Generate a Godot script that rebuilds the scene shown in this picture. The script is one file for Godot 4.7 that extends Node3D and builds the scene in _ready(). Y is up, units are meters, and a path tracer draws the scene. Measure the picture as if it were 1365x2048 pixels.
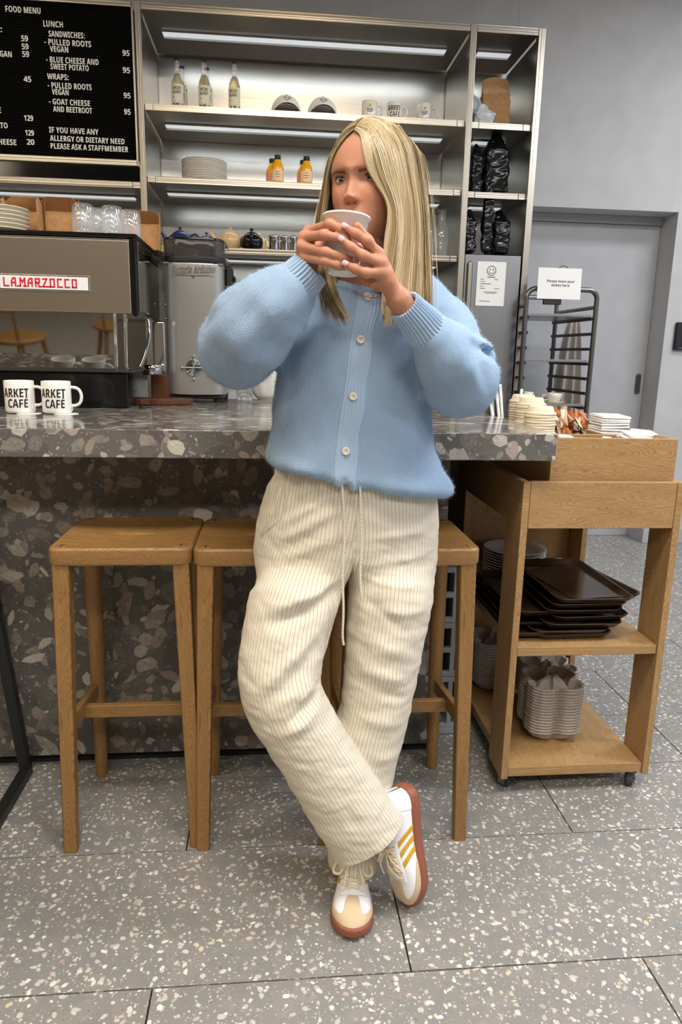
extends Node3D
# A cafe counter: y up, metres. The counter runs along x, the camera looks along -z.

class MB:
	# a mesh buffer: collects shapes with normals, uv and vertex colours, committed as one mesh
	var P := PackedVector3Array()
	var N := PackedVector3Array()
	var T := PackedVector2Array()
	var C := PackedColorArray()
	var I := PackedInt32Array()
	var col := Color.WHITE
	func vert(p: Vector3, n: Vector3, t := Vector2.ZERO) -> int:
		P.append(p); N.append(n); T.append(t); C.append(col)
		return P.size() - 1
	func tri(a: int, b: int, c: int):
		I.append(a); I.append(b); I.append(c)
	func quad(a: int, b: int, c: int, d: int):
		tri(a, b, c); tri(a, c, d)
	# a box with rounded looking chamfers; grain: the axis (0 x, 1 y, 2 z) that uv.x follows
	func box(c: Vector3, s: Vector3, bev := 0.002, grain := 0, b := Basis.IDENTITY, uvo := Vector2.ZERO):
		bev = minf(bev, minf(s.x, minf(s.y, s.z)) * 0.45)
		var h := s * 0.5
		var id := {}
		for ax in 3:
			for sg in [-1, 1]:
				for i in [-1, 1]:
					for j in [-1, 1]:
						var u := (ax + 1) % 3
						var v := (ax + 2) % 3
						var p := Vector3.ZERO
						p[ax] = sg * h[ax]; p[u] = i * (h[u] - bev); p[v] = j * (h[v] - bev)
						var n := Vector3.ZERO
						n[ax] = sg
						var t := Vector2.ZERO
						if u == grain: t = Vector2(p[u], p[v])
						elif v == grain: t = Vector2(p[v], p[u])
						else: t = Vector2(p[u] * 0.15, p[v])
						var sgn := [0, 0, 0]
						sgn[ax] = sg; sgn[u] = i; sgn[v] = j
						id[[ax, sgn]] = vert(c + b * p, b * n, t + uvo + Vector2(0.0, 0.37 * ax))
		for ax in 3:
			for sg in [-1, 1]:
				var u := (ax + 1) % 3
				var v := (ax + 2) % 3
				var q := []
				for ij in [[-1, -1], [1, -1], [1, 1], [-1, 1]]:
					var sgn := [0, 0, 0]
					sgn[ax] = sg; sgn[u] = ij[0]; sgn[v] = ij[1]
					q.append(id[[ax, sgn]])
				if sg < 0: quad(q[0], q[1], q[2], q[3])
				else: quad(q[3], q[2], q[1], q[0])
		for ax in 3:
			var u := (ax + 1) % 3
			var v := (ax + 2) % 3
			for i in [-1, 1]:
				for j in [-1, 1]:
					var lo := [0, 0, 0]
					lo[u] = i; lo[v] = j
					var hi := lo.duplicate()
					lo[ax] = -1; hi[ax] = 1
					if i * j > 0: quad(id[[u, lo]], id[[u, hi]], id[[v, hi]], id[[v, lo]])
					else: quad(id[[v, lo]], id[[v, hi]], id[[u, hi]], id[[u, lo]])
		for i in [-1, 1]:
			for j in [-1, 1]:
				for k in [-1, 1]:
					var sgn := [i, j, k]
					if i * j * k < 0: tri(id[[0, sgn]], id[[1, sgn]], id[[2, sgn]])
					else: tri(id[[0, sgn]], id[[2, sgn]], id[[1, sgn]])
	# a beam between two points with a rectangular section (w across, d deep), tapering
	func beam(a: Vector3, c: Vector3, w0: float, d0: float, w1: float, d1: float, bev := 0.003, side := Vector3.RIGHT, uvo := Vector2.ZERO):
		var ax := (c - a).normalized()
		var x := (side - ax * side.dot(ax)).normalized()
		var z := x.cross(ax)
		var ring := func(o: Vector3, w: float, d: float, t: float):
			var out := []
			var k := 0
			for f in [[1, 1], [-1, 1], [-1, -1], [1, -1]]:
				var nx: Vector3 = z * f[1] if k % 2 == 0 else x * f[0]
				var nz: Vector3 = x * f[0] if k % 2 == 0 else z * f[1]
				# two vertices per corner, one for each neighbouring face
				var p1: Vector3 = o + x * f[0] * (w * 0.5) + z * f[1] * (d * 0.5 - bev)
				var p2: Vector3 = o + x * f[0] * (w * 0.5 - bev) + z * f[1] * (d * 0.5)
				var n1: Vector3 = x * f[0]
				var n2: Vector3 = z * f[1]
				if k % 2 == 0:
					out.append([p1, n1, f[1] * d * 0.5]); out.append([p2, n2, f[0] * w * 0.5])
				else:
					out.append([p2, n2, f[0] * w * 0.5]); out.append([p1, n1, f[1] * d * 0.5])
				k += 1
			var ids := []
			for e in out: ids.append(vert(e[0], e[1], Vector2(t, e[2]) + uvo))
			return ids
		var L := a.distance_to(c)
		var r0: Array = ring.call(a, w0, d0, 0.0)
		var r1: Array = ring.call(c, w1, d1, L)
		for k in 8:
			quad(r0[k], r0[(k + 1) % 8], r1[(k + 1) % 8], r1[k])
		for e in [[r0, -ax], [r1, ax]]:
			var ids := []
			for k in 8: ids.append(vert(P[e[0][k]], e[1], Vector2(T[e[0][k]].y * 0.2, T[e[0][(k + 2) % 8]].y)))
			for k in range(1, 7):
				if e[1] == ax: tri(ids[0], ids[k + 1], ids[k])
				else: tri(ids[0], ids[k], ids[k + 1])
	# a turned shape: profile of [radius, height], from the bottom outside up; repeat a point for a sharp edge
	func lathe(pr: Array, seg := 32, xf := Transform3D.IDENTITY, arc := TAU, sx := 1.0):
		var n := pr.size()
		var ns := []
		for i in n:
			var d := Vector2.ZERO
			for e in [[i - 1, i], [i, i + 1]]:
				if e[0] >= 0 and e[1] < n:
					var q := Vector2(pr[e[1]][0] - pr[e[0]][0], pr[e[1]][1] - pr[e[0]][1])
					if q.length() > 1e-7: d += q.normalized()
			ns.append(Vector2(d.y, -d.x).normalized() if d.length() > 1e-6 else Vector2.RIGHT)
		var base := P.size()
		var len := 0.0
		for i in n:
			if i > 0: len += Vector2(pr[i][0] - pr[i - 1][0], pr[i][1] - pr[i - 1][1]).length()
			for k in seg + 1:
				var a := arc * k / seg
				var cs := Vector3(sin(a) * sx, 0, cos(a))
				vert(xf * (cs * pr[i][0] + Vector3(0, pr[i][1], 0)), (xf.basis * (cs * ns[i].x + Vector3(0, ns[i].y, 0))).normalized(), Vector2(float(k) / seg, len))
		for i in n - 1:
			if absf(pr[i][0] - pr[i + 1][0]) + absf(pr[i][1] - pr[i + 1][1]) < 1e-7: continue
			for k in seg:
				var q := base + i * (seg + 1) + k
				quad(q, q + seg + 1, q + seg + 2, q + 1)
	# a tube along points; r is a number or one radius per point; flat squashes across
	func tube(pts: Array, r, seg := 10, cap := true, flat := 1.0, up0 := Vector3.UP):
		var n := pts.size()
		var base := P.size()
		var prev := up0
		var len := 0.0
		for i in n:
			var t: Vector3 = (pts[mini(i + 1, n - 1)] - pts[maxi(i - 1, 0)]).normalized()
			var x := prev - t * prev.dot(t)
			if x.length() < 1e-4: x = Vector3.RIGHT - t * t.x
			if x.length() < 1e-4: x = Vector3.BACK - t * t.z
			x = x.normalized()
			prev = x
			var y := t.cross(x)
			if i > 0: len += pts[i].distance_to(pts[i - 1])
			var rr: float = r[i] if r is Array else r
			for k in seg + 1:
				var a := TAU * k / seg
				vert(pts[i] + (x * cos(a) * flat + y * sin(a)) * rr, (x * cos(a) + y * sin(a) * flat).normalized(), Vector2(float(k) / seg, len))
		for i in n - 1:
			for k in seg:
				var q := base + i * (seg + 1) + k
				quad(q, q + seg + 1, q + seg + 2, q + 1)
		if cap:
			for e in [[0, -1.0], [n - 1, 1.0]]:
				var t: Vector3 = ((pts[1] - pts[0]) if e[0] == 0 else (pts[n - 1] - pts[n - 2])).normalized() * e[1]
				var c := vert(pts[e[0]], t)
				var ring := []
				for k in seg + 1: ring.append(vert(P[base + e[0] * (seg + 1) + k], t))
				for k in seg:
					if e[1] < 0: tri(c, ring[k], ring[k + 1])
					else: tri(c, ring[k + 1], ring[k])
	# a flat outline (Vector2s in x, y) pushed from z = -d/2 to d/2, with a small chamfer
	func prism(poly: PackedVector2Array, d: float, xf := Transform3D.IDENTITY, bev := 0.0, uvs := 1.0):
		if Geometry2D.is_polygon_clockwise(poly): poly.reverse()
		var tr := Geometry2D.triangulate_polygon(poly)
		var inner := poly
		if bev > 0.0:
			inner = PackedVector2Array()
			var m := poly.size()
			for i in m:
				var e0 := (poly[i] - poly[(i + m - 1) % m]).normalized()
				var e1 := (poly[(i + 1) % m] - poly[i]).normalized()
				var nn := Vector2(-e0.y - e1.y, e0.x + e1.x)
				nn = nn / maxf(0.35, nn.length_squared()) * 2.0 if nn.length() > 1e-5 else Vector2.ZERO
				inner.append(poly[i] + nn * bev)
		for s in [-1.0, 1.0]:
			var ids := []
			for p in inner: ids.append(vert(xf * Vector3(p.x, p.y, s * d * 0.5), xf.basis * Vector3(0, 0, s), p * uvs))
			for k in range(0, tr.size(), 3):
				if s > 0: tri(ids[tr[k]], ids[tr[k + 2]], ids[tr[k + 1]])
				else: tri(ids[tr[k]], ids[tr[k + 1]], ids[tr[k + 2]])
		var m2 := poly.size()
		for i in m2:
			var a := poly[i]
			var b := poly[(i + 1) % m2]
			var t := (b - a).normalized()
			var nrm := xf.basis * Vector3(t.y, -t.x, 0)
			var h := d * 0.5 - bev
			var v0 := vert(xf * Vector3(a.x, a.y, -h), nrm, Vector2(a.x + a.y, -h) * uvs)
			var v1 := vert(xf * Vector3(b.x, b.y, -h), nrm, Vector2(b.x + b.y, -h) * uvs)
			var v2 := vert(xf * Vector3(b.x, b.y, h), nrm, Vector2(b.x + b.y, h) * uvs)
			var v3 := vert(xf * Vector3(a.x, a.y, h), nrm, Vector2(a.x + a.y, h) * uvs)
			quad(v0, v3, v2, v1)
			if bev > 0.0:
				var ia := inner[i]
				var ib := inner[(i + 1) % m2]
				for s in [-1.0, 1.0]:
					var nz := xf.basis * Vector3(0, 0, s)
					var q0 := vert(xf * Vector3(a.x, a.y, s * h), nrm, a * uvs)
					var q1 := vert(xf * Vector3(b.x, b.y, s * h), nrm, b * uvs)
					var q2 := vert(xf * Vector3(ib.x, ib.y, s * d * 0.5), nz, ib * uvs)
					var q3 := vert(xf * Vector3(ia.x, ia.y, s * d * 0.5), nz, ia * uvs)
					if s > 0: quad(q0, q3, q2, q1)
					else: quad(q0, q1, q2, q3)
	# a sheet of points f.call(i, j) -> Vector3, uv g.call(i, j); normals smoothed
	func sheet(nu: int, nv: int, f: Callable, uvf = null, wrap := false, flip := false):
		var base := P.size()
		for j in nv + 1:
			for i in nu + 1:
				vert(f.call(i, j), Vector3.ZERO, uvf.call(i, j) if uvf != null else Vector2(float(i) / nu, float(j) / nv))
		var i0 := I.size()
		for j in nv:
			for i in nu:
				var q := base + j * (nu + 1) + i
				if flip: quad(q, q + nu + 1, q + nu + 2, q + 1)
				else: quad(q, q + 1, q + nu + 2, q + nu + 1)
		smooth_from(base, i0)
		if wrap:
			for j in nv + 1:
				var a := base + j * (nu + 1)
				var n := (N[a] + N[a + nu]).normalized()
				N[a] = n; N[a + nu] = n
	func smooth_from(base: int, i0: int):
		for v in range(base, P.size()): N[v] = Vector3.ZERO
		for k in range(i0, I.size(), 3):
			var a := P[I[k]]
			var n := (P[I[k + 2]] - a).cross(P[I[k + 1]] - a)
			N[I[k]] += n; N[I[k + 1]] += n; N[I[k + 2]] += n
		for v in range(base, P.size()): N[v] = N[v].normalized() if N[v].length_squared() > 1e-24 else Vector3.UP
	# bend everything added since vertex `from`
	func warp(from: int, i0: int, f: Callable):
		for v in range(from, P.size()): P[v] = f.call(P[v])
		smooth_from(from, i0)
	func mesh(mat: Material) -> ArrayMesh:
		# turn every triangle to the side its normals point to
		for k in range(0, I.size(), 3):
			var p0 := P[I[k]]
			if (P[I[k + 2]] - p0).cross(P[I[k + 1]] - p0).dot(N[I[k]] + N[I[k + 1]] + N[I[k + 2]]) < 0.0:
				var sw := I[k + 1]
				I[k + 1] = I[k + 2]
				I[k + 2] = sw
		var a := []
		a.resize(Mesh.ARRAY_MAX)
		a[Mesh.ARRAY_VERTEX] = P; a[Mesh.ARRAY_NORMAL] = N; a[Mesh.ARRAY_TEX_UV] = T; a[Mesh.ARRAY_COLOR] = C; a[Mesh.ARRAY_INDEX] = I
		var m := ArrayMesh.new()
		m.add_surface_from_arrays(Mesh.PRIMITIVE_TRIANGLES, a)
		m.surface_set_material(0, mat)
		return m

var taken := {}
var rng := RandomNumberGenerator.new()
var M := {}

func numbered(called: String, home: Node) -> String:
	var key := "%d/%s" % [home.get_instance_id(), called]
	taken[key] = taken.get(key, -1) + 1
	return called if taken[key] == 0 else "%s_%03d" % [called, taken[key]]
func put(mb: MB, called: String, mat: Material, parent: Node = self, label := "") -> MeshInstance3D:
	var o := MeshInstance3D.new()
	o.name = numbered(called, parent)
	o.mesh = mb.mesh(mat)
	if label: o.set_meta("label", label)
	parent.add_child(o, true)
	return o
func putmesh(m: Mesh, called: String, mat: Material, parent: Node, at := Vector3.ZERO) -> MeshInstance3D:
	var o := MeshInstance3D.new()
	o.name = numbered(called, parent)
	o.mesh = m
	o.material_override = mat
	o.position = at
	parent.add_child(o, true)
	return o
func tag(o: Node, label: String, category := "", group := "") -> Node:
	o.set_meta("label", label)
	if category: o.set_meta("category", category)
	if group: o.set_meta("group", group)
	return o
func thing(called: String, label: String, category: String, at := Vector3.ZERO, group := "", turn := 0.0) -> Node3D:
	var o := Node3D.new()
	o.name = numbered(called, self)
	add_child(o, true)
	o.position = at
	o.rotation.y = turn
	tag(o, label, category, group)
	return o
func copy_of(o: Node3D, called: String, at: Vector3, label: String, turn := 0.0) -> Node3D:
	var c: Node3D = o.duplicate()
	c.name = numbered(called, self)
	add_child(c, true)
	c.position = at
	c.rotation.y = turn
	c.set_meta("label", label)
	return c
func struct(mb: MB, called: String, mat: Material) -> MeshInstance3D:
	var o := put(mb, called, mat)
	o.set_meta("kind", "structure")
	return o
func boxmb(c: Vector3, s: Vector3, bev := 0.002, grain := 0) -> MB:
	var b := MB.new()
	b.box(c, s, bev, grain, Basis.IDENTITY, Vector2(rng.randf(), rng.randf()))
	return b
func text_mesh(t: String, size: float, depth := 0.001, font := "Droid Sans", bold := false, slant := 0.0, align := 0) -> TextMesh:
	var f := SystemFont.new()
	f.font_names = PackedStringArray([font])
	f.font_weight = 700 if bold else 400
	var m := TextMesh.new()
	m.text = t
	m.font = f
	m.font_size = 64
	m.pixel_size = size / 64.0
	m.depth = depth
	m.curve_step = 1.0
	m.horizontal_alignment = [HORIZONTAL_ALIGNMENT_LEFT, HORIZONTAL_ALIGNMENT_CENTER, HORIZONTAL_ALIGNMENT_RIGHT][align]
	m.vertical_alignment = VERTICAL_ALIGNMENT_CENTER
	return m
func bez(pts: Array, n: int) -> Array:
	# a smooth curve through the points
	var out := []
	var m := pts.size()
	for i in n + 1:
		var t := float(i) / n * (m - 1)
		var k := mini(int(t), m - 2)
		var u := t - k
		out.append(cr(pts[maxi(k - 1, 0)], pts[k], pts[k + 1], pts[mini(k + 2, m - 1)], u))
	return out
func cr(a, b, c, d, u: float):
	return 0.5 * (2.0 * b + (c - a) * u + (2.0 * a - 5.0 * b + 4.0 * c - d) * u * u + (3.0 * b - a - 3.0 * c + d) * u * u * u)
func key(tab: Array, t: float):
	# smooth interpolation of [[t, value], ...]
	var n := tab.size()
	if t <= tab[0][0]: return tab[0][1]
	if t >= tab[n - 1][0]: return tab[n - 1][1]
	var k := 0
	while tab[k + 1][0] < t: k += 1
	var u: float = (t - tab[k][0]) / (tab[k + 1][0] - tab[k][0])
	return cr(tab[maxi(k - 1, 0)][1], tab[k][1], tab[k + 1][1], tab[mini(k + 2, n - 1)][1], u)
func gauss(x: float, s: float) -> float:
	return exp(-x * x / (2.0 * s * s))

# ---------------------------------------------------------------- textures and materials
func tex(im: Image) -> ImageTexture:
	im.generate_mipmaps()
	return ImageTexture.create_from_image(im)
func blob(im: Image, cx: float, cy: float, rx: float, ry: float, ang: float, col: Color, corners := 7, wrap := true):
	# a stone chip: a filled irregular polygon, wrapped round the edges of the tile
	var w := im.get_width()
	var h := im.get_height()
	var pts := PackedVector2Array()
	for k in corners:
		var a := TAU * (k + rng.randf_range(-0.32, 0.32)) / corners
		var q := rng.randf_range(0.72, 1.05)
		pts.append(Vector2(cos(a) * rx * q, sin(a) * ry * q).rotated(ang))
	fillpoly(im, pts, cx, cy, col, w, h)
func fillpoly(im: Image, pts: PackedVector2Array, cx: float, cy: float, col: Color, w: int, h: int):
	var lo := INF
	var hi := -INF
	for p in pts:
		lo = minf(lo, p.y); hi = maxf(hi, p.y)
	var n := pts.size()
	for y in range(int(floor(cy + lo)), int(ceil(cy + hi)) + 1):
		var yy := y + 0.5 - cy
		var x0 := INF
		var x1 := -INF
		for k in n:
			var a := pts[k]
			var b := pts[(k + 1) % n]
			if (a.y <= yy) != (b.y <= yy):
				var x := a.x + (yy - a.y) / (b.y - a.y) * (b.x - a.x)
				x0 = minf(x0, x); x1 = maxf(x1, x)
		if x1 - x0 < 0.5: continue
		var xa := int(round(cx + x0))
		var l := maxi(1, int(round(x1 - x0)))
		xa = posmod(xa, w)
		im.fill_rect(Rect2i(xa, posmod(y, h), mini(l, w - xa), 1), col)
		if xa + l > w: im.fill_rect(Rect2i(0, posmod(y, h), xa + l - w, 1), col)
func rgb(r: float, g: float, b: float) -> Color:
	return Color(r / 255.0, g / 255.0, b / 255.0)
func jit(c: Color, d: float) -> Color:
	var k := rng.randf_range(-d, d)
	return Color(c.r + k + rng.randf_range(-d, d) * 0.25, c.g + k, c.b + k + rng.randf_range(-d, d) * 0.25)
func floor_texture() -> ImageTexture:
	# grey terrazzo with pale chips of 2 to 20 mm; the tile is 1 m
	var n := 1536
	var im := Image.create(n, n, false, Image.FORMAT_RGB8)
	im.fill(rgb(136, 133, 128))
	var s := n / 1000.0
	for k in 26000:
		im.fill_rect(Rect2i(rng.randi() % (n - 4), rng.randi() % (n - 4), 1 + rng.randi() % 3, 1 + rng.randi() % 3), jit(rgb(136, 133, 128), 0.05))
	for k in 900:
		var r := rng.randf_range(8, 40) * s
		var c := [rgb(132, 131, 127), rgb(140, 136, 131), rgb(131, 131, 128)][rng.randi() % 3] as Color
		blob(im, rng.randf() * n, rng.randf() * n, r, r * 0.7, rng.randf() * TAU, c, 9)
		for q in 14: im.fill_rect(Rect2i(rng.randi() % (n - 4), rng.randi() % (n - 4), 2, 2), jit(c, 0.05))
	for k in 9000:
		var r := rng.randf_range(0.9, 1.9) * s
		blob(im, rng.randf() * n, rng.randf() * n, r * rng.randf_range(1.0, 1.8), r, rng.randf() * TAU, jit(rgb(160, 157, 150), 0.08), 5)
	for k in 4700:
		var r := pow(rng.randf(), 2.6) * 5.6 + 2.0
		var c := rgb(194, 191, 182)
		var q := rng.randf()
		if q < 0.05: c = rgb(196, 180, 148)
		elif q < 0.12: c = rgb(190, 172, 162)
		elif q < 0.32: c = rgb(178, 176, 168)
		elif q < 0.55: c = rgb(216, 213, 205)
		c = jit(c, 0.05)
		var x := rng.randf() * n
		var y := rng.randf() * n
		var e := rng.randf_range(0.5, 0.95)
		var a := rng.randf() * TAU
		blob(im, x, y, r * s / sqrt(e), r * s * sqrt(e), a, c, 6 + rng.randi() % 3)
		if r > 3.2: blob(im, x + rng.randf_range(-1, 1), y + 1, r * s * 0.5, r * s * 0.4, a, jit(c, 0.04), 6)
	for k in 420:
		blob(im, rng.randf() * n, rng.randf() * n, rng.randf_range(0.8, 2.6) * s, rng.randf_range(0.8, 1.6) * s, rng.randf() * TAU, jit(rgb(84, 80, 76), 0.05), 6)
	return tex(im)
func ceppo_texture() -> ImageTexture:
	# dark grey conglomerate with large stone fragments; the tile is 1.4 m
	var n := 2048
	var im := Image.create(n, n, false, Image.FORMAT_RGB8)
	im.fill(rgb(106, 104, 100))
	var s := n / 1400.0
	for k in 40000:
		im.fill_rect(Rect2i(rng.randi() % (n - 5), rng.randi() % (n - 5), 1 + rng.randi() % 4, 1 + rng.randi() % 3), jit(rgb(98, 96, 93), 0.06))
	for k in 700:
		var r := rng.randf_range(10, 50) * s
		blob(im, rng.randf() * n, rng.randf() * n, r, r * 0.6, rng.randf() * TAU, [rgb(94, 92, 90), rgb(104, 100, 97), rgb(98, 92, 92)][rng.randi() % 3], 9)
	for k in 9000:
		var r := rng.randf_range(0.8, 2.4) * s
		blob(im, rng.randf() * n, rng.randf() * n, r * rng.randf_range(1.0, 2.4), r, rng.randf() * TAU, jit(rgb(134, 130, 124), 0.12), 5)
	var sizes := []
	for k in 3700: sizes.append(pow(rng.randf(), 3.2) * 24.0 + 2.2)
	for k in 105: sizes.append(rng.randf_range(18.0, 36.0))
	sizes.sort()
	for r0 in sizes:
		var r: float = r0 * s
		var q := rng.randf()
		var c := rgb(152, 145, 137)
		if q < 0.24: c = rgb(124, 121, 115)
		elif q < 0.4: c = rgb(176, 170, 160)
		elif q < 0.5: c = rgb(158, 142, 134)
		elif q < 0.58: c = rgb(198, 194, 184)
		elif q < 0.68: c = rgb(112, 104, 100)
		c = jit(c, 0.05)
		var x := rng.randf() * n
		var y := rng.randf() * n
		var e := rng.randf_range(0.35, 0.9)
		var a := rng.randf() * TAU
		var rx := r / sqrt(e)
		var ry := r * sqrt(e)
		blob(im, x, y, rx, ry, a, c, 6 + rng.randi() % 4)
		if r0 > 7.0:
			for m in int(3 + r0 * 0.35):
				var o := Vector2(rng.randf_range(-0.45, 0.45) * rx, rng.randf_range(-0.45, 0.45) * ry).rotated(a)
				blob(im, x + o.x, y + o.y, rx * rng.randf_range(0.05, 0.3), ry * rng.randf_range(0.06, 0.3), a + rng.randf_range(-0.5, 0.5), jit(c, 0.09), 6)
			for m in int(r0 * 1.6):
				var o := Vector2(rng.randf_range(-0.6, 0.6) * rx, rng.randf_range(-0.6, 0.6) * ry).rotated(a)
				im.fill_rect(Rect2i(posmod(int(x + o.x), n - 4), posmod(int(y + o.y), n - 4), 1 + rng.randi() % 3, 1 + rng.randi() % 2), jit(c, 0.14))
	return tex(im)
func oak_texture() -> ImageTexture:
	# oak: u along the grain. 1024 px = 1.2 m, 512 px = 0.3 m
	var w := 1024
	var h := 512
	var a := FastNoiseLite.new()
	a.seed = 4; a.frequency = 0.004; a.fractal_octaves = 2
	var b := FastNoiseLite.new()
	b.seed = 9; b.frequency = 0.02; b.fractal_octaves = 3
	var d := PackedByteArray()
	d.resize(w * h * 3)
	var light := Vector3(200, 163, 114)
	var dark := Vector3(138, 100, 58)
	var k := 0
	for y in h:
		for x in w:
			var ring := a.get_noise_2d(x * 0.55, y * 2.2) * 15.0 + y * 0.035
			var f := ring - floorf(ring)
			var band := f * f * (1.0 - smoothstep(0.86, 1.0, f))
			var pore := b.get_noise_2d(x * 0.9, y * 30.0)
			var pore2 := b.get_noise_2d(x * 2.4 + 900.0, y * 46.0)
			var t := clampf(0.14 + band * 0.55 + maxf(0.0, pore - 0.08) * 0.75 + maxf(0.0, pore2 - 0.2) * 0.8 + b.get_noise_2d(x * 0.25, y * 0.8) * 0.14, 0.0, 1.0)
			var c := light.lerp(dark, t)
			d[k] = int(c.x); d[k + 1] = int(c.y); d[k + 2] = int(c.z)
			k += 3
	return tex(Image.create_from_data(w, h, false, Image.FORMAT_RGB8, d))
func noise_tex(freq: float, w: int, h: int, lo: Color, hi: Color, normal := false, strength := 4.0, octaves := 3, sd := 1) -> Texture2D:
	var f := FastNoiseLite.new()
	f.seed = sd; f.frequency = freq; f.fractal_octaves = octaves
	var im := f.get_seamless_image(w, h)
	if normal:
		im.convert(Image.FORMAT_RGBA8)
		im.bump_map_to_normal_map(strength)
		return tex(im)
	var g := Image.create(w, h, false, Image.FORMAT_RGB8)
	for y in h:
		for x in w: g.set_pixel(x, y, lo.lerp(hi, im.get_pixel(x, y).r))
	return tex(g)
func mat(name: String, c: Color, rough := 0.6, metal := 0.0) -> StandardMaterial3D:
	var m := StandardMaterial3D.new()
	m.resource_name = name
	m.albedo_color = c
	m.roughness = rough
	m.metallic = metal
	M[name] = m
	return m
func textured(m: StandardMaterial3D, t: Texture2D, sx := 1.0, sy := 1.0) -> StandardMaterial3D:
	m.albedo_texture = t
	m.uv1_scale = Vector3(sx, sy, 1.0)
	return m
func tri_tex(m: StandardMaterial3D, t: Texture2D, s: float) -> StandardMaterial3D:
	m.albedo_texture = t
	m.uv1_triplanar = true
	m.uv1_world_triplanar = true
	m.uv1_scale = Vector3.ONE * s
	m.uv1_triplanar_sharpness = 8.0
	return m
func bumpy(m: StandardMaterial3D, t: Texture2D, s: float) -> StandardMaterial3D:
	m.normal_enabled = true
	m.normal_texture = t
	m.normal_scale = s
	return m
func steel(name: String, c: Color, rough: float, aniso: float, t: Texture2D, s := 0.25) -> StandardMaterial3D:
	var m := mat(name, c, rough, 1.0)
	m.anisotropy_enabled = true
	m.anisotropy = aniso
	bumpy(m, t, s)
	return m
func glass(name: String, c: Color, alpha := 0.08, rough := 0.02) -> StandardMaterial3D:
	var m := mat(name, Color(c.r, c.g, c.b, alpha), rough)
	m.refraction_enabled = true
	m.refraction_scale = 0.05
	return m
func make_materials():
	var plaster := noise_tex(0.02, 256, 256, Color(0.95, 0.95, 0.95), Color(1, 1, 1))
	var fine := noise_tex(0.12, 256, 256, Color.BLACK, Color.WHITE, true, 3.0, 4, 3)
	var brush := Image.create(256, 256, false, Image.FORMAT_RGBA8)
	for y in 256:
		var v := rng.randf()
		var x := 0
		while x < 256:
			var l := 20 + rng.randi() % 90
			v = clampf(v + rng.randf_range(-0.12, 0.12), 0.0, 1.0)
			brush.fill_rect(Rect2i(x, y, mini(l, 256 - x), 1), Color(v, v, v))
			x += l
	brush.bump_map_to_normal_map(1.2)
	var bt := tex(brush)
	tri_tex(mat("wall_paint", rgb(192, 192, 193), 0.85), plaster, 0.8)
	tri_tex(mat("door_paint", rgb(178, 179, 182), 0.6), plaster, 0.8)
	tri_tex(mat("ceiling_paint", rgb(150, 147, 142), 0.9), plaster, 0.8)
	mat("dark_gap", rgb(30, 29, 28), 0.9)
	tri_tex(mat("terrazzo", Color.WHITE, 0.42), floor_texture(), 1.0)
	var cep := ceppo_texture()
	var cp := tri_tex(mat("ceppo", Color.WHITE, 0.12), cep, 1.0 / 1.4)
	cp.metallic_specular = 0.75
	tri_tex(mat("ceppo_front", rgb(226, 222, 216), 0.45), cep, 1.0 / 1.4)
	var oak := oak_texture()
	textured(mat("oak", rgb(240, 240, 236), 0.5), oak, 0.83, 3.3)
	textured(mat("oak_stool", rgb(212, 202, 178), 0.42), oak, 0.83, 3.3)
	textured(mat("oak_dark", rgb(120, 88, 60), 0.5), oak, 0.83, 3.3)
	for n in ["oak", "oak_stool"]: bumpy(M[n], fine, 0.12)
	var st := steel("steel", Color(0.66, 0.65, 0.63), 0.3, 0.6, bt, 0.1)
	st.uv1_scale = Vector3(1.0, 6.0, 1.0)
	steel("steel_edge", Color(0.7, 0.67, 0.62), 0.32, 0.4, bt, 0.1)
	steel("steel_dark", Color(0.56, 0.56, 0.56), 0.36, 0.5, bt, 0.06)
	var ms := steel("machine_steel", Color(0.86, 0.82, 0.76), 0.3, 0.7, bt, 0.03)
	ms.uv1_scale = Vector3(1.0, 4.0, 1.0)
	mat("chrome", Color(0.8, 0.8, 0.8), 0.08, 1.0)
	mat("mirror_steel", Color(0.62, 0.61, 0.59), 0.03, 1.0)
	mat("tube_steel", Color(0.5, 0.49, 0.48), 0.3, 1.0)
	mat("black_gloss", rgb(14, 14, 14), 0.12)
	mat("black_satin", rgb(18, 18, 18), 0.5)
	mat("board_black", rgb(13, 13, 12), 0.85)
	M.board_black.metallic_specular = 0.2
	mat("black_metal", rgb(30, 31, 30), 0.42)
	mat("rubber", rgb(58, 58, 60), 0.7)
	mat("white_china", rgb(232, 230, 224), 0.12)
	mat("cream_china", rgb(226, 218, 200), 0.18)
	mat("paper", rgb(240, 240, 238), 0.8)
	mat("ink", rgb(16, 16, 18), 0.6)
	mat("letter_white", rgb(242, 240, 232), 0.45)
	mat("badge_red", rgb(206, 26, 44), 0.3)
	mat("badge_white", rgb(232, 232, 236), 0.25)
	bumpy(tri_tex(mat("kraft", rgb(196, 150, 100), 0.75), noise_tex(0.05, 128, 128, Color(0.88, 0.88, 0.86), Color.WHITE, false, 1, 4, 8), 6.0), fine, 0.2)
	tri_tex(mat("pulp", rgb(188, 178, 166), 0.95), noise_tex(0.09, 128, 128, Color(0.84, 0.84, 0.84), Color.WHITE, false, 1, 4, 12), 9.0)
	mat("fibre_lid", rgb(226, 212, 184), 0.8)
	var gp := mat("clear_glass", Color(0.95, 0.97, 0.98, 0.07), 0.03)
	gp.transparency = BaseMaterial3D.TRANSPARENCY_ALPHA
	gp.metallic_specular = 0.7
	mat("plastic_crate", rgb(150, 156, 162), 0.5)
	mat("led", Color(1, 1, 1), 0.5)
	M.led.emission_enabled = true
	M.led.emission = Color(0.93, 0.97, 1.0)
	M.led.emission_energy_multiplier = 0.55

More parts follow.
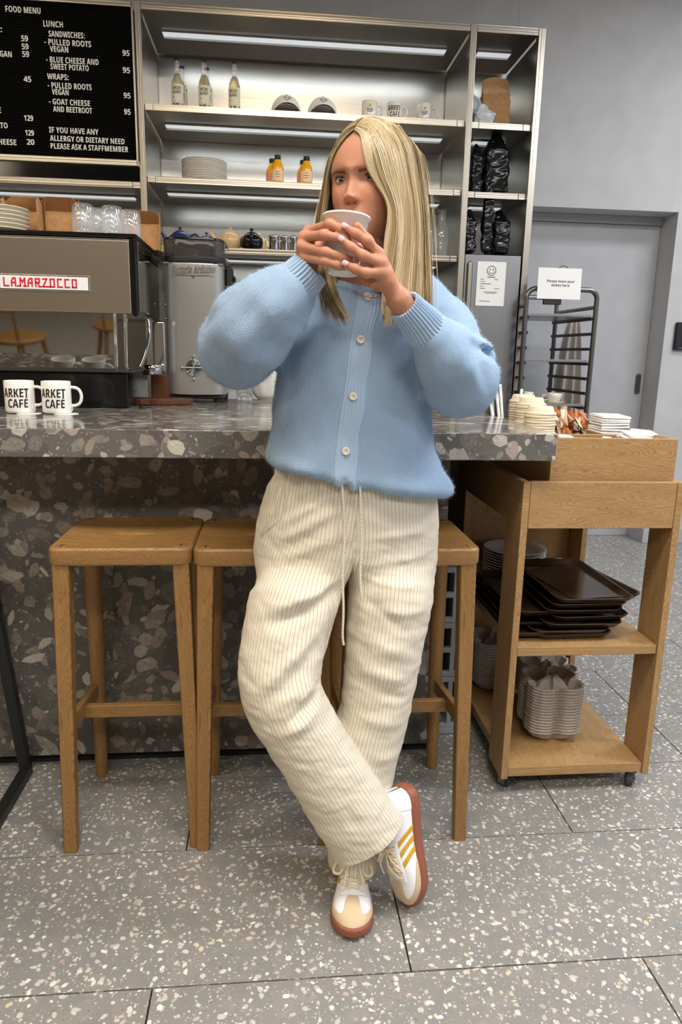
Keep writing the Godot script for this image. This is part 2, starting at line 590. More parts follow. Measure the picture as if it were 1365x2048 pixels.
func _ready():
	rng.seed = 20240607
	# camera
	var cam := Camera3D.new()
	cam.name = "camera"
	cam.position = Vector3(0, 1.25, 0)
	cam.rotation = Vector3(deg_to_rad(-12.5595), deg_to_rad(-5.671), deg_to_rad(1.2285))
	cam.fov = rad_to_deg(2.0 * atan(1024.0 / 1420.0))
	cam.near = 0.05
	cam.far = 60.0
	add_child(cam)
	cam.current = true
	# sky and exposure
	var we := WorldEnvironment.new()
	we.name = "world_environment"
	var env := Environment.new()
	env.background_mode = Environment.BG_SKY
	var sm := ProceduralSkyMaterial.new()
	sm.sky_top_color = Color(0.62, 0.74, 0.95)
	sm.sky_horizon_color = Color(0.86, 0.9, 0.96)
	sm.ground_bottom_color = Color(0.3, 0.3, 0.3)
	sm.ground_horizon_color = Color(0.6, 0.62, 0.64)
	sm.sky_energy_multiplier = 1.2
	sm.sun_angle_max = 1.0
	var sky := Sky.new()
	sky.sky_material = sm
	env.sky = sky
	env.tonemap_mode = Environment.TONE_MAPPER_LINEAR
	env.tonemap_exposure = 1.0
	env.sdfgi_enabled = true
	env.ssao_enabled = true
	env.ssil_enabled = true
	we.environment = env
	add_child(we)
	make_materials()
	mat("far_wall", rgb(152, 140, 126), 0.9)
	# ceiling panels: [x, z, length along x, width, energy, colour]
	var warm := Color(1.0, 0.93, 0.82)
	var white := Color(1.0, 0.97, 0.93)
	var cool := Color(0.97, 0.98, 1.0)
	for e in [[-2.6, -1.0, 1.5, 0.5, 5.0, warm, "left of the counter stools"], [0.2, -0.5, 1.8, 0.6, 9.0, white, "straight above the person"], [2.9, -1.2, 1.5, 0.5, 8.5, cool, "right of the trolley"], [-2.6, 1.8, 1.5, 0.5, 5.0, warm, "behind the viewer at the left"], [0.2, 2.0, 1.5, 0.5, 7.5, white, "behind the viewer in the middle"], [2.9, 1.8, 1.5, 0.5, 7.5, cool, "behind the viewer at the right"], [3.4, -3.1, 1.2, 0.5, 6.0, cool, "before the grey door"], [-2.4, -3.0, 1.2, 0.4, 1.0, warm, "above the barista side"]]:
		ceiling_panel(e)
	spot_can(Vector3(0.1, 3.45, -1.4), Vector3(0.1, 2.2, -4.0), Color(1.0, 0.86, 0.62))
	build_room()
	build_counter()
	build_stools()
	build_trolley()
	build_shelving()
	build_menu_board()
	build_shelf_goods()
	build_tower_goods()
	build_machine()
	build_counter_goods()
	build_trolley_goods()
	build_rack()
	build_small()
	build_person()

func ceiling_panel(e: Array):
	var o := thing("ceiling_light", "flat white ceiling lamp panel %s" % e[6], "lamp", Vector3(e[0], 3.56, e[1]), "ceiling panels out of view")
	put(boxmb(Vector3(0, 0.02, 0), Vector3(e[2] + 0.04, 0.05, e[3] + 0.04)), "housing", M.wall_paint, o)
	put(boxmb(Vector3(0, -0.008, 0), Vector3(e[2], 0.006, e[3])), "diffuser", M.led, o)
	var l := AreaLight3D.new()
	l.name = "panel_light"
	l.area_size = Vector2(e[2], e[3])
	l.light_energy = e[4]
	l.light_color = e[5]
	l.area_range = 14.0
	l.area_attenuation = 2.0
	l.shadow_enabled = true
	l.position = Vector3(0, -0.014, 0)
	l.rotation = Vector3(-PI / 2, 0, 0)
	o.add_child(l)

func spot_can(at: Vector3, to: Vector3, c: Color):
	var o := thing("spot_light", "white cylindrical ceiling spot aimed at the steel shelves", "lamp", at, "shelf spots out of view")
	var d := (to - at).normalized()
	var b := MB.new()
	b.tube([Vector3(0, 0.14, 0), Vector3.ZERO - d * 0.05], 0.012, 8)
	b.tube([-d * 0.1, -d * 0.09, d * 0.05], [0.03, 0.04, 0.045], 20)
	put(b, "can", M.white_china, o)
	var g := MB.new()
	g.tube([d * 0.05, d * 0.056], 0.036, 20)
	put(g, "bulb", M.led, o)
	var l := SpotLight3D.new()
	l.name = "beam"
	l.light_energy = 1.6
	l.light_color = c
	l.spot_angle = 20.0
	l.spot_range = 14.0
	l.spot_attenuation = 2.0
	l.light_size = 0.036
	l.shadow_enabled = true
	o.add_child(l)
	l.position = d * 0.062
	l.look_at_from_position(at + d * 0.062, to)

func build_room():
	# floor: one slab of joint colour with every tile its own piece, rows along x
	var fl := Node3D.new()
	fl.name = "floor"
	add_child(fl)
	fl.set_meta("kind", "structure")
	put(boxmb(Vector3(0.25, -0.055, 0.2), Vector3(10.5, 0.1, 10.2), 0.0), "floor_slab", M.dark_gap, fl)
	# z of the joints, measured in the photograph, alternate wide and narrow courses
	var zs := [-4.9, -4.2, -3.9, -3.605, -3.2, -2.9, -2.6, -2.235, -1.93, -1.616, -1.211, -0.8, -0.4, 0.0, 0.4, 0.8]
	for r in zs.size() - 1:
		var z0: float = zs[r]
		var z1: float = zs[r + 1]
		var off := 0.29 if r % 2 == 0 else -0.24
		if r == 9: off = 0.288
		if r == 8: off = 0.81
		if r == 10: off = -0.24
		if r == 7: off = 1.33
		var x := off - 6.0 * 1.03
		while x < 5.4:
			var a := maxf(x, -5.0)
			var b := minf(x + 1.03, 5.5)
			x += 1.03
			if b - a < 0.05 or b < -2.2 or a > 4.6: continue
			put(boxmb(Vector3((a + b) * 0.5, -0.004, (z0 + z1) * 0.5), Vector3(b - a - 0.0035, 0.008, z1 - z0 - 0.0035), 0.0008), "floor_tile", M.terrazzo, fl)
	put(boxmb(Vector3(0.25, -0.004, 3.05), Vector3(10.5, 0.008, 4.48), 0.001), "floor_field", M.terrazzo, fl)
	put(boxmb(Vector3(-3.65, -0.004, -2.05), Vector3(2.7, 0.008, 5.68), 0.001), "floor_field", M.terrazzo, fl)
	struct(boxmb(Vector3(0.25, 3.68, 0.2), Vector3(10.5, 0.2, 10.2)), "ceiling", M.ceiling_paint)
	# back wall with the door recess
	var w := MB.new()
	w.box(Vector3(-1.79, 1.8, -4.71), Vector3(6.48, 3.6, 0.2), 0.0)
	w.box(Vector3(4.04, 1.8, -4.71), Vector3(2.92, 3.6, 0.2), 0.0)
	w.box(Vector3(2.015, 2.888, -4.71), Vector3(1.132, 1.425, 0.2), 0.0)
	w.box(Vector3(2.015, 1.8, -4.95), Vector3(1.6, 3.6, 0.08), 0.0)
	struct(w, "wall_back", M.wall_paint)
	struct(boxmb(Vector3(-5.0, 1.8, 0.2), Vector3(0.2, 3.6, 10.2)), "wall_left", M.far_wall)
	struct(boxmb(Vector3(0.25, 1.8, 5.2), Vector3(10.5, 3.6, 0.2)), "wall_front", M.far_wall)
	# right wall with a tall window opening
	w = MB.new()
	w.box(Vector3(5.5, 0.25, 0.2), Vector3(0.2, 0.5, 10.2))
	w.box(Vector3(5.5, 3.3, 0.2), Vector3(0.2, 0.6, 10.2))
	w.box(Vector3(5.5, 1.75, -3.6), Vector3(0.2, 2.5, 2.4))
	w.box(Vector3(5.5, 1.75, 4.1), Vector3(0.2, 2.5, 2.4))
	struct(w, "wall_right", M.wall_paint)
	var f := MB.new()
	for z in [-2.4, -0.8, 1.1, 2.9]: f.box(Vector3(5.5, 1.75, z), Vector3(0.08, 2.5, 0.06))
	for y in [0.53, 2.97]: f.box(Vector3(5.5, y, 0.25), Vector3(0.08, 0.06, 5.3))
	var win := struct(f, "window_1", M.black_metal)
	var gl := mat("pane", Color(1, 1, 1, 0.06), 0.02)
	gl.transparency = BaseMaterial3D.TRANSPARENCY_ALPHA
	put(boxmb(Vector3(5.5, 1.75, 0.25), Vector3(0.006, 2.4, 5.2), 0.0), "pane", gl, win)
	# door leaf deep in its recess
	var dr := Node3D.new()
	dr.name = "door_1"
	add_child(dr)
	dr.set_meta("kind", "structure")
	tag(dr, "plain grey flush sliding door in a deep grey recess")
	put(boxmb(Vector3(2.0, 1.062, -4.825), Vector3(1.16, 2.124, 0.04), 0.004), "door_leaf", M.door_paint, dr)
	put(boxmb(Vector3(2.015, 2.15, -4.815), Vector3(1.13, 0.05, 0.05), 0.002), "door_head", M.door_paint, dr)
	put(boxmb(Vector3(2.594, 1.06, -4.84), Vector3(0.026, 2.12, 0.03), 0.001), "door_gap", M.dark_gap, dr)
	var h := MB.new()
	var pl := PackedVector2Array()
	for k in 32:
		var a := TAU * k / 32
		pl.append(Vector2(cos(a) * 0.02, sin(a) * 0.02 + (0.052 if sin(a) > 0 else -0.052)))
	h.prism(pl, 0.006, Transform3D(Basis.IDENTITY, Vector3(2.535, 1.088, -4.802)), 0.001)
	var hd := put(h, "door_handle", M.steel_dark, dr, "recessed oval finger pull")
	h = MB.new()
	pl = PackedVector2Array()
	for k in 32:
		var a := TAU * k / 32
		pl.append(Vector2(cos(a) * 0.012, sin(a) * 0.012 + (0.045 if sin(a) > 0 else -0.045)))
	h.prism(pl, 0.002, Transform3D(Basis.IDENTITY, Vector3(2.535, 1.088, -4.7985)), 0.0)
	put(h, "finger_recess", M.rubber, hd)
	struct(boxmb(Vector3(3.9, 0.05, -4.6), Vector3(2.64, 0.1, 0.03), 0.003), "baseboard_back", M.door_paint)
	# front edge boards of the recess
	struct(boxmb(Vector3(2.594, 0.05, -4.69), Vector3(0.03, 0.1, 0.2), 0.003), "trim_1", M.door_paint)

func build_counter():
	var o := thing("bar_slab", "thick polished grey terrazzo counter slab with pale stone fragments", "countertop")
	put(boxmb(Vector3(-1.137, 1.027, -2.35), Vector3(3.728, 0.07, 1.2), 0.003), "slab", M.ceppo, o)
	var b := thing("bar_front", "dark grey terrazzo panel front under the counter slab behind the stools", "counter")
	put(boxmb(Vector3(-1.175, 0.516, -2.057), Vector3(3.39, 0.952, 0.08), 0.002), "front_panel", M.ceppo_front, b)
	put(boxmb(Vector3(-1.175, 0.022, -2.09), Vector3(3.37, 0.044, 0.08), 0.0), "plinth", M.dark_gap, b)
	put(boxmb(Vector3(-1.175, 0.516, -2.5), Vector3(3.37, 0.952, 0.78), 0.002), "carcass", M.black_satin, b)
	put(boxmb(Vector3(0.635, 0.5, -2.72), Vector3(0.17, 0.98, 0.36), 0.002), "end_panel", M.black_satin, b)
	# the worktop of the shelving side, hidden behind machine and person
	var k := thing("back_counter", "steel worktop below the shelves behind the espresso machine", "worktop")
	put(boxmb(Vector3(-1.15, 0.9, -3.77), Vector3(4.2, 0.04, 0.44), 0.004), "top", M.steel, k)
	put(boxmb(Vector3(-1.15, 0.44, -3.79), Vector3(4.2, 0.88, 0.38), 0.002), "cabinet", M.steel_dark, k)

func rounded_rect(w: float, d: float, r: float, n := 6) -> PackedVector2Array:
	var out := PackedVector2Array()
	for q in [[1, 1, 0.0], [-1, 1, 0.5], [-1, -1, 1.0], [1, -1, 1.5]]:
		for k in n + 1:
			var a: float = PI * (q[2] + 0.5 * k / n)
			out.append(Vector2(q[0] * (w * 0.5 - r) + cos(a) * r, q[1] * (d * 0.5 - r) + sin(a) * r))
	return out

func stool_seat() -> MB:
	# slab with round corners and a shallow saddle
	var b := MB.new()
	var w := 0.332
	var d := 0.325
	var t := 0.042
	var n := 24
	var f := func(i: int, j: int, top: bool, inset: float) -> Vector3:
		var u := 2.0 * i / n - 1.0
		var v := 2.0 * j / n - 1.0
		var x := u * (w * 0.5 - inset)
		var z := v * (d * 0.5 - inset)
		# round the corners
		var r := 0.028
		var cx := absf(x) - (w * 0.5 - inset - r)
		var cz := absf(z) - (d * 0.5 - inset - r)
		if cx > 0.0 and cz > 0.0:
			var l := sqrt(cx * cx + cz * cz)
			var m := maxf(cx, cz)
			var q := m / maxf(l, 1e-6)
			x = signf(x) * (w * 0.5 - inset - r + cx * q)
			z = signf(z) * (d * 0.5 - inset - r + cz * q)
		var y := 0.0
		if top:
			var dip := (1.0 - pow(absf(u), 3.0)) * (1.0 - pow(absf(v), 4.0))
			var slot := smoothstep(1.0, 0.75, maxf(absf(x) / 0.046, absf(z + 0.012) / 0.011))
			y = -0.009 * dip - 0.008 * slot
		return Vector3(x, y, z)
	b.sheet(n * 2, n * 2, func(i: int, j: int): return f.call(i * 0.5, j * 0.5, true, 0.006), func(i: int, j: int): return Vector2(w * i / 48.0, d * j / 48.0), false, true)
	b.sheet(n, n, func(i: int, j: int): return f.call(i, j, false, 0.004) + Vector3(0, -t, 0), func(i: int, j: int): return Vector2(w * i / n, d * j / n))
	# the edge band
	var ring := []
	for k in n: ring.append([k, 0])
	for k in n: ring.append([n, k])
	for k in n: ring.append([n - k, n])
	for k in n: ring.append([0, n - k])
	ring.append([0, 0])
	var lev := [[0.006, 0.0], [0.0015, -0.003], [0.0, -0.007], [0.0, -t + 0.005], [0.004, -t]]
	b.sheet(ring.size() - 1, 4, func(i: int, j: int): return f.call(ring[i][0], ring[i][1], j == 0, lev[j][0]) + Vector3(0, lev[j][1], 0), func(i: int, j: int): return Vector2(i * 0.0138, lev[j][1] + 0.11), true, true)
	return b

func build_stools():
	var o := thing("bar_stool", "oak bar stool at the left end, its whole slotted seat in view", "stool", Vector3(-0.352, 0, -1.785), "oak stools at the counter")
	var seat := MeshInstance3D.new()
	seat.name = "seat"
	seat.mesh = stool_seat().mesh(M.oak_stool)
	seat.position = Vector3(0, 0.8, 0)
	o.add_child(seat)
	taken["%d/seat" % o.get_instance_id()] = 0
	for s in [-1, 1]:
		for q in [[-1, 0.135], [1, -0.135]]:
			var top := Vector3(s * 0.137, 0.764, q[1])
			var bot := Vector3(s * 0.158, 0.0, q[1] * 1.0 + (0.012 if q[0] < 0 else -0.05) )
			var b := MB.new()
			if q[0] < 0: b.beam(bot, top, 0.033, 0.032, 0.04, 0.042, 0.004, Vector3.RIGHT, Vector2(rng.randf(), rng.randf()))
			else:
				b.tube([bot, bot.lerp(top, 0.5), top], [0.0175, 0.021, 0.0245], 20)
				for v in b.T.size(): b.T[v] = Vector2(b.T[v].y, b.T[v].x * 0.14)
			put(b, "leg", M.oak_stool, o)
			# end of the tenon with its dark wedge
			var t := MB.new()
			t.lathe([[0.0, 0.0012], [0.0155, 0.0012], [0.0165, 0.0]], 24, Transform3D(Basis.IDENTITY, Vector3(s * 0.137, 0.7985, q[1])))
			for v in t.T.size(): t.T[v] = Vector2(t.P[v].z, t.P[v].x) * 0.6
			var tn := put(t, "tenon", M.oak_stool, o)
			put(boxmb(Vector3(s * 0.137, 0.7997, q[1]), Vector3(0.003, 0.001, 0.024), 0.0002), "wedge", M.oak_dark, tn)
	for s in [-1, 1]:
		var b := MB.new()
		b.beam(Vector3(s * 0.151, 0.335, 0.137), Vector3(s * 0.153, 0.29, -0.155), 0.018, 0.042, 0.018, 0.04, 0.002, Vector3.RIGHT, Vector2(0.3, rng.randf()))
		put(b, "side_stretcher", M.oak_stool, o)
	put(boxmb(Vector3(0, 0.302, -0.012), Vector3(0.295, 0.036, 0.02), 0.003), "cross_stretcher", M.oak_stool, o)
	copy_of(o, "bar_stool", Vector3(-0.019, 0, -1.772), "oak bar stool half hidden behind the person, middle of the three")
	copy_of(o, "bar_stool", Vector3(0.336, 0, -1.765), "oak bar stool right of the person, beside the wooden trolley")

func board(o: Node3D, called: String, c: Vector3, s: Vector3, grain: int, m: Material = null, bev := 0.0015) -> MeshInstance3D:
	return put(boxmb(c, s, bev, grain), called, m if m else M.oak, o)

func caster(o: Node3D, at: Vector3, brake: bool, turn := 0.0, r := 0.024):
	var bs := Basis(Vector3.UP, turn)
	var w := MB.new()
	var xf := Transform3D(bs * Basis(Vector3(0, 0, 1), PI / 2), at + Vector3(0, r, 0))
	w.lathe([[0.006, -0.011], [r - 0.006, -0.011], [r - 0.001, -0.008], [r, -0.004], [r, 0.004], [r - 0.001, 0.008], [r - 0.006, 0.011], [0.006, 0.011]], 28, xf)
	var wh := put(w, "caster_wheel", M.rubber, o)
	var hb := MB.new()
	hb.lathe([[0.0, -0.0115], [r - 0.009, -0.0115], [r - 0.008, -0.010]], 20, xf)
	hb.lathe([[r - 0.008, 0.010], [r - 0.009, 0.0115], [0.0, 0.0115]], 20, xf)
	put(hb, "hub", M.black_satin, wh)
	var f := MB.new()
	for s in [-1, 1]: f.box(at + bs * Vector3(s * 0.0145, r + 0.006, -0.002), Vector3(0.003, 0.036, 0.024), 0.001, 1, bs)
	f.box(at + bs * Vector3(0, 2 * r + 0.003, -0.002), Vector3(0.036, 0.005, 0.036), 0.001, 0, bs)
	f.tube([at + bs * Vector3(-0.018, r, 0), at + bs * Vector3(0.018, r, 0)], 0.004, 8)
	put(f, "caster_fork", M.tube_steel, o)
	if brake:
		var b := MB.new()
		b.box(at + bs * Vector3(0, 2 * r - 0.004, 0.03), Vector3(0.03, 0.012, 0.04), 0.003, 0, bs * Basis(Vector3.RIGHT, 0.5))
		put(b, "brake_pedal", M.black_satin, o)

func build_trolley():
	var o := thing("trolley", "oak service trolley on small castors at the counter end", "trolley")
	var zf := -1.79
	var zbk := -2.46
	for s in [0, 1]:
		var x: float = 0.671 if s == 0 else 1.101
		board(o, "front_post", Vector3(x, 0.428, zf - 0.06), Vector3(0.02, 0.752, 0.12), 1)
		board(o, "rear_post", Vector3(x, 0.428, zbk + 0.06), Vector3(0.02, 0.752, 0.12), 1)
		board(o, "side_rail", Vector3(x, 0.8665, (zf + zbk) * 0.5), Vector3(0.02, 0.127, zf - zbk), 2)
	board(o, "front_rail", Vector3(0.886, 0.8665, zf - 0.0108), Vector3(0.408, 0.127, 0.02), 0)
	board(o, "back_rail", Vector3(0.886, 0.8665, zbk + 0.0108), Vector3(0.408, 0.127, 0.02), 0)
	board(o, "tray_floor", Vector3(0.886, 0.815, (zf + zbk) * 0.5), Vector3(0.406, 0.016, 0.625), 0)
	board(o, "back_panel", Vector3(0.886, 0.45, zbk + 0.009), Vector3(0.408, 0.7, 0.016), 1)
	board(o, "shelf", Vector3(0.886, 0.447, (zf + zbk) * 0.5 + 0.006), Vector3(0.407, 0.027, 0.65), 2)
	board(o, "bottom_shelf", Vector3(0.886, 0.073, (zf + zbk) * 0.5 + 0.006), Vector3(0.407, 0.03, 0.65), 2)
	for e in [[0.69, zf - 0.05, true, 0.7], [1.07, zf - 0.03, false, -0.5], [0.7, zbk + 0.06, false, 0.3], [1.06, zbk + 0.06, false, 0.2]]: caster(o, Vector3(e[0], 0, e[1]), e[2], e[3])
	# the open box that stands in its top tray
	var x := thing("oak_box", "open oak box standing in the top of the trolley", "box")
	board(x, "front_board", Vector3(0.923, 0.933, -1.838), Vector3(0.354, 0.22, 0.016), 0)
	board(x, "back_board", Vector3(0.923, 0.933, -2.412), Vector3(0.354, 0.22, 0.016), 0)
	for s in [0, 1]: board(x, "side_board", Vector3(0.754 if s == 0 else 1.092, 0.933, -2.125), Vector3(0.016, 0.22, 0.557), 2)
	board(x, "divider", Vector3(0.88, 0.93, -1.985), Vector3(0.236, 0.214, 0.014), 0)
	board(x, "cross_divider", Vector3(1.005, 0.93, -2.12), Vector3(0.014, 0.2, 0.54), 2)
	board(x, "floor_board", Vector3(0.923, 0.83, -2.125), Vector3(0.32, 0.012, 0.55), 0)

func build_shelving():
	var o := thing("shelving_unit", "tall brushed steel shelving unit with lit shelves behind the counter", "shelf")
	var zf := -4.02
	var zk := -4.585
	var yt := 2.918
	# [left, right] of each bay between the posts
	var posts := [[-0.678, -0.645], [1.017, 1.051], [1.378, 1.416], [-2.4, -2.366]]
	for p in posts:
		put(boxmb(Vector3((p[0] + p[1]) * 0.5, yt * 0.5, zf - 0.02), Vector3(p[1] - p[0], yt, 0.04), 0.002, 1), "post", M.steel_edge, o)
		var x: float = (p[0] + p[1]) * 0.5
		put(boxmb(Vector3(x, yt * 0.5 - 0.02, (zf + zk) * 0.5), Vector3(p[1] - p[0] - 0.012, yt - 0.04, zf - zk - 0.05), 0.001, 1), "side_panel", M.steel, o)
	put(boxmb(Vector3(-0.49, 2.0, zk - 0.006), Vector3(3.8, 1.84, 0.012), 0.001), "back_panel", M.steel, o)
	for bay in [[-0.645, 1.017], [1.051, 1.378], [-2.366, -0.678]]:
		var x0: float = bay[0]
		var x1: float = bay[1]
		var xm := (x0 + x1) * 0.5
		var ln := x1 - x0 - 0.002
		put(boxmb(Vector3(xm, yt - 0.018, zf - 0.016), Vector3(ln, 0.036, 0.03), 0.002), "top_rail", M.steel_edge, o)
		put(boxmb(Vector3(xm, yt - 0.022, (zf + zk) * 0.5), Vector3(ln, 0.024, zf - zk - 0.06), 0.001), "top_panel", M.steel, o)
		light_strip(o, xm, ln, yt - 0.034)
		var ys := [2.47, 2.128, 1.789] if x0 > -1.0 and x0 < 1.0 else ([2.466, 2.122] if x0 > 1.0 else [2.097, 1.62])
		for y in ys:
			# shelf plate with a folded lip in three lengths
			put(boxmb(Vector3(xm, y - 0.015, (zf + zk) * 0.5 - 0.015), Vector3(ln, 0.028, zf - zk - 0.04), 0.001), "shelf", M.steel, o)
			put(boxmb(Vector3(xm, y - 0.0155, zf - 0.03), Vector3(ln - 0.084, 0.032, 0.012), 0.0015), "shelf_lip", M.steel_edge, o)
			for s in [-1, 1]: put(boxmb(Vector3(xm + s * (ln * 0.5 - 0.0205), y - 0.0155, zf - 0.03), Vector3(0.039, 0.032, 0.012), 0.0015), "lip_end", M.steel_edge, o)
			if y > 1.7: light_strip(o, xm, ln, y - 0.03)
	# steel door of the cabinet under the narrow bay
	var d := thing("steel_cabinet", "tall brushed steel cabinet door below the narrow shelf bay", "cabinet")
	put(boxmb(Vector3(1.214, 0.93, zf - 0.03), Vector3(0.322, 1.74, 0.05), 0.006, 1), "door", M.steel_dark, d)
	put(boxmb(Vector3(1.083, 1.55, zf + 0.004), Vector3(0.03, 0.42, 0.02), 0.009, 1), "handle", M.steel_edge, d)
	put(boxmb(Vector3(1.214, 0.93, zf - 0.28), Vector3(0.322, 1.74, 0.42), 0.002, 1), "body", M.steel_dark, d)

func light_strip(o: Node3D, xm: float, ln: float, y: float):
	# an aluminium trough under the shelf: its back edge holds the lamp, its front hides it
	var z := -4.28
	var p := put(boxmb(Vector3(xm, y - 0.003, z), Vector3(ln - 0.13, 0.008, 0.062), 0.001), "light_trough", M.steel_edge, o)
	put(boxmb(Vector3(xm, y - 0.0085, z + 0.004), Vector3(ln - 0.14, 0.004, 0.05), 0.0008), "led_diffuser", M.led, p)
	put(boxmb(Vector3(xm, y - 0.013, z - 0.022), Vector3(ln - 0.14, 0.014, 0.002), 0.0005), "glare_lip", M.steel_edge, p)
	var l := AreaLight3D.new()
	l.name = "strip_light"
	l.area_size = Vector2(ln - 0.16, 0.012)
	l.light_energy = 0.27 * ln
	l.light_color = Color(0.93, 0.97, 1.0)
	l.area_range = 8.0
	l.area_attenuation = 2.0
	l.shadow_enabled = true
	p.add_child(l)
	l.position = Vector3(xm, y - 0.007, z - 0.03)
	l.rotation = Vector3(-PI / 2, 0, 0)

# ---------------------------------------------------------------- menu board
func build_menu_board():
	var o := thing("menu_board", "black ribbed letter board with white plastic food menu lettering in a steel frame", "menu board")
	var zf := -4.0
	put(boxmb(Vector3(-1.2, 2.525, -4.012), Vector3(1.05, 0.69, 0.016), 0.001), "backing", M.board_black, o)
	var rb := MB.new()
	var y := 2.194
	while y < 2.868:
		rb.box(Vector3(-1.2, y, -4.0015), Vector3(1.045, 0.0078, 0.006), 0.0018)
		y += 0.0112
	put(rb, "ribs", M.board_black, o).set_meta("kind", "stuff")
	put(boxmb(Vector3(-1.2, 2.172, -3.995), Vector3(1.05, 0.03, 0.03), 0.003), "frame", M.steel_edge, o)
	put(boxmb(Vector3(-1.2, 2.893, -3.995), Vector3(1.05, 0.042, 0.03), 0.003), "frame", M.steel_edge, o)
	put(boxmb(Vector3(-0.681, 2.53, -3.995), Vector3(0.008, 0.74, 0.03), 0.002), "frame", M.steel_edge, o)
	for e in [["FOOD MENU", -1.277, -1.114, 2.834], ["LUNCH", -1.105, -1.013, 2.781], ["SANDWICHES:", -1.083, -0.912, 2.739], ["- PULLED ROOTS", -1.105, -0.884, 2.703], ["VEGAN", -1.081, -0.994, 2.673], ["- BLUE CHEESE AND", -1.102, -0.852, 2.626], ["SWEET POTATO", -1.083, -0.901, 2.596], ["WRAPS:", -1.102, -1.000, 2.551], ["- PULLED ROOTS", -1.102, -0.892, 2.512], ["VEGAN", -1.084, -1.004, 2.483], ["- GOAT CHEESE", -1.101, -0.903, 2.439], ["AND BEETROOT", -1.083, -0.895, 2.406], ["IF YOU HAVE ANY", -1.109, -0.869, 2.310], ["ALLERGY OR DIETARY NEED", -1.107, -0.743, 2.272], ["PLEASE ASK A STAFFMEMBER", -1.106, -0.726, 2.236],
		["95", -0.735, -0.701, 2.674], ["95", -0.737, -0.702, 2.598], ["95", -0.738, -0.704, 2.484], ["95", -0.739, -0.707, 2.410], ["59", -1.213, -1.181, 2.711], ["59", -1.213, -1.181, 2.676], ["59", -1.213, -1.181, 2.643], ["45", -1.215, -1.179, 2.533], ["129", -1.226, -1.182, 2.358], ["129", -1.225, -1.183, 2.291], ["20", -1.220, -1.184, 2.249], [":", -1.307, -1.300, 2.745], ["EGAN", -1.333, -1.263, 2.638], ["E", -1.356, -1.333, 2.387], ["ATO", -1.362, -1.307, 2.319], ["CHEESE", -1.377, -1.271, 2.244]]:
		var m := text_mesh(e[0], 0.0355, 0.003, "Droid Sans", true)
		var t := putmesh(m, "lettering", M.letter_white, o, Vector3(e[1], e[3], -3.995))
		var bb := m.get_aabb()
		t.scale = Vector3((e[2] - e[1]) / maxf(bb.size.x, 0.001), 1.0, 1.0)
		t.position.x = e[1] - bb.position.x * t.scale.x

# ---------------------------------------------------------------- crockery
func curved_text(b: MB, t: String, size: float, R: float, y: float, mid: float, font := "Droid Sans", bold := true, slant := 0.0, taper := 0.0, off := 0.0005, wide := 1.0):
	# lettering wrapped round an upright cylinder of radius R; mid is the angle of its middle
	var m := text_mesh(t, size, 0.0006, font, bold, 0.0, 1)
	var a := m.get_mesh_arrays()
	var vs: PackedVector3Array = a[Mesh.ARRAY_VERTEX]
	var ix: PackedInt32Array = a[Mesh.ARRAY_INDEX]
	var base := b.P.size()
	for v in vs:
		var r := R + off + v.z + taper * v.y
		var an := mid + (v.x + v.y * slant) * wide / R
		b.vert(Vector3(sin(an) * r, y + v.y, cos(an) * r), Vector3(sin(an), 0, cos(an)))
	for i in ix: b.I.append(base + i)

func mug(o: Node3D, R: float, h: float, m: Material, hang := PI / 2, thick := 0.0035):
	var b := MB.new()
	b.lathe([[0.0, 0.002], [R - 0.008, 0.002], [R - 0.007, 0.0], [R - 0.004, 0.0], [R - 0.001, 0.003], [R, 0.008], [R, h - 0.002], [R - 0.0012, h], [R - thick + 0.001, h], [R - thick, h - 0.002], [R - thick, 0.012], [R - 0.012, 0.006], [0.0, 0.005]], 48)
	put(b, "mug_body", m, o)
	b = MB.new()
	var d := Vector3(sin(hang), 0, cos(hang))
	var pts := []
	for k in 15:
		var a := PI * (-0.5 + k / 14.0)
		pts.append(d * (R - 0.002 + 0.030 * pow(maxf(cos(a), 0.0), 0.6)) + Vector3(0, h * 0.52 + sin(a) * h * 0.29, 0))
	b.tube(pts, 0.0062, 12, true, 0.75)
	put(b, "handle", m, o)

